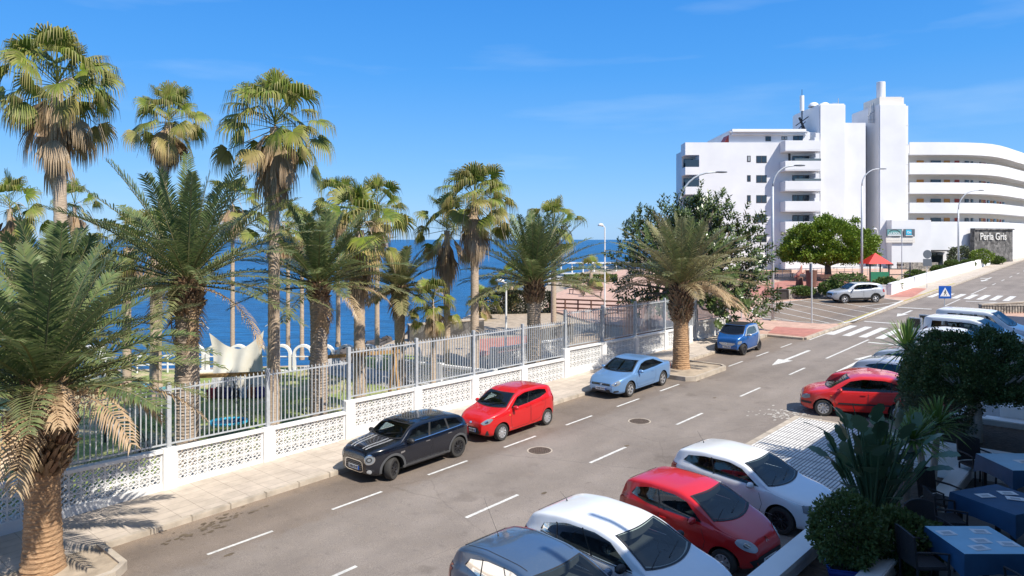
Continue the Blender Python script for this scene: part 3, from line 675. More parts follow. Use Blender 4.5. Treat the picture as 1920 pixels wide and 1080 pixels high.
# inner walls and rails in the garden
def simple_wall(a, b, h, lab, blocks=True, cat='wall', rail=None):
    a, b = Vector(a), Vector(b); d = (b-a); L = Vector((d.x, d.y, 0)).length; u = Vector((d.x, d.y, 0))/L; n = Vector((-u.y, u.x, 0))
    th = thing('garden_wall', lab, cat, a); sl = d.z/L
    def bx(mb, x0, x1, y0, y1, z0, z1):
        vs = [u*x+n*y+Z1*(z+sl*x) for x in (x0, x1) for y in (y0, y1) for z in (z0, z1)]
        mb.add(vs, [(0, 1, 3, 2), (4, 6, 7, 5), (0, 4, 5, 1), (2, 3, 7, 6), (0, 2, 6, 4), (1, 5, 7, 3)])
    nseg = max(1, round(L/2.6)); w_ = L/nseg
    for i in range(nseg+1):
        m = MB(); bx(m, i*w_-.15, i*w_+.15, -.12, .12, -.3, h+.05); m.build('pillar', 'white', th)
    for i in range(nseg):
        m = MB(); bx(m, i*w_+.15, (i+1)*w_-.15, -.1, .1, h-.1, h); bx(m, i*w_+.15, (i+1)*w_-.15, -.08, .08, -.3, h-.1-3*BS); m.build('coping', 'white', th)
        m = MB(); nb = int((w_-.3)/BS)
        for c in range(nb):
            for r in range(3): block_geo(m, u*(i*w_+.15+c*BS)+n*-.04+Z1*(h-.1-(3-r)*BS+sl*(i*w_+.15+c*BS)), u+Z1*sl, Z1, n, th=.08)
        m.build('pierced_panel', 'white', th)
    return th
simple_wall(G(735, 712), G(925, 738), 1.0, 'inner white breeze block wall crossing the garden behind the railing')
simple_wall(G(925, 690), G(1060, 668), 1.0, 'inner white breeze block wall near the promenade end of the garden')
# ------------------------------------------------------------------ palms and trees
def frond_strip(mb, pts, wid, side, dry0=0, dry1=0):
    vs = []; dr = []
    for i, p in enumerate(pts):
        k = i/(len(pts)-1); w_ = wid[i]
        vs += [p-side*w_, p+side*w_]; dr += [dry0+(dry1-dry0)*k]*2
    mb.add(vs, [(2*i, 2*i+1, 2*i+3, 2*i+2) for i in range(len(pts)-1)], 0, dr)
def fan_leaf(mb, base, az, el, rnd, pet=.95, R=1.0, dry=0.0, nseg=30, droop=1.0, spread=205, close=1.0):
    d = Vector((cos(az)*cos(el), sin(az)*cos(el), sin(el))); side = Vector((-sin(az), cos(az), 0)); up = side.cross(d)*-1
    if up.z < 0: up = -up
    rl = rnd.uniform(-.85, .85); side, up = side*cos(rl)+up*sin(rl), up*cos(rl)-side*sin(rl)
    p1 = base + d*pet + Vector((0, 0, -.10*pet*droop))
    mb.add([base-side*.025, base+side*.025, p1+side*.014, p1-side*.014, base-up*.02, p1-up*.01], [(0, 1, 2, 3), (0, 3, 5, 4), (1, 4, 5, 2)], 0, min(1, dry+.2))
    d2 = (d + Vector((0, 0, -.42*droop))).normalized(); up = (up - d2*up.dot(d2)).normalized(); side = d2.cross(up)
    for i in range(nseg):
        a = radians(spread)*((i+.5)/nseg-.5)*close
        dirv = (d2*cos(a) + side*sin(a)).normalized()
        L = R*(.74+.26*cos(a*.8))*rnd.uniform(.9, 1.08); fold = up*(.16*abs(sin(a))*R)
        r0, r1 = .05*R, L*.46
        tang = (dirv.cross(up)).normalized(); wj = r1*radians(spread)*close/nseg*.54
        q1 = p1+dirv*r1+fold*.5 - Vector((0, 0, .05*droop*R))
        g = Vector((0, 0, -1)); k = rnd.uniform(.7, 1.25)*droop
        q2 = q1 + (dirv*.75+g*.55*k).normalized()*(L-r1)*.5; q3 = q2 + (dirv*.22+g*1.15*k).normalized()*(L-r1)*.75
        frond_strip(mb, [p1+dirv*r0, q1, q2, q3], [.012*R, wj+.004, .019*R, .003], tang, dry, min(1, dry+.55 if rnd.random() < .6 else dry+.15))
def fan_palm(name, h, tr, seed, R=1.0, nleaf=36, skirt=1.0, label='', lean=(0, 0), lod=1.0, cs=1.0):
    rnd = random.Random(seed)
    root = thing(name, label, 'palm tree')
    tk = MB(); n = 14; pts = []; rad = []
    k = 0; N_ = max(12, int(h/.14))
    prof = []
    for i in range(N_+1):
        z = h*i/N_; f = i/N_; r = tr*(1.28 if f < .03 else 1)*(1.12-.25*f)*(1+.035*((i % 2)*2-1))
        pts.append((lean[0]*f*f, lean[1]*f*f, z-.05 if i == 0 else z)); rad.append(r)
    tk.tube(pts, rad, n); tk.build('trunk', 'fp_trunk', root, smooth=True, angle=60)
    top = Vector((lean[0], lean[1], h))
    cr = MB()
    nleaf = int(nleaf*.86)
    for i in range(nleaf):
        f = (i+.5)/nleaf; az = i*2.399+rnd.uniform(-.25, .25); el = radians(84-116*f**.95+rnd.uniform(-16, 16))
        fan_leaf(cr, top+Vector((0, 0, .35-.45*f)), az, el, rnd, pet=R*rnd.uniform(.75, 1.3)*cs*(.75+.35*min(1, f*2)), R=R*rnd.uniform(.78, 1.0)*cs, dry=(max(0, f-.5)*1.5*rnd.random() if rnd.random() < .7 else .1), nseg=int(30*lod), droop=.45+1.0*f, close=rnd.uniform(.75, 1.05))
    cr.build('crown', 'fp_leaf', root)
    if skirt > 0:
        sk = MB()
        for i in range(int(34*(.4+.6*skirt)*lod)):
            az = i*2.399+rnd.uniform(-.3, .3); el = radians(rnd.uniform(-89, -66)) if i % 4 else radians(rnd.uniform(-60, -35)); z = .15-rnd.uniform(0, .8)*skirt
            fan_leaf(sk, top+Vector((0, 0, z)), az, el, rnd, pet=R*.4*rnd.uniform(.6, 1.6), R=R*rnd.uniform(.85, 1.2), dry=rnd.uniform(.0, .5), nseg=int(16*lod), droop=1.4, spread=120, close=rnd.uniform(.35, .8))
        sk.build('dead_leaf_skirt', 'fp_dead', root)
    if rnd.random() < .7:
        fl = MB()
        for i in range(3):
            a = rnd.uniform(0, 6.28); p = top+Vector((0, 0, .1)); pp = [p]; 
            for k in range(1, 7): pp.append(p+Vector((cos(a)*.25*k, sin(a)*.25*k, .35*k-.11*k*k)))
            fl.tube(pp, [.02, .018, .016, .014, .012, .01, .006], 5)
        fl.build('flower_stalk', 'fp_trunk', root)
    return root
def date_frond(mb, base, az, el0, L, rnd, dry=0.0, droop=1.0, npair=46, lw=.016, ll=.42, tipdry=.3, twist=0):
    hz = Vector((cos(az), sin(az), 0)); n = 12; p = base.copy(); el = el0; pts = [p.copy()]; seg = L/n
    for i in range(n):
        el -= droop*radians(2.2+5.8*(i/n))*(cos(el)*.75+.25 if el > 0 else .7)*1.15
        p = p+(hz*cos(el)+Vector((0, 0, sin(el))))*seg; pts.append(p.copy())
    def at(k):
        x = k*n; i = min(int(x), n-1); return pts[i].lerp(pts[i+1], x-i), (pts[i+1]-pts[i]).normalized()
    mb.tube(pts, [.032*(1-i/(n+1.0))+.004 for i in range(n+1)], 3, caps=False)
    if mb.dry is not None: mb.dry[-3*(n+1):] = [min(1, dry+.35)]*(3*(n+1))
    side0 = Vector((-sin(az), cos(az), 0))
    for j in range(npair):
        k = .10+.90*(j+rnd.random()*.4)/npair; c, d = at(min(k, .999))
        side = (side0+Vector((0, 0, twist))).normalized(); up = side.cross(d)*-1
        if up.z < 0: up = -up
        l = ll*(.55+.9*sin(pi*min(1, k*.82+.12)))*rnd.uniform(.85, 1.1)*(1 if k < .93 else .75)
        for sg in (-1, 1):
            rise = rnd.uniform(.05, .38)
            v = (side*sg*.78 + d*.75*(.6+k*.6) + up*rise).normalized()
            m1 = c+v*l*.5; m2 = c+v*l+Vector((0, 0, -.16*l*(1+dry*2)))
            w_ = lw*rnd.uniform(.85, 1.1); wd = v.cross(up).normalized()
            dd = min(1, dry+rnd.uniform(0, .15))
            mb.add([c-wd*w_*.6, c+wd*w_*.6, m1+wd*w_, m1-wd*w_, m2], [(0, 1, 2, 3), (3, 2, 4)], 0, [dd, dd, dd, dd, min(1, dd+tipdry*rnd.random())])
def date_palm(name, h, tr, seed, L=2.8, nf=62, label='', trunk='dp_trunk', dryn=5, elmin=-12, boots=1.0, upright=0.0, lod=1.0, dry_all=0.0, rboot=None, droop=1.0, hang=4, ll=.42):
    rnd = random.Random(seed); root = thing(name, label, 'palm tree')
    tk = MB(); n = 22; N_ = int(h/.05); vs = []
    for i in range(N_+1):
        z = h*i/N_; f = i/N_; rb = tr*(1+.18*max(0, 1-z/.5)+.05*sin(z*2.1+seed))*(1.05-.08*f)
        for k in range(n):
            a = 2*pi*k/n + (i % 2)*pi/n
            r = rb*(1+.022*((i % 2)*2-1)+rnd.uniform(-.035, .035)); vs.append((r*cos(a), r*sin(a), z-(.1 if i == 0 else 0)))
    tk.add(vs, [(i*n+k, i*n+(k+1) % n, (i+1)*n+(k+1) % n, (i+1)*n+k) for i in range(N_) for k in range(n)]+[tuple(N_*n+k for k in range(n))])
    tk.build('trunk', trunk, root)
    top = Vector((0, 0, h))
    bt = MB(); nb = int(150*boots); rbt = rboot or tr*1.45; hb = .95*boots
    for i in range(nb):
        f = i/nb; az = i*2.399; z = h-hb+hb*1.15*f; rr_ = tr*.85+(rbt-tr*.85)*sin(pi*min(1, f*.85+.12))
        hz = Vector((cos(az), sin(az), 0)); sd = Vector((-sin(az), cos(az), 0)); c = Vector((0, 0, z))+hz*rr_*.72
        tip = c+hz*(.16+.12*rnd.random())+Vector((0, 0, .14+.20*rnd.random()-.12*(1-f))); w_ = .05+.035*rnd.random()
        bt.add([c-sd*w_-Vector((0, 0, .07)), c+sd*w_-Vector((0, 0, .07)), c+hz*.05+Vector((0, 0, -.11)), tip+sd*w_*.5, tip-sd*w_*.5, c+Vector((0, 0, .10))], [(0, 2, 4), (2, 3, 4), (2, 1, 3), (0, 4, 5), (4, 3, 5), (3, 1, 5)], 0, rnd.uniform(0, .6))
        if rnd.random() < .5:
            for q in range(3):
                e = tip+Vector((rnd.uniform(-.12, .12), rnd.uniform(-.12, .12), -rnd.uniform(.05, .3))); bt.add([tip-sd*.01, tip+sd*.01, e], [(0, 1, 2)], 0, rnd.uniform(.2, 1))
    bt.lathe([(tr*.8, h-hb), (rbt*.8, h-hb*.5), (rbt*.7, h), (.05, h+.25)], 14)
    if bt.dry: bt.dry += [0]*(len(bt.v)-len(bt.dry))
    bt.build('cut_frond_bases', 'dp_boot', root)
    cr = MB(); cr.dry = []
    for i in range(nf):
        f = (i+.5)/nf; az = i*2.399+rnd.uniform(-.12, .12); el = radians(84-(84-elmin)*f**(.78+upright)+rnd.uniform(-7, 7))
        date_frond(cr, top+Vector((cos(az), sin(az), 0))*(.08+.12*f)+Vector((0, 0, .3-.35*f)), az, el, L*rnd.uniform(.88, 1.06)*(.8+.2*min(1, f*3)), rnd, dry=dry_all*rnd.random()+(max(0, f-.8)*1.5*rnd.random()), droop=droop*(.34+.42*f), npair=int(46*lod), ll=ll, lw=.026/sqrt(lod), twist=rnd.uniform(-.3, .3))
    cr.build('crown', 'dp_leaf', root)
    if dryn:
        dr = MB(); dr.dry = []
        for i in range(dryn+hang):
            az = rnd.uniform(0, 6.28) if i else -.2
            el = radians(rnd.uniform(5, 38)) if i < dryn else radians(-70)
            date_frond(dr, top+Vector((cos(az), sin(az), 0))*.25+Vector((0, 0, -.15)), az, el, L*rnd.uniform(.75, .95)*(1 if i < dryn else .7), rnd, dry=rnd.uniform(.75, 1), droop=1.35, npair=int(40*lod), ll=ll*.8, lw=.02, tipdry=0, twist=rnd.uniform(-.5, .5))
        dr.build('dry_fronds', 'dp_leaf', root)
    return root
def put(o, p, rz=0, sc=1): o.location = (p[0], p[1], p[2]); o.rotation_euler = (0, 0, rz); o.scale = (sc,)*3; return o
def gz(x, y, h=0): return Vector((x, y, zg(x, y)+h))

GP = 'palms in the seaside garden'
# the nearest palm, lower left
put(date_palm('date_palm', 3.75, .34, 1, L=3.6, nf=50, label='nearest date palm, thick shaggy head on a stout tan trunk at lower left', trunk='dp_trunk_red', dryn=9, elmin=14, boots=1.7, rboot=.66, hang=2, ll=.42, droop=1.15), G(80, 1072, .12), .3)
put(date_palm('date_palm', 4.4, .33, 2, L=3.6, nf=52, label='date palm crown rising just behind the nearest palm at far left', dryn=3, elmin=8, ll=.42), gz(-12.2, 19.2), 1.1)
put(date_palm('date_palm', 5.6, .35, 3, L=4.5, nf=56, label='big date palm with a thick grey ringed trunk left of the cream canvas', dryn=3, elmin=2, hang=3, upright=.0, ll=.40, lod=1.05, droop=.95), gz(-10.15, 22.5), 2.0)
put(date_palm('date_palm', 5.15, .31, 4, L=3.4, nf=44, label='date palm with upright brush top and bare ringed trunk right of the cream canvas', dryn=2, elmin=5, boots=.6, rboot=.34, hang=3, ll=.36), gz(-6.95, 25.9), .5)
put(date_palm('date_palm', 4.35, .34, 5, L=3.8, nf=54, label='full green date palm above the railing in the middle of the street', dryn=1, elmin=5, boots=.9, hang=0, upright=.15, ll=.40), gz(1.05, 34.5), .9)
put(date_palm('date_palm', 3.95, .36, 6, L=3.9, nf=50, label='kerbside date palm with brown drooping fronds behind the pale blue coupe', trunk='dp_trunk_red', dryn=7, elmin=16, boots=1.7, rboot=.6, hang=1, dry_all=.32, upright=.05), G(1277, 692, .1), 2.6)
put(date_palm('date_palm', 4.35, .24, 7, L=2.2, nf=30, label='small date palm with grey fronds against the sea, behind the middle of the railing', dryn=3, elmin=-12, boots=.5, rboot=.26, hang=3, dry_all=.25), gz(-5.15, 33), 2.9)
# fan palms: big individual ones
put(fan_palm('fan_palm', 12.3, .22, 21, R=1.22, nleaf=48, label='tallest fan palm at far left with a long brown skirt of dead leaves', skirt=2.0, lean=(-.2, 0)), gz(-15.6, 25), 0)
put(fan_palm('fan_palm', 12.3, .2, 22, R=1.08, nleaf=40, label='fan palm second from the left, its crown against the sky above the big date palm', skirt=.9, lean=(.6, 0)), gz(-16.3, 33), 1)
f3 = put(fan_palm('fan_palm', 10.65, .19, 23, R=1.12, nleaf=44, label='tall fan palm with a slightly leaning bare trunk beside the cream canvas', skirt=1.3, lean=(-.45, 0)), gz(-8.15, 24.6), 2)
f4 = put(fan_palm('fan_palm', 8.3, .19, 24, R=1.08, nleaf=44, label='taller and nearer of the twin fan palms in the middle, with pale trunk', skirt=1.5), gz(-1.7, 32.8), .4)
def fan(px, Y, cpy, R, tr, seed, lab, skirt=1.0, nleaf=30, lod=.7, lean=(0, 0)):
    x = (px-960)/F*Y; z0 = zg(x, Y); h = CAM_Z+(HOR-cpy)/F*Y - z0
    return put(fan_palm('fan_palm', h, tr, seed, R=R, nleaf=nleaf, label=lab, skirt=skirt, lod=lod, lean=lean), (x, Y, z0), seed*.7)
fan(838, 35, 432, 1.05, .16, 31, 'shorter fan palm of the twin pair in the middle, ragged brown crown', 1.6, 26)
fan(674, 29, 432, 1.2, .22, 32, 'thick trunked fan palm with a full brown skirt right of the garden swing', 1.7, 34)
fan(634, 44, 388, 1.1, .13, 33, 'slim fan palm whose crown shows above the brush topped date palm', .8, 26)
fan(707, 40, 392, 1.05, .13, 34, 'slim fan palm behind the thick skirted one, crown to its right', 1.2, 26)
fan(140, 52, 388, 1.15, .14, 35, 'small distant fan palm against the sky at left', .8, 22)
fan(18, 40, 392, 1.2, .16, 36, 'distant fan palm cut by the left edge of the picture', .8, 24)
fan(436, 42, 385, 1.1, .12, 37, 'slim fan palm behind the cream canvas', .6, 24)
fan(540, 44, 425, 1.0, .12, 38, 'short slim fan palm left of the brush topped date palm', .8, 22)
fan(566, 40, 440, .9, .11, 39, 'slimmest fan palm with its crown hidden behind the date palm fronds', .8, 20)
fan(238, 31, 465, 1.0, .17, 40, 'fan palm trunk standing on the lawn at left behind date palm fronds', .6, 22)
fan(289, 30, 470, 1.0, .17, 41, 'fan palm on the lawn close left of the big ringed date palm', .6, 20)
fan(812, 32, 575, .72, .12, 42, 'low bushy fan palm with yellow green leaves in the middle of the garden', .6, 30)
fan(1038, 45, 425, 1.15, .16, 43, 'fan palm half hidden behind the full green date palm', .9, 26)
fan(958, 60, 530, 1.1, .2, 44, 'stubby fan palm beside the short white lamp at the shore', 1.4, 24)
fan(905, 55, 572, .9, .12, 45, 'small green fan palm low against the sea', .3, 20)
fan(1108, 78, 512, 1.2, .2, 46, 'far fan palm near the white terrace at the point', 1.2, 20)
fan(520, 36, 430, 1.0, .12, 47, 'slim fan palm trunk right beside the leaning tall one', .8, 22)

def leaf_quad(mb, c, d, s, l, w_, dry=0, fold=.15):
    d = d.normalized(); s = (s-d*s.dot(d)).normalized()
    mb.add([c, c+d*l*.5+s*w_, c+d*l, c+d*l*.5-s*w_], [(0, 1, 2, 3)], 0, dry)
def rv(rnd): 
    while 1:
        v = Vector((rnd.uniform(-1, 1), rnd.uniform(-1, 1), rnd.uniform(-1, 1)))
        if .05 < v.length < 1: return v
def branches(mb, base, tips, rnd, r0, fork):
    for t_ in tips:
        mid = base.lerp(t_, .5)+rv(rnd)*.12*(t_-base).length; mb.tube([base, mid, t_], [r0, r0*.6, r0*.2], 6)
# rubber tree behind the kerbside palm
def rubber_tree():
    rnd = random.Random(77); root = thing('rubber_tree', 'broad rubber tree with big glossy leaves behind the kerbside palm', 'tree')
    tr = MB(); tr.tube([(0, 0, -.1), (.1, 0, 1), (0, .1, 2.0)], [.32, .26, .24], 9); tr_base = Vector((0, .1, 2.0)); tips = []
    for i in range(150):
        a = rnd.uniform(0, 6.28); e = rnd.uniform(-.42, 1.45); R_ = rnd.uniform(.62, 1.05)
        tips.append(Vector((cos(a)*cos(e)*4.9*R_, sin(a)*cos(e)*4.4*R_, 2.75+sin(e)*4.3*R_)))
    branches(tr, tr_base, tips, rnd, .09, 3); tr.build('trunk', 'branch', root, smooth=True)
    cr = MB(); cr.dry = []
    for t_ in tips:
        for q in range(9):
            c0 = t_+rv(rnd)*.85 if q else t_
            ax = (c0-Vector((0, 0, 2.2))).normalized()+Vector((0, 0, .5)); ax.normalize()
            for k in range(13):
                a = k*2.399; sd = ax.orthogonal().normalized(); s2 = ax.cross(sd)
                d = (ax*rnd.uniform(.25, .9)+(sd*cos(a)+s2*sin(a))*.9)
                leaf_quad(cr, c0-ax*.03*k, d, d.cross(ax), rnd.uniform(.22, .34), .062, rnd.uniform(0, .12))
    cr.build('crown', 'rubber_leaf', root); return root
rt_ = put(rubber_tree(), gz(11.4, 45.5, .1), 0); rt_.scale = (1.06, 1.06, 1.22)
def dome_tree(name, lab, mat_, bark, rx, rz_, zc_, hb, seed, nl, ls, trunk_r, nbr=9, under=-.25, rough_=.16, sgf=.07):
    rnd = random.Random(seed); root = thing(name, lab, 'tree'); tr = MB()
    fork = Vector((0, 0, hb)); tr.tube([(0, 0, -.1), (.04, .02, hb*.5), fork], [trunk_r*1.3, trunk_r, trunk_r*.9], 10)
    for i in range(nbr):
        a = i*2*pi/nbr+rnd.uniform(-.3, .3); e = Vector((cos(a)*rx*.62, sin(a)*rx*.62, zc_+rz_*.1)); mid = fork.lerp(e, .5)+Vector((rnd.uniform(-.1, .1), rnd.uniform(-.1, .1), -.1*rz_))
        tr.tube([fork, mid, e], [trunk_r*.45, trunk_r*.3, trunk_r*.1], 6)
        for q in range(2):
            e2 = mid+Vector((cos(a+q-.5)*rx*.3, sin(a+q-.5)*rx*.3, rz_*.45)); tr.tube([mid, e2], [trunk_r*.22, trunk_r*.06], 5)
    tr.build('trunk', bark, root, smooth=True)
    cl = []
    for i in range(340):
        v = rv(rnd).normalized()
        if v.z < under: v.z = under*rnd.uniform(.2, 1)
        f = rnd.uniform(.78, 1.02)+rnd.uniform(-rough_, rough_)*.5; cl.append((Vector((v.x*rx*f, v.y*rx*f, zc_+v.z*rz_*f)), v))
    for i in range(60):
        v = rv(rnd); 
        if v.z < under: v.z = under*rnd.random()
        cl.append((Vector((v.x*rx*.8, v.y*rx*.8, zc_+v.z*rz_*.7)), v))
    cr = MB(); cr.dry = []; sg = rx*sgf
    for i in range(nl):
        c, v = cl[rnd.randrange(len(cl))]; p = c+Vector((rnd.gauss(0, sg), rnd.gauss(0, sg), rnd.gauss(0, sg*.8)))
        d = rv(rnd)*.9+v*.8+Vector((0, 0, .3)); leaf_quad(cr, p, d, rv(rnd), ls*rnd.uniform(.7, 1.3), ls*.36, rnd.uniform(0, .06))
    cr.build('crown', mat_, root); return root
put(dome_tree('laurel_tree', 'round clipped bright green tree in front of the white hotel', 'round_leaf', 'branch', 5.25, 4.0, 2.9, 1.5, 9, 70000, .22, .36, under=-.2, rough_=.1, sgf=.05), G(1552, 522, .12), 0)
put(dome_tree('laurel_tree', 'dark umbrella shaped tree with pale trunk in the white planter at right', 'dark_leaf', 'pale_bark', 1.58, 1.0, 1.5, .9, 10, 64000, .052, .12, under=-.4, rough_=.08, sgf=.045), (10.42, 16.2, 2.75), 0)
def hedge(name, lab, cat, mat_, loc, sx, sy, sz, n, ls, seed, rz=0, z0=0, ball=False, group=None):
    rnd = random.Random(seed); mb = MB(); mb.dry = []
    for i in range(n):
        v = rv(rnd); v = v.normalized()*rnd.uniform(.7, 1.0) if rnd.random() < .8 else v
        if not ball: v = Vector([max(-.78, min(.78, q*1.25)) for q in v])
        f = 1+.08*sin(v.x*7+seed)+.08*sin(v.y*9+v.z*5); p = Vector((v.x*sx*f, v.y*sy*f, max(0.02, z0+sz*(1+v.z*f))))
        leaf_quad(mb, p, rv(rnd)+v, rv(rnd), ls*rnd.uniform(.7, 1.4), ls*.35, rnd.uniform(0, .12))
    st = MB()
    for k in range(5): st.tube([(rnd.uniform(-.3, .3)*sx, rnd.uniform(-.3, .3)*sy, -.05), (rnd.uniform(-.5, .5)*sx, rnd.uniform(-.5, .5)*sy, z0+sz*1.2)], [.03, .012], 5)
    r = thing(name, lab, cat, loc, rz, group); mb.build('foliage', mat_, r); st.build('stem', 'branch', r); return r
hedge('clipped_bush', 'boxy grey green clipped bush left of the umbrella shaped tree', 'bush', 'hedge_leaf', (9.95, 16.7, 2.2), .85, .7, .40, 9000, .05, 12, z0=.75)
hedge('potted_bush', 'dense leafy bush with woody stems in the blue pot at the terrace corner', 'bush', 'shrub_leaf', (4.95, 10.6, 2.15), .52, .5, .52, 8000, .055, 13, z0=.35, ball=True).scale = (1, 1, 1)
M['shrub_dark'] = leafmat('dark_shrub_leaf', (.06, .11, .035), (.085, .13, .03), rough=.45)
for o in bpy.data.objects:
    if o.parent and o.parent.name.startswith('potted_bush') and o.name.startswith('foliage'): o.data.materials[0] = M['shrub_dark']
hedge('leafy_bush', 'dark glossy bush growing behind the potted bush in the terrace bed', 'bush', 'shrub_leaf', (5.9, 10.95, 2.2), .62, .55, .42, 6500, .07, 14, z0=.1, ball=True)
for o in bpy.data.objects:
    if o.parent and o.parent.name.startswith('leafy_bush') and o.name.startswith('foliage'): o.data.materials[0] = M['shrub_dark']
def sword_rosette(mb, c, R, n, rnd, w_=.022, elmin=-.5, droop=.35):
    for i in range(n):
        f = i/n; az = i*2.399; el = 1.45-(1.45-elmin)*f+rnd.uniform(-.1, .1); d = Vector((cos(az)*cos(el), sin(az)*cos(el), sin(el))); L = R*rnd.uniform(.85, 1.1); side = Vector((-sin(az), cos(az), 0))
        p = [c+d*.03, c+d*L*.45, c+d*L*.8+Vector((0, 0, -.04*L)), c+d*L+Vector((0, 0, -droop*.35*L))]
        frond_strip(mb, p, [w_*.8, w_, w_*.7, .002], side, 0, .25*rnd.random())
def yucca(lab, loc, stems, seed, R=.75, w_=.02, n=70):
    rnd = random.Random(seed); root = thing('yucca', lab, 'yucca', loc); tr = MB(); cr = MB(); cr.dry = []
    for (x, y, z) in stems:
        tr.tube([(x*.25, y*.25, -.05), (x*.6, y*.6, z*.5), (x, y, z)], [.085, .065, .06], 8); sword_rosette(cr, Vector((x, y, z)), R, n, rnd, w_)
    tr.build('trunk', 'pale_bark', root, smooth=True); cr.build('crown', 'yucca_leaf', root); return root
yucca('tall yucca with bright sunlit spikes left of the umbrella shaped tree', (10.75, 19.6, .75), [(0, 0, 3.55)], 1, 1.0, .026, 110)
yucca('dark spiky yucca clump in the terrace bed, nearest the broad leaved plant', (7.1, 13.2, 2.15), [(-.3, .1, 1.15), (.2, -.1, 1.5), (.1, .4, .95)], 2, .66, .02, 90)
yucca('spiky yucca clump in the terrace bed right of the broad leaved plant', (8.1, 14.0, 2.15), [(-.2, 0, 1.3), (.3, .2, 1.5), (.15, .6, 1.15)], 3, .66, .02, 90)
def strelitzia(lab, loc, seed):
    rnd = random.Random(seed); root = thing('broad_leaved_plant', lab, 'plant', loc); cr = MB(); cr.dry = []; st = MB()
    for i in range(74):
        az = i*2.399; el = rnd.uniform(.95, 1.5); L = rnd.uniform(.75, 2.0); d = Vector((cos(az)*cos(el), sin(az)*cos(el), sin(el))); side = (Vector((-sin(az), cos(az), 0))+rv(rnd)*.4).normalized()
        p0 = d*L; st.tube([(0, 0, 0), p0*.5, p0], [.026, .02, .012], 5)
        d2 = (d+Vector((0, 0, rnd.uniform(-.6, .1)))).normalized(); q = [p0+d2*.5*k/9+Vector((0, 0, -.14*(k/9)**2)) for k in range(10)]
        frond_strip(cr, q, [.01, .08, .13, .10, .15, .14, .11, .12, .06, .004], side, 0, .05)
    st.build('stem', 'strelitzia', root); cr.build('leaves', 'strelitzia', root); return root
strelitzia('dark broad leaved plant standing at the pavement edge of the terrace bed', (6.35, 12.7, 2.2), 4)
hs_ = 'clipped shrubs on the white planter wall by the upper pavement'
for k, (px, py, r, lab) in enumerate(((1505, 560, .0, ''),)): pass
shr = [(1590, 532, 2.3, .9, 'largest light green shrub on the stone wall behind the silver SUV'), (1560, 545, 1.5, .55, 'low round shrub on the stone wall near the bench'), (1502, 552, 1.5, .3, 'flat ground hugging shrub at the left end of the stone wall'),
       (1662, 527, 1.6, .55, 'shrub beside the green playground panel'), (1718, 510, 1.5, .5, 'shrub at the lower end of the white planter wall'), (1760, 497, 1.2, .4, 'first of the shrubs on the rising white planter wall'),
       (1785, 491, 1.3, .55, 'reddish shrub on the rising white planter wall before the lamp'), (1815, 488, 1.2, .5, 'shrub just right of the lamp on the rising white planter wall'), (1838, 483, 1.3, .5, 'shrub in front of the dark stone name panel, left one'), (1868, 480, 1.4, .45, 'shrub in front of the dark stone name panel, right one')]
for k, (px, py, wd, ht, lab) in enumerate(shr):
    p = G(px, py+8, .7) if k > 2 else G(px, 543, .9); hedge('shrub', lab, 'shrub', 'shrub_leaf', (p.x, p.y, p.z-.4), wd*.75, wd*.6, ht, 1500, .22, 30+k, ball=True)
p = A(1800, 480, 98); hedge('olive_bush', 'feathery grey green bush against the hotel wall behind the upper lamp', 'bush', 'hedge_leaf', (p.x, p.y, 3.2), 1.5, 1.2, 1.6, 2500, .25, 50, ball=True)
p = A(1846, 470, 96); hedge('orange_bush', 'orange flowering bush at the foot of the dark stone name panel', 'bush', 'round_leaf', (p.x-.3, p.y, 4.2), 1.5, .8, .9, 1500, .2, 51, ball=True)
p = G(965, 590); r_ = hedge('screen_hedge', 'dark long hedge screen by the shore beside the short white lamp', 'hedge', 'cypress', (p.x, p.y+1, p.z-.3), 3.6, .5, 1.1, 9000, .16, 52)
p = G(1090, 540); hedge('screen_hedge', 'low green hedge behind the promenade benches', 'hedge', 'shrub_leaf', (p.x+1.5, p.y+6, p.z), 3.5, .8, .6, 4000, .2, 53)

hedge('dark_bush', 'dark leafy bush round the foot of the sunlit yucca beside the red hatchback', 'bush', 'dark_leaf', (10.95, 19.2, .75), .62, .55, .62, 9000, .06, 61, z0=2.1, ball=True)
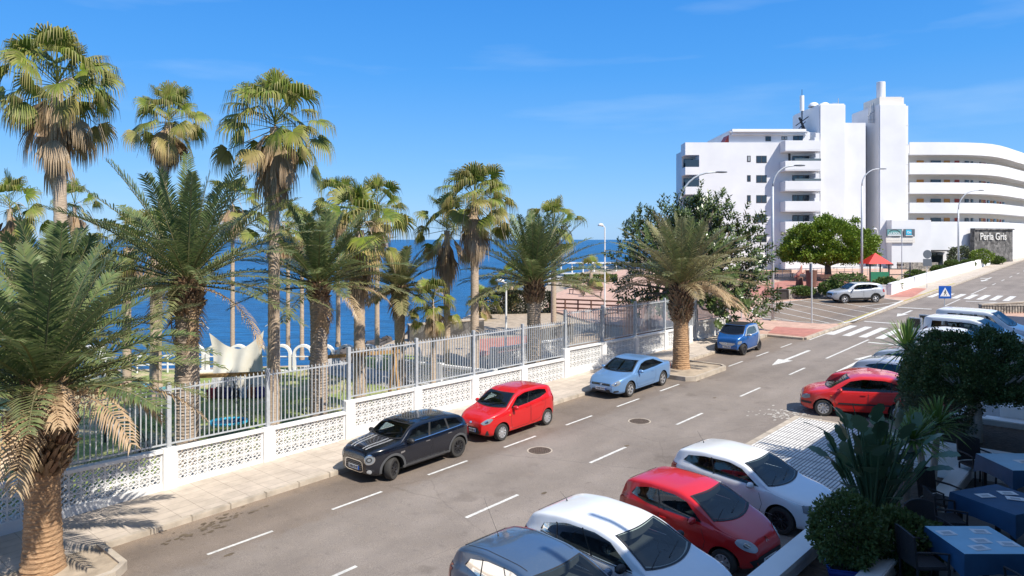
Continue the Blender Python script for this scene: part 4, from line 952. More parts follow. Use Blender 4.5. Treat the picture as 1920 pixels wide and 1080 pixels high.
# ------------------------------------------------------------------ vehicles
def curve(pts):
    """smooth interpolation through (x, y) control points (monotone cubic)"""
    xs = [p[0] for p in pts]; ys = [p[1] for p in pts]; n = len(xs)
    d = [(ys[i+1]-ys[i])/(xs[i+1]-xs[i]) for i in range(n-1)]; m = [d[0]]+[0 if d[i-1]*d[i] <= 0 else 2*d[i-1]*d[i]/(d[i-1]+d[i]) for i in range(1, n-1)]+[d[-1]]
    def f(x):
        if x <= xs[0]: return ys[0]
        if x >= xs[-1]: return ys[-1]
        i = max(k for k in range(n-1) if xs[k] <= x); h = xs[i+1]-xs[i]; t = (x-xs[i])/h
        return (2*t**3-3*t**2+1)*ys[i]+(t**3-2*t**2+t)*h*m[i]+(-2*t**3+3*t**2)*ys[i+1]+(t**3-t**2)*h*m[i+1]
    return f
class Car:
    """u = metres back from the nose, y = left(+)/right(-), z up; local x forward = L/2-u"""
    def __init__(s, name, label, L, Wd, H, wb, fo, R, top, belt, paint, cat='car', group=None, tumble=.30, zb=.2, k_curv=.10, noser=.25, tailr=.16, trim=None, roofpaint=None, crown=.055, cast=None):
        s.L, s.W, s.H, s.wb, s.fo, s.R = L, Wd, H, wb, fo, R
        s.root = thing(name, label, cat, group=group); s.paint = paint; s.top = curve(top); s.belt = curve(belt)
        s.tumble, s.zb, s.k, s.crown = tumble, zb, k_curv, crown
        us = sorted(set([0, .015, .04, .08, .13, .2, .28]+[.28+(L-.5)*i/74 for i in range(75)]+[L-.2, L-.14, L-.08, L-.04, L-.015, L]))
        prof = []
        def halfw(u):
            w_ = Wd/2
            a = noser*max(0, 1-u/.75)**2.2 + .09*max(0, 1-u/1.6)**2
            e = L-u; a += tailr*max(0, 1-e/.55)**2.4 + .05*max(0, 1-e/1.5)**2
            return w_-a
        s.halfw = halfw
        vs = []; NR = 0
        for u in us:
            w_ = halfw(u); zc_ = s.top(u); zb_ = zb + .10*max(0, 1-u/.35)**2 + .14*max(0, 1-(L-u)/.5)**2
            sg = 1 if u < L*.5 else -1; f_ = max(0, min(1, abs(u-L*.5)/.5))
            def ztop(y): return s.top(max(0.0, min(L, u+0)) if 0 else (u+sg*f_*s.k*y*y))
            zs = s.belt(u)
            bw = w_*.97
            tw = None; zedge = ztop(w_*.8)-crown; zs = min(zs, zedge-.012)
            gh = max(0, zedge-zs); wt_ = min(bw-.012, bw-.02-tumble*gh)
            ring = [(0, zb_), (w_*.6, zb_), (w_*.9, zb_+.015), (w_*.965, zb_+.06), (w_*.985, zb_+.14)]
            for q, o_ in ((.3, .995), (.5, 1.0), (.68, 1.0), (.82, .996), (.93, .985)): ring.append((w_*o_, zb_+.14+(zs-zb_-.14)*q))
            ring.append((bw, zs))
            for q in (.2, .45, .7, .88): ring.append((bw-.02+(wt_-bw+.02)*q, zs+gh*q))
            ring.append((wt_, zedge-.003)); ring.append((wt_*.975, zedge+crown*.28))
            for q in (.92, .82, .66, .45, .22, 0): 
                y = wt_*q; ring.append((y, ztop(y)-crown*(q**3)*.62))
            NR = len(ring)
            full = [(y, z) for y, z in ring]+[(-y, z) for y, z in ring[-2:0:-1]]
            vs += [(L/2-u, y, z) for y, z in full]
        nf_ = 2*NR-2; ns = len(us)
        fs = [(i*nf_+k, i*nf_+(k+1) % nf_, (i+1)*nf_+(k+1) % nf_, (i+1)*nf_+k) for i in range(ns-1) for k in range(nf_)]
        fs += [tuple(range(nf_-1, -1, -1)), tuple((ns-1)*nf_+k for k in range(nf_))]
        fs = [tuple(reversed(f)) for f in fs]
        bm = bmesh.new(); bv = [bm.verts.new(v) for v in vs]
        for f in fs: bm.faces.new([bv[i] for i in f])
        bmesh.ops.recalc_face_normals(bm, faces=bm.faces); s.bvh = BVHTree.FromBMesh(bm)
        me = bpy.data.meshes.new('body'); bm.to_mesh(me); bm.free()
        me.materials.append(M[paint]); me.materials.append(M['blacktrim']); me.materials.append(M['car_interior'])
        b = bpy.data.objects.new('body', me); COL.objects.link(b)
        # wheel wells are cut out of the shell
        cut = MB(); 
        for u in (fo, fo+wb):
            for sg in (1, -1):
                y0, y1 = sg*(Wd/2-.30), sg*(Wd/2+.3); n = 40; Ra = R+.055
                c = [(L/2-u+Ra*cos(2*pi*k/n), R+.01+Ra*sin(2*pi*k/n)) for k in range(n)]
                cut.add([(x, y0, z) for x, z in c]+[(x, y1, z) for x, z in c], [tuple(range(n)), tuple(range(2*n-1, n-1, -1))]+[(k, n+k, n+(k+1) % n, (k+1) % n) for k in range(n)], 1)
        s.body = b; s.cutters = [cut]
        b.parent = s.root
    def finalize(s):
        b = s.body; cos_ = []
        for q in s.cutters:
            s._cut(q, cos_)
        dg = bpy.context.evaluated_depsgraph_get(); me2 = bpy.data.meshes.new_from_object(b.evaluated_get(dg)); b.modifiers.clear(); b.data = me2; me2.name = 'body'
        for co in cos_: bpy.data.objects.remove(co)
        me2.polygons.foreach_set('use_smooth', [True]*len(me2.polygons)); me2.set_sharp_from_angle(angle=radians(38))
        if len(s.cutters) > 1: s.seats()
    def _cut(s, cut, cos_):
        b = s.body; co = cut.build('cut', [s.paint, 'blacktrim', 'car_interior']); cos_.append(co)
        bmc = bmesh.new(); bmc.from_mesh(co.data); bmesh.ops.recalc_face_normals(bmc, faces=bmc.faces); bmc.to_mesh(co.data); bmc.free()
        md = b.modifiers.new('b', 'BOOLEAN'); md.operation = 'DIFFERENCE'; md.object = co; md.solver = 'EXACT'
    def cut_side(s, bot, topl):
        B, T_ = s.resample(bot, 14), s.resample(topl, 14); pts = [(s.X(p.x), p.y+.012) for p in B]+[(s.X(p.x), p.y-.014) for p in reversed(T_)]
        n = len(pts); m = MB(); m.add([(x, -2, z) for x, z in pts]+[(x, 2, z) for x, z in pts], [tuple(range(n)), tuple(range(2*n-1, n-1, -1))]+[(k, n+k, n+(k+1) % n, (k+1) % n) for k in range(n)], 2); s.cutters.append(m)
    def cut_plan(s, c, r, z0):
        pts = [(s.X(a), b*.94) for a, b in c[::2]]+[(s.X(a), b*.94) for a, b in reversed(r[::2])]
        n = len(pts); m = MB(); m.add([(x, y, z0) for x, y in pts]+[(x, y, 3) for x, y in pts], [tuple(range(n)), tuple(range(2*n-1, n-1, -1))]+[(k, n+k, n+(k+1) % n, (k+1) % n) for k in range(n)], 2); s.cutters.append(m)
    def seats(s):
        z0 = s.belt(1.8)-.25; u1 = s.u_seat; m = None
        for u in ((u1, u1+.82) if s.L > 3 else (u1,)):
            for y in (-.36, .36):
                m = MB(); x = s.X(u); T = Matrix.Translation((x, y, z0)) @ Matrix.Rotation(radians(-14), 4, 'Y'); m.box(-.07, .07, -.22, .22, 0, .42, T=T); m.box(-.05, .05, -.12, .12, .45, .60, T=T); m.build('seat', 'car_seat', s.root, bevel=.03)
        m = MB(); x = s.X(s.u_seat-.62); c = Vector((x, .36, s.belt(1.5)+.0)); n = 18; pr = [c+Vector((-.08*sin(2*pi*k/n), .17*cos(2*pi*k/n), .15*sin(2*pi*k/n))) for k in range(n+1)]; m.tube(pr, .014, 5); m.tube([c, c+Vector((.25, 0, -.12))], .03, 5); m.build('steering_wheel', 'blacktrim', s.root)
    def X(s, u): return s.L/2-u
    def ray(s, o, d, off):
        h = s.bvh.ray_cast(Vector(o), Vector(d).normalized())
        if h[0] is None: return None
        n = h[1]
        if n.dot(Vector(d)) > 0: n = -n
        return h[0]+n*off
    def _grid(s, rows, name, mat_, parent=None):
        nu = len(rows[0]); vs = []; 
        for r in rows:
            for p in r: vs.append(p)
        fs = []
        for j in range(len(rows)-1):
            for i in range(nu-1):
                q = (j*nu+i, j*nu+i+1, (j+1)*nu+i+1, (j+1)*nu+i)
                if all(vs[k] is not None for k in q): fs.append(q)
        vs = [v if v is not None else Vector((0, 0, .5)) for v in vs]
        mb = MB(); mb.add(vs, fs); return mb.build(name, mat_, parent or s.root, smooth=True)
    @staticmethod
    def resample(pl, n):
        pl = [Vector(p) for p in pl]; d = [0]
        for i in range(1, len(pl)): d.append(d[-1]+(pl[i]-pl[i-1]).length)
        out = []
        for k in range(n):
            t = d[-1]*k/(n-1); i = max(0, min(len(pl)-2, sum(1 for x in d[1:] if x < t)))
            sg = d[i+1]-d[i]; out.append(pl[i].lerp(pl[i+1], (t-d[i])/sg if sg > 1e-9 else 0))
        return out
    def side(s, bot, topl, name, mat_, off=.007, sides=(1, -1), nu=28, nv=6, parent=None):
        o = None
        B, T_ = s.resample(bot, nu), s.resample(topl, nu)
        for sg in sides:
            rows = []
            for j in range(nv+1):
                rows.append([s.ray((s.X(b.x+(t.x-b.x)*j/nv), sg*3, b.y+(t.y-b.y)*j/nv), (0, -sg, 0), off) for b, t in zip(B, T_)])
            o = s._grid(rows, name, mat_, parent)
        return o
    def plan(s, edge_f, edge_b, name, mat_, off=.007, nu=26, nv=10, z=4):
        """patch seen from above between two (u, y) lines"""
        B, T_ = s.resample(edge_f, nu), s.resample(edge_b, nu)
        return s._grid([[s.ray((s.X(b.x+(t.x-b.x)*j/nv), b.y+(t.y-b.y)*j/nv, z), (0, 0, -1), off) for b, t in zip(B, T_)] for j in range(nv+1)], name, mat_)
    def front(s, bot, topl, name, mat_, off=.006, d=-1, nu=22, nv=6, mirror=False, skew=0.0, parent=None):
        """patch seen from the nose (d=-1) or the tail (d=1) between two (y, z) lines"""
        o = None
        for mg in ((1, -1) if mirror else (1,)):
            B, T_ = s.resample([(p[0]*mg, p[1]) for p in bot], nu), s.resample([(p[0]*mg, p[1]) for p in topl], nu)
            rows = []
            for j in range(nv+1):
                r = []
                for b, t in zip(B, T_):
                    y, z = b.x+(t.x-b.x)*j/nv, b.y+(t.y-b.y)*j/nv
                    r.append(s.ray((-d*(s.L/2-.15+2), y+mg*skew*2, z), (d, -mg*skew, 0), off))
                rows.append(r)
            o = s._grid(rows, name, mat_, parent)
        return o
    def wheels(s, style='alloy', turn=0.0, cover_r=.66):
        R = s.R
        for i, u in enumerate((s.fo, s.fo+s.wb)):
            for sg in (1, -1):
                wt = .20 if R > .28 else .17; yc = sg*(s.W/2-.03-wt/2)
                m = MB(); m.lathe([(R*.45, wt*.30), (R*.60, wt*.36)], 28, axis='y'); 
                m.lathe([(.0, -wt*.2), (R*.64, -wt*.2), (R*.64, wt*.30)], 28, axis='y')
                wheel = m.build('wheel', 'blacktrim', s.root); wheel.location = (s.X(u), yc, R); wheel.rotation_euler = (0, 0, (turn if i == 0 else 0))
                m = MB(); pr = [(R*.66, -wt*.42), (R*.70, -wt/2), (R*.93, -wt*.5), (R*.99, -wt*.36), (R, 0), (R*.99, wt*.36), (R*.93, wt*.5), (R*.70, wt/2), (R*.66, wt*.42), (R*.64, wt*.25)]
                m.lathe(pr, 36, axis='y'); m.build('tyre', 'tyre', wheel, smooth=True, angle=40)
                m = MB(); o_ = sg; mt = {'alloy': 'alloy', 'cover': 'alloy', 'dark': 'darkalloy', 'multi': 'darkalloy'}[style]
                m.lathe([(R*.66, o_*wt*.44), (R*.60, o_*wt*.46), (R*.57, o_*wt*.34)], 36, axis='y')
                ns = {'alloy': 5, 'cover': 9, 'dark': 9, 'multi': 10}[style]; sw = {'alloy': .17, 'cover': .155, 'dark': .10, 'multi': .09}[style]
                for k in range(ns):
                    a = 2*pi*k/ns; ca, sa = cos(a), sin(a)
                    def P(r, w_, y): return (r*ca-w_*sa, y, r*sa+w_*ca)
                    r0, r1 = R*.10, R*.61; y0, y1 = o_*wt*.36, o_*wt*.43
                    m.add([P(r0, -sw*R*.5, y0), P(r0, sw*R*.5, y0), P(r1, sw*R*.8, y1), P(r1, -sw*R*.8, y1), P(r0, -sw*R*.5, y0-o_*.03), P(r0, sw*R*.5, y0-o_*.03), P(r1, sw*R*.8, y1-o_*.03), P(r1, -sw*R*.8, y1-o_*.03)],
                          [(0, 1, 2, 3), (0, 3, 7, 4), (1, 5, 6, 2), (4, 7, 6, 5)])
                m.lathe([(0, o_*wt*.42), (R*.10, o_*wt*.42), (R*.16, o_*wt*.36), (R*.17, o_*wt*.28)], 20, axis='y')
                m.build('rim', mt, wheel, smooth=True, angle=30)
    def mirrors(s, u, z, mat_, size=1.0):
        for sg in (1, -1):
            p = s.ray((s.X(u), sg*3, z), (0, -sg, 0), 0) or Vector((s.X(u), sg*s.W/2, z))
            m = MB(); c = p+Vector((-.02, sg*.13, .05)); n = 12; vs = []
            for j in range(7):
                ph = -pi/2+pi*j/6
                for k in range(n):
                    a = 2*pi*k/n; q = Vector((cos(ph)*cos(a)*.075, sin(ph)*.115, cos(ph)*sin(a)*.075)); q.x = max(q.x, -.045); vs.append(c+q*size)
            m.add(vs, [(j*n+k, j*n+(k+1) % n, (j+1)*n+(k+1) % n, (j+1)*n+k) for j in range(6) for k in range(n)]); m.beam(p-Vector((0, sg*.02, 0)), c+Vector((0, 0, -.02)), .05, .03)
            o = m.build('mirror', mat_, s.root, smooth=True, angle=50)
            m = MB(); x = c.x-.05*size; m.sheet([(x, c.y-.09*size, c.z-.05*size), (x, c.y+.09*size, c.z-.05*size), (x, c.y+.09*size, c.z+.05*size), (x, c.y-.09*size, c.z+.05*size)]); m.build('mirror_glass', 'chrome', o)
    def ribbon(s, pts, name, mat_, w_=.007, off=.003, sides=(1, -1)):
        for sg in sides:
            P = s.resample(pts, 22); a = []; b = []
            for i, p in enumerate(P):
                q = (P[min(i+1, 21)]-P[max(i-1, 0)]).normalized(); n = Vector((-q.y, q.x))*w_/2
                a.append(s.ray((s.X(p.x+n.x), sg*3, p.y+n.y), (0, -sg, 0), off)); b.append(s.ray((s.X(p.x-n.x), sg*3, p.y-n.y), (0, -sg, 0), off))
            s._grid([a, b], name, mat_)
    def ribbon_top(s, pts, name, mat_, w_=.008, off=.003, z=4):
        P = s.resample(pts, 26); a = []; b = []
        for i, p in enumerate(P):
            q = (P[min(i+1, 25)]-P[max(i-1, 0)]).normalized(); n = Vector((-q.y, q.x))*w_/2
            a.append(s.ray((s.X(p.x+n.x), p.y+n.y, z), (0, 0, -1), off)); b.append(s.ray((s.X(p.x-n.x), p.y-n.y, z), (0, 0, -1), off))
        s._grid([a, b], name, mat_)
    def handle(s, u, z, mat_):
        for sg in (1, -1):
            p = s.ray((s.X(u), sg*3, z), (0, -sg, 0), .012)
            if p is None: continue
            m = MB(); m.beam(p+Vector((.085, 0, 0)), p+Vector((-.085, 0, 0)), .022, .024); m.build('door_handle', mat_, s.root, bevel=.006)
    def plate(s, z, txt, d=-1, w_=.50, tilt=0):
        p = s.ray((-d*4, 0, z), (d, 0, 0), .02)
        y = Vector((0, 1, 0)); m = MB(); x = p.x-d*.004; m.box(x-.005, x+.005, -w_/2, w_/2, z-.055, z+.055); pl = m.build('number_plate', 'plate', s.root)
        T = Matrix.Translation((x-d*.0075, 0, z)) @ (Matrix.Rotation(radians(90), 4, 'Z') if d < 0 else Matrix.Rotation(radians(-90), 4, 'Z')) @ Matrix.Rotation(radians(90), 4, 'X')
        text_mesh(txt, .092, 'plate_ink', 'plate_characters', pl, T, ext=.001, bold=.002)
        m = MB(); m.box(x-.0065, x+.0065, (.21 if d < 0 else -.25), (.25 if d < 0 else -.21), z-.054, z+.054); m.build('country_band', 'sign_blue', pl)
    def patch_wind(s, uc, ur, wc, wr, name='windscreen', mat_='glass', bow=.16, off=.008, trim=True):
        def line(u, w_, b): return [(u+b*(y*y-1)*(1), y*w_) for y in [i/12-1 for i in range(25)]]
        f = line(uc, wc, 0); 
        c = [(uc-bow*(1-(y)**2), y*wc) for y in [i/12-1 for i in range(25)]]; r = [(ur-bow*.35*(1-y**2)*(1 if bow > 0 else 1), y*wr) for y in [i/12-1 for i in range(25)]]
        if trim:
            g = .03
            for c_, w0 in ((c, -1),): pass
            c2 = [(a-(g if ur > uc else -g), b*1.03) for a, b in c]; r2 = [(a+(.018 if ur > uc else -.018), b*1.03) for a, b in r]
            ci = [(a+(.012 if ur > uc else -.012), b*.985) for a, b in c]; ri = [(a-(.01 if ur > uc else -.01), b*.985) for a, b in r]
            k1 = s.plan(c2, ci, name+'_seal', 'blacktrim', .010, nv=2); s.plan(ri, r2, name+'_seal', 'blacktrim', .010, nv=2)
            for e in (0, -1): s.plan([c2[e], r2[e]], [(ci[e][0], ci[e][1]*.97), (ri[e][0], ri[e][1]*.97)], name+'_seal', 'blacktrim', .010, nv=2)
        if ur > uc: s.u_seat = ur+.22; s.cut_plan([(a+.03, b) for a, b in c], [(a-.02, b) for a, b in r], s.belt((uc+ur)/2)-.02)
        elif s.L > 3: s.cut_plan([(a+.015, b) for a, b in r], [(a-.03, b) for a, b in c], s.belt(ur)-.0)
        return s.plan(c, r, name, mat_, off)
    def antenna(s, u, y=0, L=.35, lean=.5, z=4):
        p = s.ray((s.X(u), y, z), (0, 0, -1), 0); m = MB(); m.tube([p, p+Vector((-.015, 0, .05))], [.016, .008], 8); m.tube([p+Vector((-.01, 0, .04)), p+Vector((-lean*L, 0, L))], [.004, .002], 5); m.build('antenna', 'blacktrim', s.root)
    def wipers(s, uc, w_=.55):
        m = MB()
        for y0, y1 in ((-.05, .50), (-.62, -.10)):
            a = s.ray((s.X(uc-.06), y0, 4), (0, 0, -1), .02); b = s.ray((s.X(uc+.10), y1, 4), (0, 0, -1), .022)
            if a is not None and b is not None: m.tube([a, a.lerp(b, .5)+Vector((0, 0, .012)), b], [.010, .008, .006], 5)
        m.build('wiper', 'blacktrim', s.root)
    def place(s, p, heading, slope=True):
        s.finalize()
        """put the car with its centre over ground point p, nose along heading (world angle of +x)"""
        x = Vector((cos(heading), sin(heading), 0)); x = (x-NRM*x.dot(NRM)).normalized(); z = NRM; y = z.cross(x)
        s.root.rotation_mode = 'XYZ'; Rm = Matrix((x, y, z)).transposed(); s.root.rotation_euler = Rm.to_euler('XYZ'); s.root.location = p
    def place_wheel(s, px, heading, which='FL', t=None):
        """contact patch of one wheel given on the ground"""
        g = px if isinstance(px, Vector) else G(*px); fx = s.X(s.fo) if which[0] == 'F' else s.X(s.fo+s.wb); fy = (s.W/2-.08)*(1 if which[1] == 'L' else -1)
        c, sn_ = cos(heading), sin(heading); x, y = g.x-(fx*c-fy*sn_), g.y-(fx*sn_+fy*c); s.place(Vector((x, y, zg(x, y))), heading)
    def doors(s, lines, zlo=.33):
        for ln in lines: s.ribbon(ln, 'door_gap', 'blacktrim', .009)

def dlo(car, bot, top_, pillars, glass='glass', pane_names=True, gap=.028):
    """side glazing: one dark surround and the panes between the pillars"""
    def cutx(pl, a, b):
        pl = [Vector(p) for p in pl]; f = curve([(p.x, p.y) for p in pl]); xs = [a]+[p.x for p in pl if a+.01 < p.x < b-.01]+[b]
        return [(x, f(x)) for x in xs]
    x0 = max(bot[0][0], top_[0][0]); xa, xb = bot[0][0], bot[-1][0]; ta, tb = top_[0][0], top_[-1][0]
    car.cut_side(bot, top_)
    nb, nt = car.resample(bot, 60), car.resample(top_, 60)
    edges = [0]+[p for p in pillars]+[1]
    for i in range(len(edges)-1):
        a, b = edges[i], edges[i+1]; g = gap/2/(xb-xa)
        lo = a+(g if i else g*.7); hi = b-g
        ia, ib = int(lo*59), max(int(lo*59)+2, int(hi*59)); B = []; T_ = []
        for k in range(ia, ib+1):
            bb, tt = nb[k], nt[k]; v = (tt-bb); l = v.length
            if l < .03: B.append(bb+v*.4); T_.append(bb+v*.6); continue
            B.append(bb+v*(.015/l)); T_.append(tt-v*(.018/l))
        car.side([(p.x, p.y) for p in B], [(p.x, p.y) for p in T_], 'side_window', glass, .0085, nv=6)
        if i:
            q0, q1 = nb[min(59, int(a*59))], nt[min(59, int(a*59))]; g2 = gap*.75
            car.side([(q0.x-g2, q0.y), (q0.x+g2, q0.y)], [(q1.x-g2, q1.y), (q1.x+g2, q1.y)], 'window_pillar', 'blacktrim', .004, nu=4, nv=6)

M['car_interior'] = mat('car_interior', (.055, .055, .06), .8, var=.1)
M['car_seat'] = mat('car_seat_fabric', (.10, .10, .11), .85, var=.15, scale=8)
M['p_navy'] = paint_mat('navy_black_paint', (.003, .005, .012), .2)
M['p_red'] = paint_mat('bright_red_paint', (.56, .006, .008), .35)
M['p_red2'] = paint_mat('warm_red_paint', (.60, .014, .009), .35)
M['p_ltblue'] = paint_mat('metallic_pale_blue_paint', (.155, .30, .54), .35, metal=.35)
M['p_blue'] = paint_mat('metallic_blue_paint', (.010, .105, .36), .3, metal=.3)
M['p_silver'] = paint_mat('silver_paint', (.52, .54, .57), .35, metal=.45)
M['p_white'] = paint_mat('white_paint', (.78, .79, .80), .35)
M['p_greyblue'] = paint_mat('grey_blue_paint', (.085, .135, .215), .3, metal=.4)
M['p_dark'] = paint_mat('dark_grey_paint', (.03, .033, .04), .3)
HD = atan2(-CT, -ST)                # nose down the street towards the camera
PH = atan2(-.743, .669)             # nose in, away from the road (parked at right)

# ---- black five-door hatch with twin bonnet stripes
c = Car('parked_car', 'black retro hatchback with silver bonnet stripes, nearest car along the wall', 3.98, 1.73, 1.43, 2.567, .77, .315,
        [(0, .62), (.03, .80), (.10, .90), (.35, .97), (.9, 1.02), (1.10, 1.045), (1.30, 1.16), (1.58, 1.34), (1.9, 1.405), (2.4, 1.415), (3.0, 1.38), (3.45, 1.31), (3.64, 1.20), (3.82, .98), (3.93, .86), (3.98, .5)],
        [(0, .80), (.5, .90), (1.1, .93), (2.5, .945), (3.4, .97), (3.98, .93)], 'p_navy', tumble=.36, noser=.21, tailr=.17, crown=.075, zb=.2, group='cars parked along the wall')
dlo(c, [(1.28, .955), (2.2, .965), (3.0, .975), (3.52, 1.00)], [(1.60, 1.25), (2.0, 1.315), (2.8, 1.305), (3.34, 1.23)], [.40, .75], gap=.06)
c.patch_wind(1.20, 1.66, .70, .60, bow=.15)
c.patch_wind(3.80, 3.62, .58, .55, name='rear_window', bow=-.05)
c.front([(-.44, .36), (-.30, .30), (.30, .30), (.44, .36)], [(-.40, .60), (-.3, .64), (.3, .64), (.40, .60)], 'chrome_surround', 'chrome', .008)
c.front([(-.40, .37), (-.28, .325), (.28, .325), (.40, .37)], [(-.36, .59), (-.28, .615), (.28, .615), (.36, .59)], 'grille', 'blacktrim', .014)
for z in (.40, .46, .52, .57): c.front([(-.37, z), (.37, z)], [(-.37, z+.008), (.37, z+.008)], 'grille_bar', 'grey_metal', .018, nv=1)
c.front([(-.50, .22), (.50, .22)], [(-.42, .275), (.42, .275)], 'lower_intake', 'blacktrim', .008)
def oval(cy, cz, ry, rz_, n=12):
    b = [(cy-ry*cos(pi*k/n), cz-rz_*sin(pi*k/n)) for k in range(n+1)]; t = [(cy-ry*cos(pi*k/n), cz+rz_*sin(pi*k/n)) for k in range(n+1)]; return b, t
for nm, r_, mm, of in (('headlight_ring', 1.0, 'chrome', .010), ('headlight', .84, 'lamp_glass', .014), ('headlight_core', .5, 'blacktrim', .017), ('headlight_bulb', .3, 'lamp_glass', .020)):
    b, t = oval(.58, .70, .155*r_, .14*r_); c.front(b, t, nm, mm, of, mirror=True, skew=.45)
b, t = oval(.58, .36, .06, .06); c.front(b, t, 'fog_lamp', 'grey_metal', .01, mirror=True, skew=.3)
c.plate(.43, '2583 KHP', w_=.46)
for y in (.235, .275, .40, .44):
    for sg in (1, -1): c.ribbon_top([(.16, sg*y*.80), (.5, sg*y*.95), (1.04, sg*(y+.02))], 'bonnet_stripe', 'sign_white', .011, .005)
c.ribbon([(1.27, .943), (2.2, .953), (3.55, .99)], 'chrome_waistline', 'chrome', .016, .008)
c.side([(1.10, .20), (2.95, .20)], [(1.10, .34), (2.95, .34)], 'sill_cladding', 'greytrim', .006, nv=3)
def arch(car, u, r0, r1, mm='greytrim', off=.007, a0=-.15, a1=pi+.15):
    n = 24; A_ = [a0+(a1-a0)*k/n for k in range(n+1)]; z0 = car.R+.01
    car.side([(u-r0*cos(a), z0+r0*sin(a)) for a in A_], [(u-r1*cos(a), z0+r1*sin(a)) for a in A_], 'wheel_arch_trim', mm, off, nu=30, nv=2)
for u in (c.fo, c.fo+c.wb): arch(c, u, c.R+.056, c.R+.125)
c.front([(-.70, .2), (-.4, .17), (.4, .17), (.70, .2)], [(-.74, .27), (-.45, .225), (.45, .225), (.74, .27)], 'bumper_cladding', 'greytrim', .010)
c.side([(1.02, .70), (1.17, .72)], [(1.02, .755), (1.17, .765)], 'side_scuttle', 'chrome', .010, nu=6, nv=2)
c.doors([[(1.22, .93), (1.18, .6), (1.26, .34), (2.15, .33), (2.28, .95)], [(2.28, .95), (2.29, .33), (2.95, .40), (3.25, .8), (3.3, .97)]])
c.handle(2.05, .84, 'chrome'); c.handle(2.95, .87, 'chrome'); c.mirrors(1.32, .96, 'blacktrim', 1.05); c.wipers(1.2); c.wheels('dark', turn=.42)
c.front([(-.70, .62), (-.52, .62)], [(-.68, .90), (-.52, .90)], 'tail_lamp', 'tail', .01, d=1, mirror=True, skew=.2)
c.place_wheel((737, 899), HD, 'FL'); 

def hatch(name, label, L, Wd, H, wb, fo, R, paint, top, belt, bot, tp, pil, wind, rear, group=None, style='cover', plate='5172 LBN', **kw):
    c = Car(name, label, L, Wd, H, wb, fo, R, top, belt, paint, group=group, **kw)
    dlo(c, bot, tp, pil); c.patch_wind(*wind[:4], bow=wind[4], mat_=wind[5] if len(wind) > 5 else 'glass'); c.patch_wind(*rear, name='rear_window', bow=-.05); c.wheels(style); c.wipers(wind[0]); return c
GW = 'cars parked along the wall'
# ---- bright red city hatch
c = hatch('parked_car', 'bright red small hatchback with silver wheel covers, parked behind the black striped one', 3.67, 1.66, 1.50, 2.385, .72, .285, 'p_red',
    [(0, .52), (.03, .68), (.12, .78), (.45, .92), (.85, 1.0), (1.02, 1.05), (1.25, 1.20), (1.62, 1.42), (2.0, 1.50), (2.5, 1.50), (3.1, 1.455), (3.38, 1.38), (3.50, 1.15), (3.60, .95), (3.65, .8), (3.67, .45)],
    [(0, .68), (.5, .86), (1.0, .93), (2.0, .985), (3.0, 1.06), (3.67, .98)],
    [(1.18, .975), (1.9, 1.0), (2.7, 1.07), (3.12, 1.16)], [(1.60, 1.31), (2.0, 1.395), (2.7, 1.385), (3.10, 1.31)], [.44, .50], (1.06, 1.60, .68, .56, .17), (3.50, 3.36, .5, .5), GW, 'cover', tumble=.27, crown=.07, noser=.24)
c.front([(.40, .665), (.52, .62), (.70, .66), (.80, .76)], [(.40, .675), (.50, .74), (.62, .80), (.80, .80)], 'headlight', 'lamp_glass', .009, mirror=True, skew=.45); b, t = oval(.60, .71, .06, .045); c.front(b, t, 'headlight_bulb', 'chrome', .012, mirror=True, skew=.45)
c.front([(-.42, .30), (-.3, .26), (.3, .26), (.42, .30)], [(-.36, .50), (-.3, .52), (.3, .52), (.36, .50)], 'grille', 'blacktrim', .008)
c.front([(.54, .27), (.66, .27)], [(.60, .42), (.64, .42)], 'fog_lamp_recess', 'blacktrim', .009, mirror=True, skew=.3)
b, t = oval(0, .66, .055, .03); c.front(b, t, 'badge', 'chrome', .012); c.plate(.42, '4719 KSD')
c.doors([[(1.20, .96), (1.12, .6), (1.2, .32), (2.10, .32), (2.16, 1.02)], [(2.16, 1.02), (2.18, .32), (2.68, .38), (2.98, .8), (3.0, 1.1)]]); c.handle(2.0, .90, 'p_red'); c.handle(2.85, .96, 'p_red')
b, t = oval(1.07, .80, .035, .02); c.side(b, t, 'side_indicator', 'orange_glass', .008, nu=8, nv=2)
c.mirrors(1.26, .97, 'p_red'); c.front([(-.74, .80), (-.60, .78)], [(-.70, 1.06), (-.60, 1.06)], 'tail_lamp', 'tail', .01, d=1, mirror=True, skew=.2); c.plate(.62, '4719 KSD', d=1); c.antenna(3.1, 0, .2)
c.place_wheel((941, 826), HD, 'FL')
# ---- pale blue coupe cabriolet
c = hatch('parked_car', 'pale blue metallic coupe with a folding hard roof, parked before the kerbside palm', 4.47, 1.76, 1.41, 2.61, .92, .315, 'p_ltblue',
    [(0, .50), (.03, .62), (.12, .70), (.5, .84), (1.0, .93), (1.22, .97), (1.5, 1.12), (1.92, 1.33), (2.25, 1.405), (2.7, 1.41), (3.1, 1.35), (3.45, 1.20), (3.75, 1.05), (4.1, 1.02), (4.35, .98), (4.43, .85), (4.47, .5)],
    [(0, .60), (.6, .80), (1.2, .87), (2.4, .91), (3.6, .97), (4.47, .92)],
    [(1.48, .91), (2.2, .925), (3.0, .955), (3.62, 1.0)], [(1.92, 1.22), (2.3, 1.30), (2.9, 1.28), (3.50, 1.06)], [.62], (1.28, 1.95, .72, .58, .20, 'glass'), (3.68, 3.18, .52, .5), GW, 'alloy', tumble=.32, noser=.24, crown=.065)
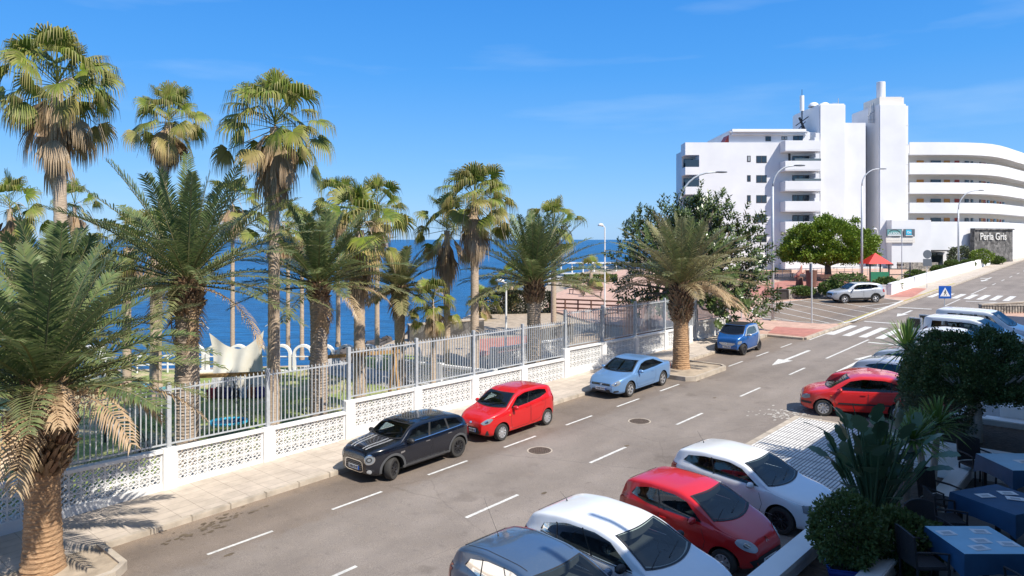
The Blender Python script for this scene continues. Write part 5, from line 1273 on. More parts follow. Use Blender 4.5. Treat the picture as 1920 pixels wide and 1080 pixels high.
c.front([(.44, .58), (.60, .55), (.74, .57), (.82, .64)], [(.46, .62), (.60, .70), (.74, .75), (.82, .73)], 'headlight', 'lamp_glass', .009, mirror=True, skew=.42); b, t = oval(.62, .63, .06, .045); c.front(b, t, 'headlight_bulb', 'chrome', .012, mirror=True, skew=.42)
c.front([(-.44, .55), (.44, .55)], [(-.46, .635), (.46, .635)], 'grille', 'blacktrim', .008, nv=2); c.front([(-.46, .60), (.46, .60)], [(-.46, .615), (.46, .615)], 'chrome_bar', 'chrome', .016, nv=1)
b, t = oval(0, .60, .055, .05); c.front(b, t, 'badge', 'chrome', .02)
c.front([(-.5, .27), (.5, .27)], [(-.42, .40), (.42, .40)], 'lower_intake', 'blacktrim', .008); c.front([(.52, .29), (.74, .31)], [(.58, .37), (.72, .37)], 'fog_lamp_recess', 'blacktrim', .009, mirror=True, skew=.3)
c.plate(.42, '6308 DXV'); c.doors([[(1.45, .90), (1.32, .6), (1.42, .33), (2.75, .33), (2.88, .6), (2.86, .94)]]); c.handle(2.62, .82, 'p_ltblue'); c.mirrors(1.55, .92, 'p_ltblue')
c.ribbon([(1.4, .48), (2.8, .50)], 'rubbing_strip', 'p_ltblue', .04, .012)
c.front([(-.80, .70), (-.6, .70)], [(-.78, .90), (-.6, .90)], 'tail_lamp', 'tail', .01, d=1, mirror=True, skew=.2)
M['sunshade'] = mat('foil_sunshade', (.62, .66, .66), .35, metal=.3, var=.25, scale=9, bump=.5, bscale=8)
c.plan([(1.20, .05), (1.24, .35), (1.36, .60)], [(1.80, .05), (1.84, .3), (1.80, .50)], 'sunshade', 'sunshade', .003); c.plan([(1.20, -.05), (1.24, -.35), (1.36, -.60)], [(1.80, -.05), (1.84, -.3), (1.80, -.50)], 'sunshade', 'sunshade', .003)
c.place_wheel((1181, 744), HD, 'FL')
# ---- tiny blue two-seater with silver safety cell
c = Car('parked_car', 'tiny two seat blue car with silver roof pillars by the end of the wall', 2.72, 1.66, 1.555, 1.873, .42, .295,
    [(0, .58), (.03, .76), (.10, .90), (.3, 1.00), (.48, 1.06), (.62, 1.17), (1.02, 1.47), (1.3, 1.54), (1.8, 1.555), (2.3, 1.51), (2.45, 1.42), (2.58, 1.10), (2.68, .9), (2.72, .5)],
    [(0, .80), (.5, .93), (1.2, .96), (2.2, 1.0), (2.72, .96)], 'p_blue', tumble=.25, noser=.18, tailr=.14, crown=.07, group=GW)
c.side([(.60, .99), (1.2, .98), (2.1, 1.02), (2.50, 1.06)], [(.98, 1.38), (1.3, 1.475), (2.1, 1.46), (2.32, 1.40)], 'safety_cell', 'p_silver', .004)
c.side([(1.98, .34), (2.14, .80), (2.20, 1.05)], [(2.30, .62), (2.46, .8), (2.50, 1.05)], 'safety_cell', 'p_silver', .004); c.side([(.72, .22), (2.0, .22)], [(.76, .31), (1.98, .33)], 'safety_cell', 'p_silver', .005, nv=2)
dlo(c, [(.74, .99), (1.2, 1.0), (1.75, 1.02), (2.10, 1.07)], [(1.02, 1.34), (1.3, 1.42), (1.8, 1.41), (2.02, 1.34)], [.80])
c.patch_wind(.58, 1.04, .66, .57, bow=.12); c.patch_wind(2.58, 2.42, .5, .5, name='rear_window', bow=-.04)
c.plan([(1.10, -.52), (1.06, 0), (1.10, .52)], [(2.25, -.5), (2.28, 0), (2.25, .5)], 'roof_panel', 'blacktrim', .006)
c.front([(-.44, .60), (-.3, .52), (0, .495), (.3, .52), (.44, .60)], [(-.44, .645), (-.3, .655), (0, .66), (.3, .655), (.44, .645)], 'grille', 'p_silver', .010)
b, t = oval(0, .62, .05, .04); c.front(b, t, 'badge', 'chrome', .018)
c.front([(.52, .62), (.62, .60), (.76, .66)], [(.54, .74), (.64, .78), (.74, .78)], 'headlight', 'lamp_glass', .010, mirror=True, skew=.45)
c.plate(.42, '1946 JTR'); c.front([(-.55, .22), (.55, .22)], [(-.5, .33), (.5, .33)], 'lower_intake', 'blacktrim', .008); b, t = oval(.56, .30, .045, .035); c.front(b, t, 'fog_lamp', 'lamp_glass', .014, mirror=True, skew=.3)
c.doors([[(.74, .96), (.70, .6), (.8, .34), (1.80, .34), (1.98, .6), (2.05, 1.0)]]); c.mirrors(.82, .99, 'p_silver'); c.wheels('dark'); c.handle(1.75, .88, 'p_blue')
c.place_wheel((1395, 666), HD, 'FL')
# ---- silver compact SUV
c = hatch('parked_car', 'silver compact SUV standing on the hatched parking area', 4.28, 1.78, 1.65, 2.555, .87, .34, 'p_silver',
    [(0, .60), (.03, .78), (.12, .90), (.5, 1.02), (1.0, 1.10), (1.18, 1.15), (1.45, 1.32), (1.85, 1.56), (2.2, 1.64), (2.8, 1.65), (3.5, 1.60), (3.95, 1.50), (4.10, 1.25), (4.2, 1.05), (4.25, .85), (4.28, .5)],
    [(0, .80), (.6, .95), (1.2, 1.02), (2.4, 1.06), (3.5, 1.14), (4.28, 1.06)],
    [(1.42, 1.07), (2.2, 1.09), (3.0, 1.13), (3.70, 1.26)], [(1.90, 1.46), (2.3, 1.53), (3.0, 1.53), (3.55, 1.44)], [.38, .74], (1.24, 1.88, .72, .60, .17), (4.10, 3.93, .52, .52), None, 'alloy', tumble=.27, noser=.22, crown=.07, zb=.26)
for u in (c.fo, c.fo+c.wb): arch(c, u, c.R+.056, c.R+.13, 'blacktrim')
c.side([(1.2, .26), (3.1, .26)], [(1.2, .44), (3.1, .44)], 'sill_cladding', 'blacktrim', .007, nv=3); c.side([(3.75, .33), (4.15, .42)], [(3.85, .52), (4.24, .62)], 'bumper_cladding', 'blacktrim', .007, nv=3)
c.front([(-.40, .62), (.40, .62)], [(-.46, .80), (.46, .80)], 'grille', 'blacktrim', .009); c.front([(.5, .74), (.78, .78)], [(.5, .86), (.8, .90)], 'headlight', 'lamp_glass', .009, mirror=True, skew=.45); c.front([(-.6, .28), (.6, .28)], [(-.55, .46), (.55, .46)], 'lower_intake', 'blacktrim', .008)
c.plate(.52, '8027 JPM'); c.doors([[(1.40, 1.05), (1.32, .7), (1.42, .45), (2.35, .45), (2.42, 1.1)], [(2.42, 1.1), (2.44, .45), (3.1, .5), (3.35, .9), (3.4, 1.2)]]); c.mirrors(1.5, 1.08, 'p_silver'); c.handle(2.25, .98, 'p_silver'); c.handle(3.2, 1.02, 'p_silver')
c.front([(-.84, .85), (-.62, .85)], [(-.8, 1.1), (-.62, 1.1)], 'tail_lamp', 'tail', .01, d=1, mirror=True, skew=.25)
gA, gB = G(1584, 572, KH+.01), G(1649, 570.5, KH+.01); c.place_wheel((1584, 572), atan2(gA.y-gB.y, gA.x-gB.x), 'FL'); c.root.location.z += KH+.012
# ---- red hatch at right, nose to the road
c = hatch('parked_car', 'warm red hatchback with black rubbing strip, nose to the road beside the spiky plants', 3.85, 1.68, 1.52, 2.446, .76, .30, 'p_red2',
    [(0, .50), (.03, .66), (.12, .78), (.5, .93), (.85, 1.0), (1.0, 1.04), (1.3, 1.22), (1.7, 1.43), (2.1, 1.51), (2.7, 1.52), (3.2, 1.46), (3.55, 1.34), (3.72, 1.1), (3.8, .9), (3.85, .45)],
    [(0, .66), (.5, .85), (1.1, .94), (2.2, .97), (3.2, 1.0), (3.85, .93)],
    [(1.20, .97), (2.0, .985), (2.9, 1.0), (3.50, 1.06)], [(1.68, 1.32), (2.1, 1.41), (2.8, 1.40), (3.36, 1.24)], [.40, .78], (1.05, 1.66, .68, .56, .17), (3.70, 3.42, .5, .48), 'cars parked nose in at the right', 'cover', tumble=.29, noser=.26, crown=.075)
c.front([(.42, .60), (.6, .58), (.78, .64)], [(.46, .70), (.62, .76), (.78, .76)], 'headlight', 'lamp_glass', .009, mirror=True, skew=.45); c.front([(-.5, .28), (.5, .28)], [(-.45, .42), (.45, .42)], 'lower_intake', 'blacktrim', .008)
c.front([(-.72, .42), (-.4, .42), (.4, .42), (.72, .42)], [(-.72, .50), (-.4, .50), (.4, .50), (.72, .50)], 'rubbing_strip', 'blacktrim', .012, nv=2)
c.ribbon([(1.25, .52), (2.2, .53), (3.0, .54)], 'rubbing_strip', 'blacktrim', .055, .012); c.doors([[(1.22, .95), (1.12, .6), (1.24, .33), (2.18, .33), (2.24, .98)], [(2.24, .98), (2.26, .33), (2.9, .38), (3.1, .8), (3.16, 1.0)]]); c.mirrors(1.32, .97, 'p_red2'); c.handle(2.08, .86, 'p_red2'); c.handle(2.95, .88, 'p_red2'); c.plate(.36, '7450 CKJ'); c.antenna(3.2, 0, .3)
b, t = oval(1.02, .78, .03, .018); c.side(b, t, 'side_indicator', 'orange_glass', .008, nu=8, nv=2)
gA, gB = G(1544, 780), G(1684, 790); c.place_wheel(gA, atan2(gA.y-gB.y, gA.x-gB.x), 'FL')
GN = 'cars parked nose in at the right'
def nose_in(c, s_, t_rear=9.3, hd=PH):
    """rear bumper centre near (s,t)"""
    g = W(s_, t_rear); x, y = g.x+c.L/2*cos(hd), g.y+c.L/2*sin(hd); c.place(Vector((x, y, zg(x, y))), hd)
# ---- small red city car with oval headlamps (lower right)
c = hatch('parked_car', 'small red city car with oval headlamps, nose in between two white hatchbacks', 3.44, 1.63, 1.465, 2.34, .62, .275, 'p_red',
    [(0, .52), (.03, .66), (.10, .74), (.4, .90), (.68, 1.0), (.82, 1.05), (1.1, 1.20), (1.5, 1.39), (1.85, 1.46), (2.4, 1.465), (2.9, 1.42), (3.15, 1.34), (3.28, 1.1), (3.38, .9), (3.42, .75), (3.44, .45)],
    [(0, .66), (.4, .83), (.9, .92), (1.8, .95), (2.8, 1.0), (3.44, .92)],
    [(1.10, .95), (1.8, .965), (2.5, .99), (2.98, 1.08)], [(1.52, 1.28), (1.85, 1.35), (2.5, 1.345), (2.86, 1.26)], [.50, .56], (.88, 1.48, .68, .56, .20), (3.28, 3.16, .48, .48), GN, 'cover', tumble=.28, noser=.26, crown=.075)
b, t = oval(.57, .70, .20, .10); b = [(y, z+(y-.57)*.30) for y, z in b]; t = [(y, z+(y-.57)*.30) for y, z in t]; c.front(b, t, 'headlight', 'lamp_pale', .010, mirror=True, skew=.35)
b, t = oval(.58, .71, .07, .045); c.front(b, t, 'headlight_bulb', 'chrome', .014, mirror=True, skew=.35)
c.front([(-.46, .24), (-.3, .22), (.3, .22), (.46, .24)], [(-.56, .40), (-.42, .49), (.42, .49), (.56, .40)], 'lower_grille', 'blacktrim', .009)
for z0 in (.70, .735):
    c.front([(-.045, z0-.03), (0, z0), (.045, z0-.03)], [(-.045, z0-.018), (0, z0+.014), (.045, z0-.018)], 'badge', 'chrome', .012, nu=9, nv=1)
c.plate(.36, '3047 DRC'); c.doors([[(1.12, .94), (1.0, .6), (1.10, .32), (2.10, .32), (2.26, .6), (2.12, .98)]]); c.handle(2.05, .82, 'p_red'); c.mirrors(1.22, .95, 'p_red'); c.ribbon([(1.1, .42), (2.2, .44)], 'rubbing_strip', 'blacktrim', .05, .01)
c.front([(-.76, .72), (-.66, .72)], [(-.72, 1.08), (-.66, 1.08)], 'tail_lamp', 'tail', .01, d=1, mirror=True, skew=.2)
c.place_wheel(G(1356, 1080), PH, 'FR')
# ---- white hatch (far side of the red one)
c = hatch('parked_car', 'white two door hatchback with dark multi spoke wheels, nose in beside the tiled pavement', 3.97, 1.68, 1.46, 2.47, .83, .315, 'p_white',
    [(0, .52), (.03, .68), (.10, .76), (.5, .88), (.95, .96), (1.12, 1.0), (1.4, 1.15), (1.82, 1.38), (2.2, 1.45), (2.8, 1.46), (3.4, 1.40), (3.62, 1.34), (3.78, 1.1), (3.9, .9), (3.95, .75), (3.97, .45)],
    [(0, .68), (.6, .85), (1.2, .92), (2.4, .95), (3.4, 1.0), (3.97, .93)],
    [(1.36, .95), (2.1, .965), (2.9, 1.0), (3.48, 1.10)], [(1.84, 1.27), (2.2, 1.35), (2.9, 1.335), (3.34, 1.27)], [.56], (1.18, 1.82, .70, .57, .18), (3.80, 3.64, .52, .52), GN, 'multi', tumble=.28, noser=.24, crown=.065)
c.front([(.46, .60), (.62, .57), (.78, .62)], [(.46, .72), (.62, .77), (.79, .77)], 'headlight', 'lamp_glass', .010, mirror=True, skew=.42); b, t = oval(.62, .67, .07, .055); c.front(b, t, 'headlight_bulb', 'chrome', .013, mirror=True, skew=.42); c.front([(-.44, .62), (.44, .62)], [(-.44, .70), (.44, .70)], 'grille', 'blacktrim', .009, nv=2); c.front([(-.6, .26), (.6, .26)], [(-.5, .40), (.5, .40)], 'lower_intake', 'blacktrim', .009)
c.plate(.50, '9164 HKS'); c.doors([[(1.36, .94), (1.26, .6), (1.36, .32), (2.5, .32), (2.62, .6), (2.58, .98)]]); c.handle(2.42, .84, 'p_white'); c.mirrors(1.48, .95, 'p_white'); c.antenna(3.35, 0, .28, .7)
c.front([(-.80, .78), (-.56, .78)], [(-.76, .98), (-.56, .98)], 'tail_lamp', 'tail', .01, d=1, mirror=True, skew=.2); c.ribbon([(1.0, .42), (3.0, .44)], 'sill_line', 'grey_metal', .01, .003)
c.place_wheel(G(1464, 1001), PH, 'FR')
# ---- white five door with tapering windows (front one)
c = hatch('parked_car', 'white five door car with arched side windows, between the grey blue and red ones', 4.28, 1.77, 1.55, 2.578, .86, .32, 'p_white',
    [(0, .54), (.03, .70), (.10, .80), (.5, .95), (.95, 1.05), (1.10, 1.09), (1.4, 1.24), (1.9, 1.47), (2.3, 1.54), (2.9, 1.55), (3.5, 1.49), (3.85, 1.40), (4.05, 1.15), (4.18, .95), (4.24, .8), (4.28, .45)],
    [(0, .68), (.6, .88), (1.2, .98), (2.4, 1.02), (3.5, 1.08), (4.28, .98)],
    [(1.36, 1.01), (2.2, 1.03), (3.0, 1.06), (3.62, 1.14)], [(1.92, 1.37), (2.3, 1.44), (3.0, 1.43), (3.55, 1.29)], [.42, .80], (1.16, 1.88, .73, .60, .20, 'glass_clear'), (4.06, 3.86, .52, .52), GN, 'alloy', tumble=.29, noser=.25, crown=.075)
c.ribbon([(1.36, 1.0), (2.2, 1.02), (3.6, 1.125)], 'chrome_waistline', 'blacktrim', .014, .008)
c.front([(.50, .62), (.66, .60), (.80, .68)], [(.50, .74), (.66, .82), (.80, .84)], 'headlight', 'lamp_glass', .010, mirror=True, skew=.42); c.front([(-.4, .60), (.4, .60)], [(-.42, .72), (.42, .72)], 'grille', 'blacktrim', .009); c.plate(.48, '2815 FVW')
c.doors([[(1.38, 1.0), (1.28, .6), (1.4, .33), (2.40, .33), (2.48, 1.04)], [(2.48, 1.04), (2.5, .33), (3.1, .38), (3.35, .8), (3.42, 1.1)]]); c.handle(2.3, .90, 'chrome'); c.mirrors(1.5, 1.02, 'blacktrim', 1.1); c.antenna(3.6, 0, .16, 1.2)
c.front([(-.84, .80), (-.66, .80)], [(-.78, 1.05), (-.66, 1.05)], 'tail_lamp', 'tail', .01, d=1, mirror=True, skew=.25); nose_in(c, 12.0, 9.9, PH+.05)
# ---- grey blue hatch at the bottom edge
c = hatch('parked_car', 'grey blue hatchback with long roof aerial at the bottom edge of the picture', 4.0, 1.71, 1.49, 2.51, .83, .31, 'p_greyblue',
    [(0, .52), (.03, .68), (.10, .76), (.5, .90), (.9, .98), (1.06, 1.03), (1.36, 1.18), (1.8, 1.40), (2.2, 1.48), (2.8, 1.49), (3.3, 1.43), (3.6, 1.35), (3.78, 1.1), (3.92, .9), (3.97, .75), (4.0, .45)],
    [(0, .68), (.6, .86), (1.2, .94), (2.4, .97), (3.3, 1.03), (4.0, .95)],
    [(1.32, .97), (2.1, .985), (2.8, 1.02), (3.38, 1.12)], [(1.80, 1.30), (2.2, 1.38), (2.8, 1.37), (3.25, 1.28)], [.42, .78], (1.12, 1.80, .70, .58, .18, 'glass_clear'), (3.80, 3.60, .5, .5), GN, 'alloy', tumble=.28, noser=.25, crown=.065)
for sg in (1, -1): c.ribbon_top([(1.95, sg*.575), (2.8, sg*.585), (3.5, sg*.56)], 'roof_seam', 'blacktrim', .014, .004)
c.doors([[(1.34, .96), (1.24, .6), (1.36, .33), (2.28, .33), (2.36, 1.0)], [(2.36, 1.0), (2.38, .33), (3.0, .38), (3.2, .8), (3.26, 1.08)]]); c.handle(2.2, .88, 'p_greyblue'); c.mirrors(1.44, .97, 'p_greyblue'); c.antenna(3.3, 0, .62, .62)
c.front([(-.80, .70), (-.60, .70)], [(-.74, 1.02), (-.60, 1.02)], 'tail_lamp', 'tail', .01, d=1, mirror=True, skew=.25); nose_in(c, 9.95, 9.95, PH+.03)
# ---- farther nose-in cars
def simple_nose_in(label, paint, s_, H=1.48, L=4.1, hd=PH, tr=9.65):
    k = H/1.48
    c = hatch('parked_car', label, L, 1.74, H, 2.55, .82, .31, paint,
        [(0, .52), (.03, .68), (.10, .76), (.5, .90), (.9, .98), (1.06, 1.03), (1.36, 1.18*k), (1.8, 1.39*k), (2.2, 1.47*k), (2.8, 1.48*k), (3.3, 1.42*k), (L-.45, 1.34*k), (L-.2, 1.1), (L-.06, .9), (L-.02, .75), (L, .45)],
        [(0, .68), (.6, .86), (1.2, .94), (2.4, .98), (3.3, 1.06), (L, .97)],
        [(1.32, .99), (2.1, 1.01), (2.8, 1.05), (3.4, 1.16)], [(1.80, 1.29*k), (2.2, 1.37*k), (2.8, 1.36*k), (3.25, 1.27*k)], [.42, .78], (1.12, 1.80, .70, .58, .18), (L-.20, L-.42, .52, .52), GN, 'alloy', tumble=.28, noser=.25, crown=.065)
    c.front([(-.80, .78), (-.50, .80)], [(-.74, .98), (-.46, .96)], 'tail_lamp', 'tail', .01, d=1, mirror=True, skew=.25); c.mirrors(1.44, .99, paint); c.handle(2.2, .9, paint); nose_in(c, s_, tr, hd); return c
simple_nose_in('red car mostly hidden behind the warm red hatchback, nose in', 'p_red', 29.3)
c = simple_nose_in('silver hatchback with red tail lamp peeking out left of the sunlit yucca', 'p_silver', 32.4); c.antenna(3.3, 0, .15)
simple_nose_in('silver blue hatchback just beyond the one with the red tail lamp', 'p_silver', 35.1)
simple_nose_in('white car whose roof shows just over the umbrella shaped tree', 'p_white', 42.4, 1.5)
def van(label, s_, H, L, lab_door=False):
    c = Car('parked_van', label, L, 1.84, H, 2.75, .90, .32, [(0, .55), (.03, .78), (.12, .92), (.6, 1.08), (.95, 1.18), (1.4, 1.48), (1.85, H-.10), (2.2, H-.02), (3.2, H), (L-.25, H-.02), (L-.08, H-.10), (L-.04, H-.4), (L, .5)],
        [(0, .75), (.6, .95), (1.2, 1.05), (2.4, 1.08), (L, 1.08)], 'p_white', cat='van', tumble=.16, noser=.24, tailr=.08, crown=.06, group='white vans parked at the right')
    dlo(c, [(1.36, 1.09), (2.2, 1.10), (3.2, 1.11), (4.0, 1.11)], [(1.82, H-.28), (2.2, H-.22), (3.2, H-.22), (3.95, H-.23)], [.36, .68], gap=.1)
    c.patch_wind(1.05, 1.86, .74, .66, bow=.17); c.wheels('cover'); c.mirrors(1.45, 1.12, 'blacktrim', 1.2); c.front([(.5, .68), (.8, .74)], [(.5, .84), (.82, .92)], 'headlight', 'lamp_glass', .01, mirror=True, skew=.4); c.wipers(1.05)
    c.front([(-.88, .7), (-.80, .7)], [(-.84, 1.2), (-.78, 1.2)], 'tail_lamp', 'tail', .01, d=1, mirror=True, skew=.1)
    if lab_door:
        c.front([(-.66, .5), (.66, .5)], [(-.62, H-.2), (.62, H-.2)], 'rear_opening', 'blacktrim', .008, d=1)
        m = MB(); x = -L/2
        for sg in (1,):
            m.box(x-.72, x-.02, sg*.80-.03, sg*.80+.03, .45, H-.15)
        d_ = m.build('rear_door', 'p_white', c.root, bevel=.02); m = MB(); m.box(x-.66, x-.12, .80-.034, .80-.031, H-.72, H-.22); m.box(x-.66, x-.12, .80+.031, .80+.034, H-.72, H-.22); m.build('door_window', 'glass', d_)
        m = MB(); m.box(x-.72, x-.02, -.83, -.77, .45, H-.15); d_ = m.build('rear_door', 'p_white', c.root, bevel=.02); m = MB(); m.box(x-.66, x-.12, -.834, -.831, H-.72, H-.22); m.box(x-.66, x-.12, -.769, -.766, H-.72, H-.22); m.build('door_window', 'glass', d_)
    nose_in(c, s_, 9.65, PH); return c
van('white van with a long side window and open rear doors, by the crossing sign', 45.1, 1.80, 4.4, True)
van('taller white van in half shadow behind the one with open rear doors', 47.9, 1.92, 4.6)
c = simple_nose_in('dark grey car at the right edge beyond the stone planter with railings', 'p_dark', 69, hd=PH, tr=4.6)
# ------------------------------------------------------------------ the white hotel
HY = 100.0
def hx(px, Y=HY): return (px-960)/F*Y
def hz(py, Y=HY): return CAM_Z+(HOR-py)/F*Y
HB = 2.2
hotel = thing('hotel_building', 'large white hotel with stacked balconies, two towers and a curved gallery wing', 'building', (35, HY, HB)); HO = Vector(hotel.location)
def hbox(mb, x0, x1, y0, y1, z0, z1, mi=0):
    mb.box(x0-HO.x, x1-HO.x, y0-HO.y, y1-HO.y, z0-HO.z, z1-HO.z, mi); return mb
def part(name, mats, *boxes, parent=None, bevel=0):
    m = MB()
    for b in boxes: hbox(m, *b)
    return m.build(name, mats, parent or hotel, bevel=bevel)
zA = hz(267)
# main block, left: a notch for the corner loggias
xl, xln, xr = hx(1285), hx(1311), hx(1533)
lo = [(hz(290.5), hz(313)), (hz(327.5), hz(350)), (hz(364.5), hz(387)), (hz(401), hz(424)), (hz(438), hz(461)), (hz(475), hz(498))]
part('wall', 'hotel_white', (xln, xr, HY, HY+14, HB-1, zA), (hx(1368.5), xr, HY+.4, HY+12, zA, hz(247)))
zz = [zA]+[v for p in lo for v in p]+[HB-1]
for i in range(0, len(zz)-1, 2): part('loggia_parapet', 'hotel_white', (xl, xln-.003, HY, HY+2.6, zz[i+1], zz[i]))
part('loggia_back_wall', 'hotel_in', (xl+.1, xln-.01, HY+2.4, HY+2.58, HB, zA-.05))
for z1, z0 in lo:
    part('loggia_glass', 'winglass', (xl+.05, xln-.02, HY+.08, HY+.12, z0, z0+1.0)); part('loggia_window', 'winglass', (xl+.3, xln-.3, HY+2.36, HY+2.395, z0+.0, z1-.3))
part('penthouse_roof', 'hotel_white', (hx(1370)-.15, hx(1516), HY-.45, HY+13, hz(252.5), hz(242)), bevel=.35)
m = MB(); m.add([Vector(v)-HO for v in ((hx(1360), HY+.5, zA), (hx(1369), HY+.5, zA), (hx(1369), HY+.5, hz(251)), (hx(1360), HY+3, zA), (hx(1369), HY+3, zA), (hx(1369), HY+3, hz(251)))], [(0, 1, 2), (3, 5, 4), (0, 2, 5, 3)]); m.build('roof_tiles', 'pink' if 0 else 'red_thing', hotel)
def window(x0, x1, z0, z1, Y, split=2, parent=hotel, curtain=False):
    fr = part('window', 'frame_dark', (x0, x1, Y-.03, Y+.02, z0, z1)); w_ = (x1-x0)/split; m = MB()
    for k in range(split): hbox(m, x0+k*w_+.07, x0+(k+1)*w_-.07, Y-.045, Y-.03, z0+.08, z1-.08)
    m.build('pane', 'winglass' if not curtain else 'curtain', fr); return fr
M['curtain'] = glass_mat('curtained_glass', (.30, .31, .31), .08)
rnd = random.Random(4)
rows = [(hz(292), hz(305.5)), (hz(328.5), hz(342.5)), (hz(366), hz(380.5)), (hz(403), hz(417.5)), (hz(440.5), hz(454)), (hz(480), hz(495))]
for i, (z1, z0) in enumerate(rows):
    window(hx(1418), hx(1437.5), z0, z1, HY, 2); 
    fr = part('window', 'frame_dark', (hx(1400.8), hx(1407.5), HY-.03, HY+.02, z0+.15, z1)); part('pane', 'curtain' if i < 1 else 'winglass', (hx(1400.8)+.1, hx(1407.5)-.1, HY-.045, HY-.03, z0+.27, z1-.1), parent=fr)
window(hx(1437), hx(1447.5), hz(264), hz(255), HY+.4, 2); window(hx(1467), hx(1478), hz(261.5), hz(255), HY+.4, 2, curtain=True); window(hx(1489), hx(1507.5), hz(268), hz(254), HY+.4, 2)
# balconies
bal = [(267, 287), (304.5, 323), (341.5, 360), (378.5, 398), (416, 436), (452.5, 472), (487.5, 505)]
for i, (p0, p1) in enumerate(bal):
    z1, z0 = hz(p0), hz(p1); y0 = HY-2.0
    b = part('balcony', 'hotel_white', (hx(1466)-.3, hx(1544)-1.2, y0, HY-.01, z0, z0+.18), (hx(1466)-.3, hx(1543)-1.2, y0, y0+.15, z0+.18, z1), (hx(1466)-.3, hx(1466)-.15, y0+.15, HY-.01, z0+.18, z1), (hx(1533)-1, hx(1533)-.85, y0+.15, HY-.01, z0+.18, z1),
             (hx(1530)-1, hx(1533)-1.0, y0+.15, HY-.01, z0+.18, z1+.45), (hx(1532)-1.0, hx(1541)-1.1, y0+.16, HY-.01, z0+.18, z1+1.05), bevel=.03)
    if i in (1, 2): part('balcony_glass', 'balcony_glass', (hx(1480), hx(1528), y0+.03, y0+.08, z1, z1+.32), parent=b)
    if i < 6: window(hx(1486)-.2, hx(1518)-.2, hz(p1+5+ (0)), hz(p1+5)+0 if 0 else hz(p1+5), HY, 3) if 0 else window(hx(1485.5), hx(1517), hz(p1+21 if i else p1+20), hz(p1+5.5), HY, 3)
    if i in (1,): part('shutter', 'frame_dark', (hx(1478), hx(1482), HY-.06, HY-.01, hz(304), hz(288)))
window(hx(1485.5), hx(1517), hz(500), hz(483), HY-.0, 3) if 0 else None
# tower one with roof domes
part('stair_tower', 'hotel_white', (hx(1533), hx(1586, 99.4), HY-.6, HY+9, HB-1, hz(195.5)), bevel=.15)
for px in (1537, 1558):
    m = MB(); c = Vector((hx(px), HY+2, hz(195.5)))-HO; m.lathe([(.75*cos(a), .65*sin(a)) for a in [k*pi/2/6 for k in range(7)]], 16, c=c); m.build('roof_dome', 'hotel_white', hotel, smooth=True)
m = MB(); p = Vector((hx(1578), HY+1, hz(195.5)))-HO; m.tube([p, p+Vector((0, 0, 1))], .05, 6); m.beam(p+Vector((-.8, 0, .35)), p+Vector((0, 0, .35)), .05, .05); m.build('roof_aerial', 'grey_metal', hotel)
# phone mast left of tower one
m = MB(); q = Vector((hx(1520), HY+3, hz(243)))-HO; m.tube([q, q+Vector((0, 0, 4.6))], .09, 8); m.beam(q+Vector((-.9, 0, 1.0)), q+Vector((.9, 0, 2.3)), .12, .12); m.beam(q+Vector((-.7, 0, .3)), q+Vector((.5, 0, 1.6)), .1, .1); m.beam(q+Vector((.5, 0, .2)), q+Vector((-.4, 0, 2.2)), .12, .3); m.build('antenna_mast', 'dark_metal', hotel)
m = MB(); m.lathe([(0, 3.1), (.3, 3.1), (.3, 5.3), (0, 5.3)], 12, c=q); m.build('antenna_drum', 'white', hotel); m = MB(); m.lathe([(.04, 5.3), (.04, 6.2)], 6, c=q); m.build('antenna_tip', 'dark_metal', hotel)
# centre slab with slit windows
part('wall', 'hotel_white', (hx(1586, 99.4)+.003, hx(1627), HY+.6, HY+12, HB-1, hz(229)))
part('roof_box', 'hotel_in', (hx(1591), hx(1602), HY+3, HY+5, hz(229), hz(217.5)))
for z in (268, 305, 342.5, 380): part('slit_window', 'frame_dark', (hx(1586, 99.4)+.02, hx(1588), HY+.56, HY+.62, hz(z+16), hz(z)))
part('wall', 'hotel_white', (hx(1627)+.003, hx(1646), HY+3.4, HY+12, HB-1, hz(228)))
for z in (249, 286, 323, 361, 398): 
    f_ = part('window', 'frame_dark', (hx(1639, 103), hx(1643, 103), HY+3.33, HY+3.42, hz(z+18.5), hz(z)))
# tower two
part('lift_tower', 'hotel_white', (hx(1647.5), hx(1698), HY-.2, HY+8, HB-1, hz(195)), bevel=.1); part('tower_flank', 'hotel_white', (hx(1698)+.003, hx(1706.5), HY+.5, HY+8, HB-1, hz(197)))
for k in range(9): part('flank_band', 'hotel_in', (hx(1698)+.02, hx(1706.5)+.03, HY+.46, HY+.49, hz(234+k*37-k*.3), hz(234+k*37)+.07))
part('plant_room', 'hotel_in', (hx(1652), hx(1694), HY+.4, HY+5, hz(195)+.003, hz(180.5))); part('plant_room', 'hotel_in', (hx(1697), hx(1705), HY+1.4, HY+5, hz(197)+.003, hz(179)))
m = MB(); c = Vector((hx(1669), HY+2.5, 0)); c.z = 0; c -= HO; m.lathe([(0, hz(181)), (.58, hz(181)), (.58, hz(147)), (.5, hz(146.5)), (0, hz(146.5))], 24, c=c); m.build('chimney', 'hotel_white', hotel, smooth=True, angle=40)
m = MB()
for px, h in ((1637, 2.4), (1640, 2.6), (1643, 2.8), (1646, 3)):
    p = Vector((hx(px), HY+1.2, hz(228)))-HO; m.tube([p, p+Vector((0, 0, h))], .07, 6)
m.tube([Vector((hx(1635), HY+1.2, hz(215)))-HO, Vector((hx(1648), HY+1.2, hz(205)))-HO], .08, 6); m.tube([Vector((hx(1636), HY+1.2, hz(222)))-HO, Vector((hx(1648), HY+1.2, hz(222)))-HO], .06, 6)
m.build('roof_pipes', 'grey_metal', hotel)
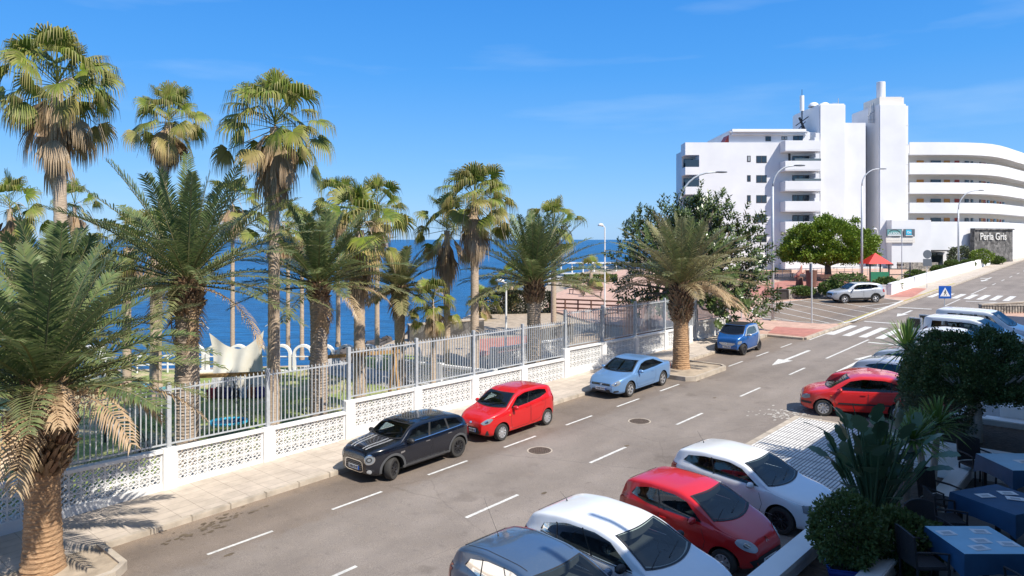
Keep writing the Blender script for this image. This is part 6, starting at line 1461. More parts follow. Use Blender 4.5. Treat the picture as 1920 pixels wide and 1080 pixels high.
part('ground_floor', 'hotel_white', (hx(1647)+1, hx(1706)+2, HY-1.6, HY-.21, HB-1, hz(413)), (hx(1560), hx(1650), HY-.8, HY-.61, HB-1, hz(500)))
# curved gallery wing
plan = [(56.9, 103), (60, 103), (63, 103.1), (65.5, 103.4), (68, 104.1), (70.2, 105.2), (72.4, 106.8), (75.5, 109.5), (79, 112.8), (83.5, 117), (90, 123), (97, 130)]
def off(pl, d):
    out = []
    for i, p in enumerate(pl):
        a, b = pl[max(i-1, 0)], pl[min(i+1, len(pl)-1)]; dx, dy = b[0]-a[0], b[1]-a[1]; l = sqrt(dx*dx+dy*dy); out.append((p[0]-dy/l*d, p[1]+dx/l*d))
    return out
def band(name, mat_, d0, d1, z0, z1, pl=plan):
    a, b = off(pl, d0), off(pl, d1); n = len(a); m = MB()
    vs = [Vector((x, y, z))-HO for z in (z0, z1) for x, y in a]+[Vector((x, y, z))-HO for z in (z0, z1) for x, y in b]
    fs = []
    for i in range(n-1): fs += [(i, i+1, n+i+1, n+i), (2*n+i+1, 2*n+i, 3*n+i, 3*n+i+1), (n+i, n+i+1, 3*n+i+1, 3*n+i), (i+1, i, 2*n+i, 2*n+i+1)]
    fs += [(0, n, 3*n, 2*n), (n-1, 3*n-1, 4*n-1, 2*n-1)]
    m.add(vs, fs); return m.build(name, mat_, hotel, smooth=True, angle=35)
W2 = lambda py: hz(py, 103)
bands = [(266.5, 290), (305, 326.5), (342, 363), (380, 399.5)]
for i, (a, b) in enumerate(bands): band('gallery_parapet' if i else 'roof_parapet', 'hotel_white', 0, .18, W2(b), W2(a)); band('gallery_floor', 'hotel_white', .181, 2.3, W2(b), W2(b)+.25)
band('gallery_back_wall', 'hotel_in', 2.0, 2.3, W2(416), W2(268)); band('wall', 'hotel_white', 0, .3, HB-1, W2(415.5)); band('gallery_floor', 'hotel_white', .301, 2.3, W2(415.5)-.2, W2(415.5))
inner = off(plan, 1.95)
def on_inner(dist):
    for i in range(len(inner)-1):
        a, b = Vector(inner[i]), Vector(inner[i+1]); l = (b-a).length
        if dist <= l or i == len(inner)-2: d = (b-a)/l; return a+d*dist, atan2(d.y, d.x)
        dist -= l
fitl = [(2.6, 1.0, 2.1, 'orange_door', 'door'), (4.9, 1.5, .55, 'frame_dark', 'window'), (6.6, .9, 2.1, 'orange_door', 'door'), (8.2, .7, 1.5, 'red_thing', 'cupboard'), (10.0, .7, .6, 'frame_dark', 'window'), (11.1, .5, .6, 'frame_dark', 'window'),
        (13.3, .35, 2.1, 'frame_dark', 'window'), (13.9, .9, 2.1, 'orange_door', 'door'), (14.8, .7, .6, 'red_thing', 'cupboard'), (16.6, .9, .6, 'frame_dark', 'window'), (18.2, .9, 2.1, 'orange_door', 'door'), (19.8, 1.2, .6, 'frame_dark', 'window'), (21.6, .9, 2.1, 'orange_door', 'door'), (23.2, .7, 1.5, 'red_thing', 'cupboard'), (25, .9, .6, 'frame_dark', 'window')]
for a, b in bands:
    zf = W2(b)-2.8+.25+.1 if 0 else None
for fl in (290, 326.5, 363, 399.5):
    ztop = W2(fl)
    for dist, w_, h_, mt, nm in fitl:
        c, ang = on_inner(dist); T = Matrix.Translation(Vector((c.x, c.y, 0))-Vector((HO.x, HO.y, 0))) @ Matrix.Rotation(ang, 4, 'Z')
        zt = ztop-.62 if nm != 'window' else ztop-.62; m = MB(); m.box(-w_/2, w_/2, -.05, .04, zt-h_-HO.z, zt-HO.z, T=T); o = m.build(nm, mt, hotel)
        if nm == 'window': m = MB(); m.box(-w_/2+.06, w_/2-.06, -.065, -.05, zt-h_+.06-HO.z, zt-.06-HO.z, T=T); m.build('pane', 'winglass', o)
        elif nm == 'door': m = MB(); m.box(-w_/2+.15, w_/2-.15, -.06, -.05, zt-.9-HO.z, zt-.15-HO.z, T=T); m.build('door_panel', 'orange_door', o)
# stone name panel
c0, c1 = Vector((65.6, 102.5, 0)), Vector((73.5, 105.9, 0)); d = (c1-c0); L_ = d.length; an = atan2(d.y, d.x)
np_ = thing('name_panel', 'dark stone panel with raised hotel name letters on the white wall', 'sign', (c0.x, c0.y, 3.4), an)
zt, zb = W2(431)-3.4, -.6
m = MB(); m.box(0, L_, -.15, .3, zb, zt); m.build('stone_cladding', 'darkstone', np_); m = MB(); m.box(-.1, L_+.1, -.35, .3, zt, zt+.22); m.box(-.12, -.0, -.3, .3, zb, zt); m.build('frame', 'darkstone', np_)
M['letters'] = mat('pale_letters', (.62, .60, .56), .6, var=0)
text_mesh('Perla Gris', 1.45, 'letters', 'raised_letters', np_, Matrix.Translation((L_*.47, -.27, zt-.98)) @ Matrix.Rotation(pi/2, 4, 'X') @ Matrix.Scale(1.0, 4, (1, 0, 0)), ext=.05, bold=.012)
# boards on the tower wall
def board(lab, px0, px1, py0, py1, Y, m_, words=(), cat='sign'):
    x0, x1, z0, z1 = hx(px0, Y), hx(px1, Y), hz(py1, Y), hz(py0, Y); t_ = thing('wall_sign', lab, cat, ((x0+x1)/2, Y, (z0+z1)/2)); w_, h_ = (x1-x0)/2, (z1-z0)/2
    m = MB(); m.box(-w_, w_, -.06, .06, -h_, h_); m.build('board', m_, t_, bevel=.02); return t_, w_, h_
M['teal'] = mat('teal_sign', (.12, .30, .30), .5, var=.1); M['cyan'] = mat('cyan_sign', (.03, .42, .62), .4, var=0)
t_, w_, h_ = board('grey green board with a dark arch emblem, left of the pair on the tower wall', 1662, 1691, 429.5, 443.5, 98.2, 'sign_back')
m = MB(); m.box(-w_+.1, w_-.1, -.075, -.061, -h_+.08, h_-.08); m.build('face', 'teal', t_); m = MB(); m.box(-w_+.16, w_-.16, -.09, -.076, -h_+.12, -h_+.26); m.build('lower_strip', 'sign_white', t_)
m = MB()
pts = [(cos(pi*k/12)*.72, sin(pi*k/12)*.42-.02) for k in range(13)]
for k in range(12): m.beam((pts[k][0], -.085, pts[k][1]), (pts[k+1][0], -.085, pts[k+1][1]), .02, .09)
m.build('arch_emblem', 'dark_metal', t_); text_mesh('LA ROCA', .34, 'sign_white', 'sign_letters', t_, Matrix.Translation((.0, -.09, -.08)) @ Matrix.Rotation(pi/2, 4, 'X'), ext=.01, bold=.006)
t_, w_, h_ = board('grey board with a bright blue square emblem, right of the pair on the tower wall', 1694, 1715, 429.5, 443.5, 98.2, 'sign_back')
m = MB(); m.box(-.45, .3, -.08, -.061, -.28, .42); m.build('blue_emblem', 'cyan', t_); text_mesh('On', .42, 'sign_white', 'sign_letters', t_, Matrix.Translation((-.05, -.09, .05)) @ Matrix.Rotation(pi/2, 4, 'X'), ext=.01, bold=.01); m = MB(); m.box(-.5, .5, -.08, -.061, -.42, -.34); m.build('lower_strip', 'sign_white', t_)
t_, w_, h_ = board('long thin grey lettered strip below the two boards on the tower wall', 1661, 1715, 446, 455, 98.2, 'hotel_in')
m = MB()
for k in range(14): m.box(-w_+.15+k*.26, -w_+.33+k*.26, -.075, -.061, -.08, .1)
m.build('sign_letters', 'letters', t_)
m = MB(); o_ = part('garage_grille', 'stonewall', (hx(1655), hx(1727), 96.0, 96.3, HB-1, hz(492, 96))); 
for a in (1661, 1681): part('vent', 'frame_dark', (hx(a, 96), hx(a+14, 96), 95.95, 95.99, hz(498, 96), hz(495, 96)))
part('entrance_canopy', 'frame_dark', (hx(1746, 101), hx(1790, 101), 100.6, 102.9, hz(471, 101), hz(469, 101)), (hx(1786, 101), hx(1788, 101), 100.7, 100.9, 3, hz(471, 101))); part('entrance_window', 'winglass', (hx(1750, 102), hx(1775, 102), 102.85, 102.95, 3.6, hz(474, 102)))

# white terrace far away on the point
pt_ = thing('white_terrace', 'low white building with a columned terrace on the far point beyond the date palm', 'building', (hx(1090, 105), 105, .2)); m = MB(); m.box(-5, 6, -1, 3, -2, 2.1); m.build('wall', 'white', pt_); m = MB()
for k in range(6): m.lathe([(.12, 2.1), (.1, 3.6)], 8, c=(-3+k*1.6, -.5, 0))
m.box(-3.4, 5.6, -.8, -.2, 3.6, 3.8); m.build('colonnade', 'white', pt_); m = MB(); m.box(-5.1, 6.1, -1.15, -1.0, 2.1, 2.3); m.build('coping', 'white', pt_)

# ------------------------------------------------------------------ the block the picture is taken from (casts the shade over the bays)
own = thing('apartment_block', 'apartment block behind the viewpoint whose shadow falls over the parked cars', 'building', W(10, -6, 0), -TH+pi/2); 
def ob(name, mat_, s0, s1, t0, t1, z0, z1):
    m = MB(); vs = []
    for z in (z0, z1):
        for s, t in ((s0, t0), (s1, t0), (s1, t1), (s0, t1)): vs.append(Vector((s-10, t+6, z+GR*(s-10))))
    m.add(vs, [(3, 2, 1, 0), (4, 5, 6, 7), (0, 1, 5, 4), (1, 2, 6, 5), (2, 3, 7, 6), (3, 0, 4, 7)]); return m.build(name, mat_, own)
BT = 10.55
ob('wall', 'kerb', -35, 60, -14, -.9, -1, BT-.6); ob('roof_slab', 'white', -35, 60, -14, -.5, BT-.597, BT)
for k in range(-16, 35, 1): 
    pass
for s in (4.6, 8.0, 11.2, 14.9, 18.3, 22, 26): ob('roof_post', 'white', s, s+.12, -.62, -.5, BT, BT+1.6)
for s in (9.6, 13.2, 20.5): ob('pergola_beam', 'white', s, s+.14, -.5, .7, BT-.25, BT-.05)
# ------------------------------------------------------------------ lamps, signs, benches, playground, swings
def lamp(lab, base, h, arm, r=.085, head_rise=.5, rz=0, foot=True):
    t_ = thing('street_lamp', lab, 'street lamp', base, rz); m = MB(); m.tube([(0, 0, -.05), (0, 0, h*.5), (0, 0, h-arm*.9)], [r*1.15, r*.95, r*.75], 10); m.build('pole', 'galv', t_, smooth=True)
    m = MB(); pts = [(0, 0, h-arm*.9)]
    for k in range(1, 8): a = k/7*radians(80); pts.append((arm*(1-cos(a))*.85, 0, h-arm*.9+arm*.9*sin(a)))
    e = Vector(pts[-1]); pts.append(tuple(e+Vector((.25*arm, 0, .05)))); m.tube(pts, r*.6, 8); m.build('curved_arm', 'galv', t_, smooth=True)
    m = MB(); e = Vector(pts[-1]); m.lathe([(0, 0), (.07, .03), (.13, .2), (.15, .5), (.10, .78), (0, .85)], 10); m.v = [(e.x-.1+v[2], e.y+v[0]*.9, e.z+v[1]*.45) for v in m.v]; m.build('lamp_head', 'sign_back', t_, smooth=True)
    if foot: m = MB(); m.box(-.2, .2, -.2, .2, -.05, .06); m.build('foot_plate', 'kerb', t_)
    m = MB(); m.box(-.03, .03, -r*1.2, -r*1.1, .9, 1.3); m.build('access_door', 'grey_metal', t_); return t_
LG = None
def lamp_h(base, py): return (HOR-py)/F*base.y+CAM_Z-base.z
for px, py, top, arm, lab in ((1449, 601, 311, 1.6, 'tall curved street lamp standing by the hatched parking area'), (1616, 530, 317, 2.0, 'tall street lamp rising right of the round green tree, behind the silver SUV'), (1797, 506, 357, 2.7, 'street lamp on the upper pavement in front of the gallery wing')):
    b = G(px, py, KH); lamp(lab, b, lamp_h(b, top), arm, .095 if px < 1500 else .11)
b = gz(11.0, 47.5, KH); lamp('tall street lamp whose arm rises out of the rubber tree', b, lamp_h(b, 323), 2.6, .1)
def globe_lamp(lab, base, h):
    t_ = thing('garden_lamp', lab, 'lamp', base); m = MB(); m.tube([(0, 0, -.05), (0, 0, h)], [.06, .05], 8); m.build('pole', 'white', t_); m = MB(); m.tube([(0, 0, h), (-.0, 0, h+.1), (-.35, 0, h+.18)], .04, 6); m.build('arm', 'white', t_)
    m = MB(); m.lathe([(0, .16), (.16, .12), (.24, 0), (.2, -.05), (0, -.05)], 14, c=(-.32, 0, h+.2)); m.build('lamp_shade', 'white', t_, smooth=True)
for px, py, top, lab in ((949, 662, 524, 'short white lamp on the shore path in the middle'), (1134, 590, 420, 'white lamp on the promenade left of the rubber tree'), (1645, 500, 428, 'slim white lamp between the round tree and the hotel tower'), (1416, 545, 430, 'thin white lamp post in front of the hotel, right of the rubber tree')):
    b = G(px, py, .1) if py > 505 else gz(hx(px, 90), 90); globe_lamp(lab, b, lamp_h(b, top)-.3)
def pole(lab, px, py, top, name='sign_pole', Y=None):
    b = G(px, py, KH); t_ = thing(name, lab, 'sign', b); m = MB(); h = lamp_h(b, top); m.tube([(0, 0, -.05), (0, 0, h)], .035 if h < 4 else .05, 8); m.build('pole', 'galv', t_); return t_, h
t_, h = pole('crossing sign facing up the road, seen edge on at the hatched parking', 1522, 606, 494); m = MB(); m.box(-.03, .03, -.02, .32, h-.62, h); m.build('sign_panel', 'sign_back', t_)
t_, h = pole('grey backs of a round sign over a square sign on the upper pavement', 1738, 540, 470)
m = MB(); m.lathe([(0, -.02), (.42, -.02), (.42, .02), (0, .02)], 28, axis='y', c=(0, -.08, h-.35)); m.build('round_sign_panel', 'sign_back', t_); m = MB(); m.box(-.42, .42, -.1, -.06, h-1.5, h-.8); m.build('square_sign_panel', 'sign_back', t_)
t_, h = pole('bare flag pole in front of the hotel tower', 1691, 528, 430)
# pedestrian crossing sign by the vans
b = Vector(A(1771, 600, 47.0)); b.z = zg(b.x, b.y); h = lamp_h(b, 536); t_ = thing('crossing_sign', 'square blue pedestrian crossing sign above the white vans', 'sign', b)
m = MB(); m.tube([(0, 0, -.05), (0, 0, h)], .03, 8); m.build('pole', 'galv', t_)
s2 = .41; m = MB(); m.box(-s2, s2, -.06, -.04, h-2*s2, h); m.build('sign_panel', 'sign_blue', t_, bevel=.008)
fc = MB(); c = h-s2
def tri(mb, pts, y): n = len(pts); mb.add([(x, y, z) for x, z in pts]+[(x, y+.003, z) for x, z in pts], [tuple(range(n)), tuple(range(2*n-1, n-1, -1))]+[(i, n+i, n+(i+1) % n, (i+1) % n) for i in range(n)])
tri(fc, [(-.33, c-.27), (.33, c-.27), (0, c+.31)], -.066); fc.build('white_triangle', 'sign_white', t_)
pf = MB()
def seg(a, b, w_): pf.beam((a[0], -.070, c+a[1]), (b[0], -.070, c+b[1]), .006, w_, up=Vector((0, 1, 0))) if 0 else None
def bar2(a, b, w_):
    a, b = Vector(a), Vector(b); d = (b-a).normalized(); n = Vector((-d.y, d.x))*w_/2; tri(pf, [tuple((a+n)+Vector((0, c))), tuple((a-n)+Vector((0, c))), tuple((b-n)+Vector((0, c))), tuple((b+n)+Vector((0, c)))], -.071)
bar2((.01, .08), (-.01, -.06), .06); bar2((-.01, -.05), (-.08, -.22), .035); bar2((0, -.05), (.07, -.13), .035); bar2((.07, -.13), (.09, -.22), .03); bar2((.01, .06), (.09, -.02), .025); bar2((0, .06), (-.08, -.03), .025)
tri(pf, [(.015+.032*cos(k*pi/5), c+.125+.032*sin(k*pi/5)) for k in range(10)], -.071); tri(pf, [(-.17+k*0, c-.245) if 0 else (x, z+c) for x, z in ((-.24, -.25), (-.18, -.25), (-.17, -.235), (-.23, -.235))], -.071)
pf.build('walking_figure', 'dark_metal', t_)
# benches
def bench(lab, p, rz, w_=1.7, mt='brownwood'):
    t_ = thing('park_bench', lab, 'bench', p, rz); m = MB()
    for k in range(3): m.box(-w_/2, w_/2, -.22+k*.15, -.10+k*.15, .43, .47)
    m.build('seat', mt, t_); m = MB()
    for k in range(3): m.box(-w_/2, w_/2, .24+k*.03, .27+k*.03, .55+k*.13, .65+k*.13)
    m.build('backrest', mt, t_)
    for sx in (-1, 1):
        m = MB(); m.beam((sx*w_*.42, -.22, 0), (sx*w_*.42, -.22, .43), .05, .05); m.beam((sx*w_*.42, .2, 0), (sx*w_*.42, .34, .92), .05, .05); m.beam((sx*w_*.42, -.24, .41), (sx*w_*.42, .24, .41), .05, .05); m.build('leg', 'dark_metal', t_)
    return t_
bench('dark slatted bench under the round green tree', G(1558, 531, KH), .1, 2.1, 'brownwood'); bench('brown promenade bench above the long rails', G(1110, 556, KH), -.3, 2.0); bench('brown promenade bench seen from behind, left of the other', G(1082, 552, KH), -.9, 2.0)
for k, (x, y, lb) in enumerate(((1402, 521, 'leftmost dark bench along the hotel terrace edge'), (1437, 523, 'middle dark bench along the hotel terrace edge'), (1470, 520, 'rightmost dark bench along the hotel terrace edge'))): bench(lb, G(x, y, KH), .1, 2.2, 'brownwood')
def rail(name, lab, a, b, h, n, mt, bars=3, r=.03, cat='railing'):
    a, b = Vector(a), Vector(b); t_ = thing(name, lab, cat, a); d = b-a
    for k in range(n+1): m = MB(); p = d*k/n; m.tube([p+Vector((0, 0, -.1)), p+Vector((0, 0, h))], r*1.3, 6); m.build('post', mt, t_)
    m = MB()
    for k in range(bars): m.beam(Vector((0, 0, h*(k+1)/bars-.03)), d+Vector((0, 0, h*(k+1)/bars-.03)), r, r*2.4)
    m.build('rails', mt, t_); return t_
rail('wooden_railing', 'brown wooden rail fence along the promenade edge', G(1036, 583, .1), G(1185, 590, .1), 1.0, 6, 'brownwood', 3, .05)
rail('metal_railing', 'thin white railing along the hotel terrace', G(1452, 521, .2), G(1655, 514, .2), 1.0, 14, 'grey_metal', 2, .02)
# inner rusty spiked fence
t_ = thing('spiked_fence', 'rusty brown spiked fence standing behind the railing near the kerbside palm', 'fence', W(33, 22.6)); m = MB()
for k in range(44):
    p = W(32+k*.16, 22.6, 0)-Vector(t_.location); m.tube([p, p+Vector((0, 0, 2.55))], .018, 5)
for z in (.5, 2.2): m.beam(W(32, 22.6, z)-Vector(t_.location), W(39, 22.6, z)-Vector(t_.location), .03, .05)
m.build('bar_panel', 'rust', t_)
# stone walls by the parking
def stone_wall(lab, a, b, h, th=.4, mat_='stonewall', cap='kerb', name='stone_wall'):
    a, b = Vector(a), Vector(b); t_ = thing(name, lab, 'wall', a); d = b-a; n = Vector((-d.y, d.x, 0)).normalized()*th/2; up = Vector((0, 0, h)); dn_ = Vector((0, 0, -.3))
    m = MB(); vs = [p+q+z for p in (Vector(), d) for q in (n, -n) for z in (dn_, up)]; F6 = [(0, 1, 3, 2), (4, 6, 7, 5), (0, 4, 5, 1), (2, 3, 7, 6), (0, 2, 6, 4), (1, 5, 7, 3)]; m.add(vs, F6); m.build('wall_body', mat_, t_)
    m = MB(); n2 = n*1.12; e = d.normalized()*.03; vs = [p+q+z for p in (-e, d+e) for q in (n2, -n2) for z in (up+Vector((0, 0, .003)), up+Vector((0, 0, .08)))]; m.add(vs, F6); m.build('coping', cap, t_); return t_
stone_wall('low rough stone wall beside the silver SUV', G(1476, 561, KH), G(1600, 551, KH), .75); stone_wall('dark end block of the low stone wall', G(1457, 561, KH), G(1475, 561, KH), .8, .8, 'rock', 'rock')
stone_wall('tiny stone edging left of the hatched parking', G(1383, 564, KH), G(1414, 561, KH), .25, .3)
for (x0, y0, x1, y1, h, lb) in ((1668, 553, 1742, 529, .95, 'lower stretch of the rising white planter wall'), (1742.5, 529, 1855, 496, .95, 'upper stretch of the rising white planter wall')): stone_wall(lb, G(x0, y0, KH), G(x1, y1, KH), h, .3, 'white', 'white', 'planter_wall')
stone_wall('thick white wall behind the silver SUV ending the stone wall', G(1600, 551.5, KH), G(1668, 552.5, KH), .8, .3, 'white', 'white', 'planter_wall')
p0, p1 = W(57, 8.6), W(66, 6.0)
stone_wall('grey stone planter wall with upright bars at the right edge', A(1838, 606, 52), A(1990, 596, 52), 1.3, .4, 'stonewall', 'kerb')
t_ = thing('bar_railing', 'dark upright bars standing against the stone planter wall at the right edge', 'railing', A(1840, 606, 51.3)); m = MB()
for k in range(26): m.tube([(k*.2, 0, -.3), (k*.2, 0, 1.25)], .03, 5)
m.beam((0, 0, 1.2), (5.2, 0, 1.2), .03, .05); m.build('bar_panel', 'dark_metal', t_)
# bins and bollards
def bin_(lab, p, r=.25, h=.9, mt='greytrim'):
    t_ = thing('litter_bin', lab, 'bin', p); m = MB(); m.lathe([(0, .05), (r*.85, .05), (r, h*.9), (r*1.05, h), (r*.9, h), (r*.85, h*.85), (0, h*.85)], 14); m.build('bin_body', mt, t_, smooth=True, angle=40); m = MB(); m.tube([(r+.05, 0, -.05), (r+.05, 0, h+.1)], .03, 6); m.build('post', 'dark_metal', t_)
bin_('grey bin on the upper pavement under the gallery wing', G(1806, 503, KH), .45, 1.3); bin_('small dark bin by the tiny stone edging', G(1386, 558, KH), .28, .9); bin_('tall brown timber bin left of the round tree bench', G(1521, 538, KH), .55, 1.7, 'brownwood')
# thin posts on the pink paving
for x, lab in ((1390, 'left one of two thin posts on the pink paving beyond the tiny blue car'), (1402, 'right one of two thin posts on the pink paving beyond the tiny blue car')):
    t_, h = pole(lab, x, 600, 556, 'thin_post')
# playground house
p = G(1641, 530, .1); t_ = thing('playground_house', 'small playground tower with a red pyramid roof and a green panel', 'playground', p)
for sx in (-1, 1):
    for sy in (-1, 1): m = MB(); m.box(sx*1.0-.06, sx*1.0+.06, sy*.9-.06, sy*.9+.06, -.3, 2.1); m.build('post', 'dark_metal', t_)
m = MB(); m.add([(-1.3, -1.2, 2.05), (1.3, -1.2, 2.05), (1.3, 1.2, 2.05), (-1.3, 1.2, 2.05), (0, 0, 3.2)], [(0, 1, 4), (1, 2, 4), (2, 3, 4), (3, 0, 4), (3, 2, 1, 0)]); m.build('roof', 'red_roof', t_)
m = MB(); m.box(-.95, .95, -.98, -.9, -.1, 1.2); m.build('side_panel', 'green_panel', t_)
m = MB(); m.tube([(1.1, -.6, 1.5), (3.4, -.6, 1.5)], .06, 6); m.tube([(3.4, -.6, -.2), (3.4, -.6, 1.6)], .06, 6); m.tube([(1.1, -.6, .9), (3.4, -.6, .9)], .05, 6); m.build('climbing_frame', 'dark_metal', t_)
# small person sculpture-like red figure on plaza (a seated statue on a stump)
p = G(1499, 536, KH); t_ = thing('sculpture', 'small weathered reddish sculpture on a stump in the plaza', 'sculpture', p); m = MB(); m.lathe([(0, 0), (.42, 0), (.34, .5), (.38, .9), (0, .95)], 10); m.build('stump', 'brownwood', t_, smooth=True)
m = MB(); m.tube([(-.25, 0, .9), (-.15, 0, 1.25), (.1, 0, 1.5), (.2, 0, 1.95), (.22, 0, 2.15)], [.22, .2, .17, .1, .05], 9); m.tube([(.05, 0, 1.4), (.4, -.1, 1.3), (.5, -.1, 1.6)], [.1, .07, .04], 7); m.tube([(-.2, 0, 1.1), (-.45, 0, 1.0), (-.5, 0, .8)], [.1, .08, .06], 7); m.build('figure', 'red_paving', t_, smooth=True)

# ---- seaside balustrade of white arches
def arches(lab, x0, x1, Y, n, h=1.75):
    t_ = thing('arched_balustrade', lab, 'balustrade', (x0, Y, zg(x0, Y)-.05)); w_ = (x1-x0)/n
    for i in range(n):
        m = MB(); cx = (i+.5)*w_; R1 = w_*.46; R0 = R1-.12; zc_ = h-R1; k = 12
        out = [(cx+R1*cos(pi*j/k), zc_+R1*sin(pi*j/k)) for j in range(k+1)]; inn = [(cx+R0*cos(pi*j/k), zc_+R0*sin(pi*j/k)) for j in range(k+1)]
        out = [(cx+R1, 0)]+out+[(cx-R1, 0)]; inn = [(cx+R0, 0)]+inn+[(cx-R0, 0)]; q = len(out)
        vs = [(x, y, z) for y in (-.12, .12) for pl in (out, inn) for x, z in pl]
        fs = []
        for j in range(q-1): fs += [(j, j+1, q+j+1, q+j), (2*q+j+1, 2*q+j, 3*q+j, 3*q+j+1), (j+1, j, 2*q+j, 2*q+j+1), (q+j, q+j+1, 3*q+j+1, 3*q+j)]
        m.add(vs, fs); m.build('arch', 'white', t_)
    m = MB(); m.box(0, x1-x0, -.14, .14, -.3, .18); m.build('base', 'white', t_)
    m = MB(); m.box(0, x1-x0, -.025, .025, .85, .9); m.build('rail', 'white', t_)
arches('row of white arches of the seaside balustrade behind the cream canvas and garden palms', hx(345, 36.8), hx(792, 36.8), 36.8, 11, 1.5)
rail('metal_railing', 'white seaside railing left of the arches', gz(hx(200, 36.9), 36.9), gz(hx(343, 36.9), 36.9), .9, 5, 'white', 2, .035)
t_ = thing('white_shelter', 'small white plastered block at the left end of the seaside lawn', 'wall', gz(hx(180, 36), 36)); m = MB(); m.box(-.5, .35, -.3, .3, -.2, 1.6); m.build('block', 'white', t_, bevel=.03)
# ---- timber swings
def swing(lab, p, rz, L_, h, seat='basket'):
    t_ = thing('garden_swing', lab, 'swing', p, rz)
    for sx in (-1, 1):
        for sy in (-1, 1): m = MB(); m.beam((sx*L_/2, sy*.75, -.05), (sx*L_/2, -sy*.10, h+.22), .11, .11); m.build('leg', 'wood', t_)
    m = MB(); m.beam((-L_/2-.25, 0, h), (L_/2+.25, 0, h), .13, .13); m.build('beam', 'wood', t_)
    m = MB()
    for a, b in ((-.3, -.3), (.3, -.3), (.3, .3), (-.3, .3)): m.tube([(a*.4, 0, h-.06), (a*1.6, b*1.4, .52)], .012, 4)
    m.build('ropes', 'dark_metal', t_)
    if seat:
        m = MB(); n = 24
        for k in range(n): 
            a, b = 2*pi*k/n, 2*pi*(k+1)/n; m.tube([(.62*cos(a), .5*sin(a), .5), (.62*cos(b), .5*sin(b), .5)], .055, 6, caps=False)
        m.build('basket_rim', 'cyan', t_); m = MB(); m.lathe([(.58, .5), (.4, .42), (0, .38)], 16); m.build('basket_net', 'blue_cloth', t_)
    return t_
swing('timber swing with a round blue basket seat in front of the cream canvas', gz(-10.0, 25.4), .25, 3.0, 2.15)
swing('second timber swing frame between the leaning palm and the brush topped palm', gz(-6.2, 28.6), .5, 3.2, 2.2, None)
# ---- cream canvas hung between palms
t_ = thing('canvas_sheet', 'large cream canvas sheet hung up as a windbreak on the lawn', 'canvas', gz(-13.3, 31.5)); m = MB(); nu, nv = 26, 20; vs = []
x0, x1 = hx(392, 31.5)+13.3, hx(497, 31.5)+13.3; base = zg(-13.3, 31.5)
for j in range(nv+1):
    for i in range(nu+1):
        u, v = i/nu, j/nv; zt_ = 2.05+.85*(abs(2*u-1)**1.7)*(1.0 if u > .5 else .85); zb = .12+.12*sin(u*9)
        x = x0+(x1-x0)*(u+(.5-u)*.10*sin(pi*v)); vs.append((x, .10*sin(u*17+v*2)*(.4+.6*v)+.12*sin(v*4+u*5), zb+(zt_-zb)*(1-v)))
m.add(vs, [(j*(nu+1)+i, j*(nu+1)+i+1, (j+1)*(nu+1)+i+1, (j+1)*(nu+1)+i) for j in range(nv) for i in range(nu)]); m.build('sheet', 'canvas', t_, smooth=True)
m = MB(); m.tube([(x0, 0, 2.95), (x0-.7, .1, 3.4)], .012, 4); m.tube([(x1, 0, 3.05), (x1+.5, .1, 3.4)], .012, 4); m.build('guy_rope', 'canvas', t_)
rb = random.Random(9)
for k in range(7):
    colr = [(.35, .02, .03), (.02, .02, .03), (.05, .05, .12), (.03, .03, .03), (.5, .5, .5), (.4, .1, .03), (.06, .06, .2)][k]
    M['bag%d' % k] = mat('bag_fabric_%d' % k, colr, .8, var=.2)
    lab = ['red bag', 'black bag', 'navy bag', 'charcoal bag', 'white sack', 'orange brown bag', 'blue bag'][k]+' in the row of things at the foot of the cream canvas'
    p = gz(hx(398+k*15, 31.0), 31.0); t_ = thing('bag', lab, 'bag', p, rb.uniform(-.3, .3)); m = MB(); m.box(-.22, .22, -.14, .14, 0, .42+.1*rb.random()); o_ = m.build('bag_body', 'bag%d' % k, t_, bevel=.06)
    m = MB(); m.tube([(-.1, 0, .42), (-.05, 0, .56), (.05, 0, .56), (.1, 0, .42)], .015, 5); m.build('bag_handle', 'dark_metal', t_)
for k, (x, y, lab, c_) in enumerate(((272, 728, 'blue cushion lying on the lawn at left', 'cyan'), (292, 735, 'dark cushion lying on the lawn at left', 'dark_metal'), (306, 733, 'teal cushion lying on the lawn at left', 'teal'))):
    p = G(x, y, 0); t_ = thing('cushion', lab, 'cushion', p, k*.5); m = MB(); m.box(-.28, .28, -.2, .2, 0, .16); m.build('cushion_cover', c_, t_, bevel=.06)
for x, y, lab in ((197, 830, 'thin black post on the lawn behind the railing, left one'), (262, 850, 'thin black post with struts on the lawn behind the railing, right one')):
    p = G(x, y, 0); t_ = thing('garden_post', lab, 'post', p); m = MB(); m.tube([(0, 0, -.1), (0, 0, 1.3)], .04, 6); m.build('post', 'dark_metal', t_)
    if x > 230: m = MB(); m.tube([(0, 0, .8), (-.5, .2, 0)], .02, 5); m.tube([(0, 0, .8), (.5, -.2, 0)], .02, 5); m.build('strut', 'dark_metal', t_)
# stepping timbers near the brush palm
for k in range(5):
    p = gz(-5.9+k*.35, 26.9+k*.4); t_ = thing('timber_step', 'weathered timber step in the stack beside the brush topped palm', 'step', p, .4, 'timber steps by the brush topped palm'); m = MB(); m.box(-.9, .9, -.1, .1, 0, .12+.07*k); m.build('timber', 'brownwood', t_, bevel=.02)

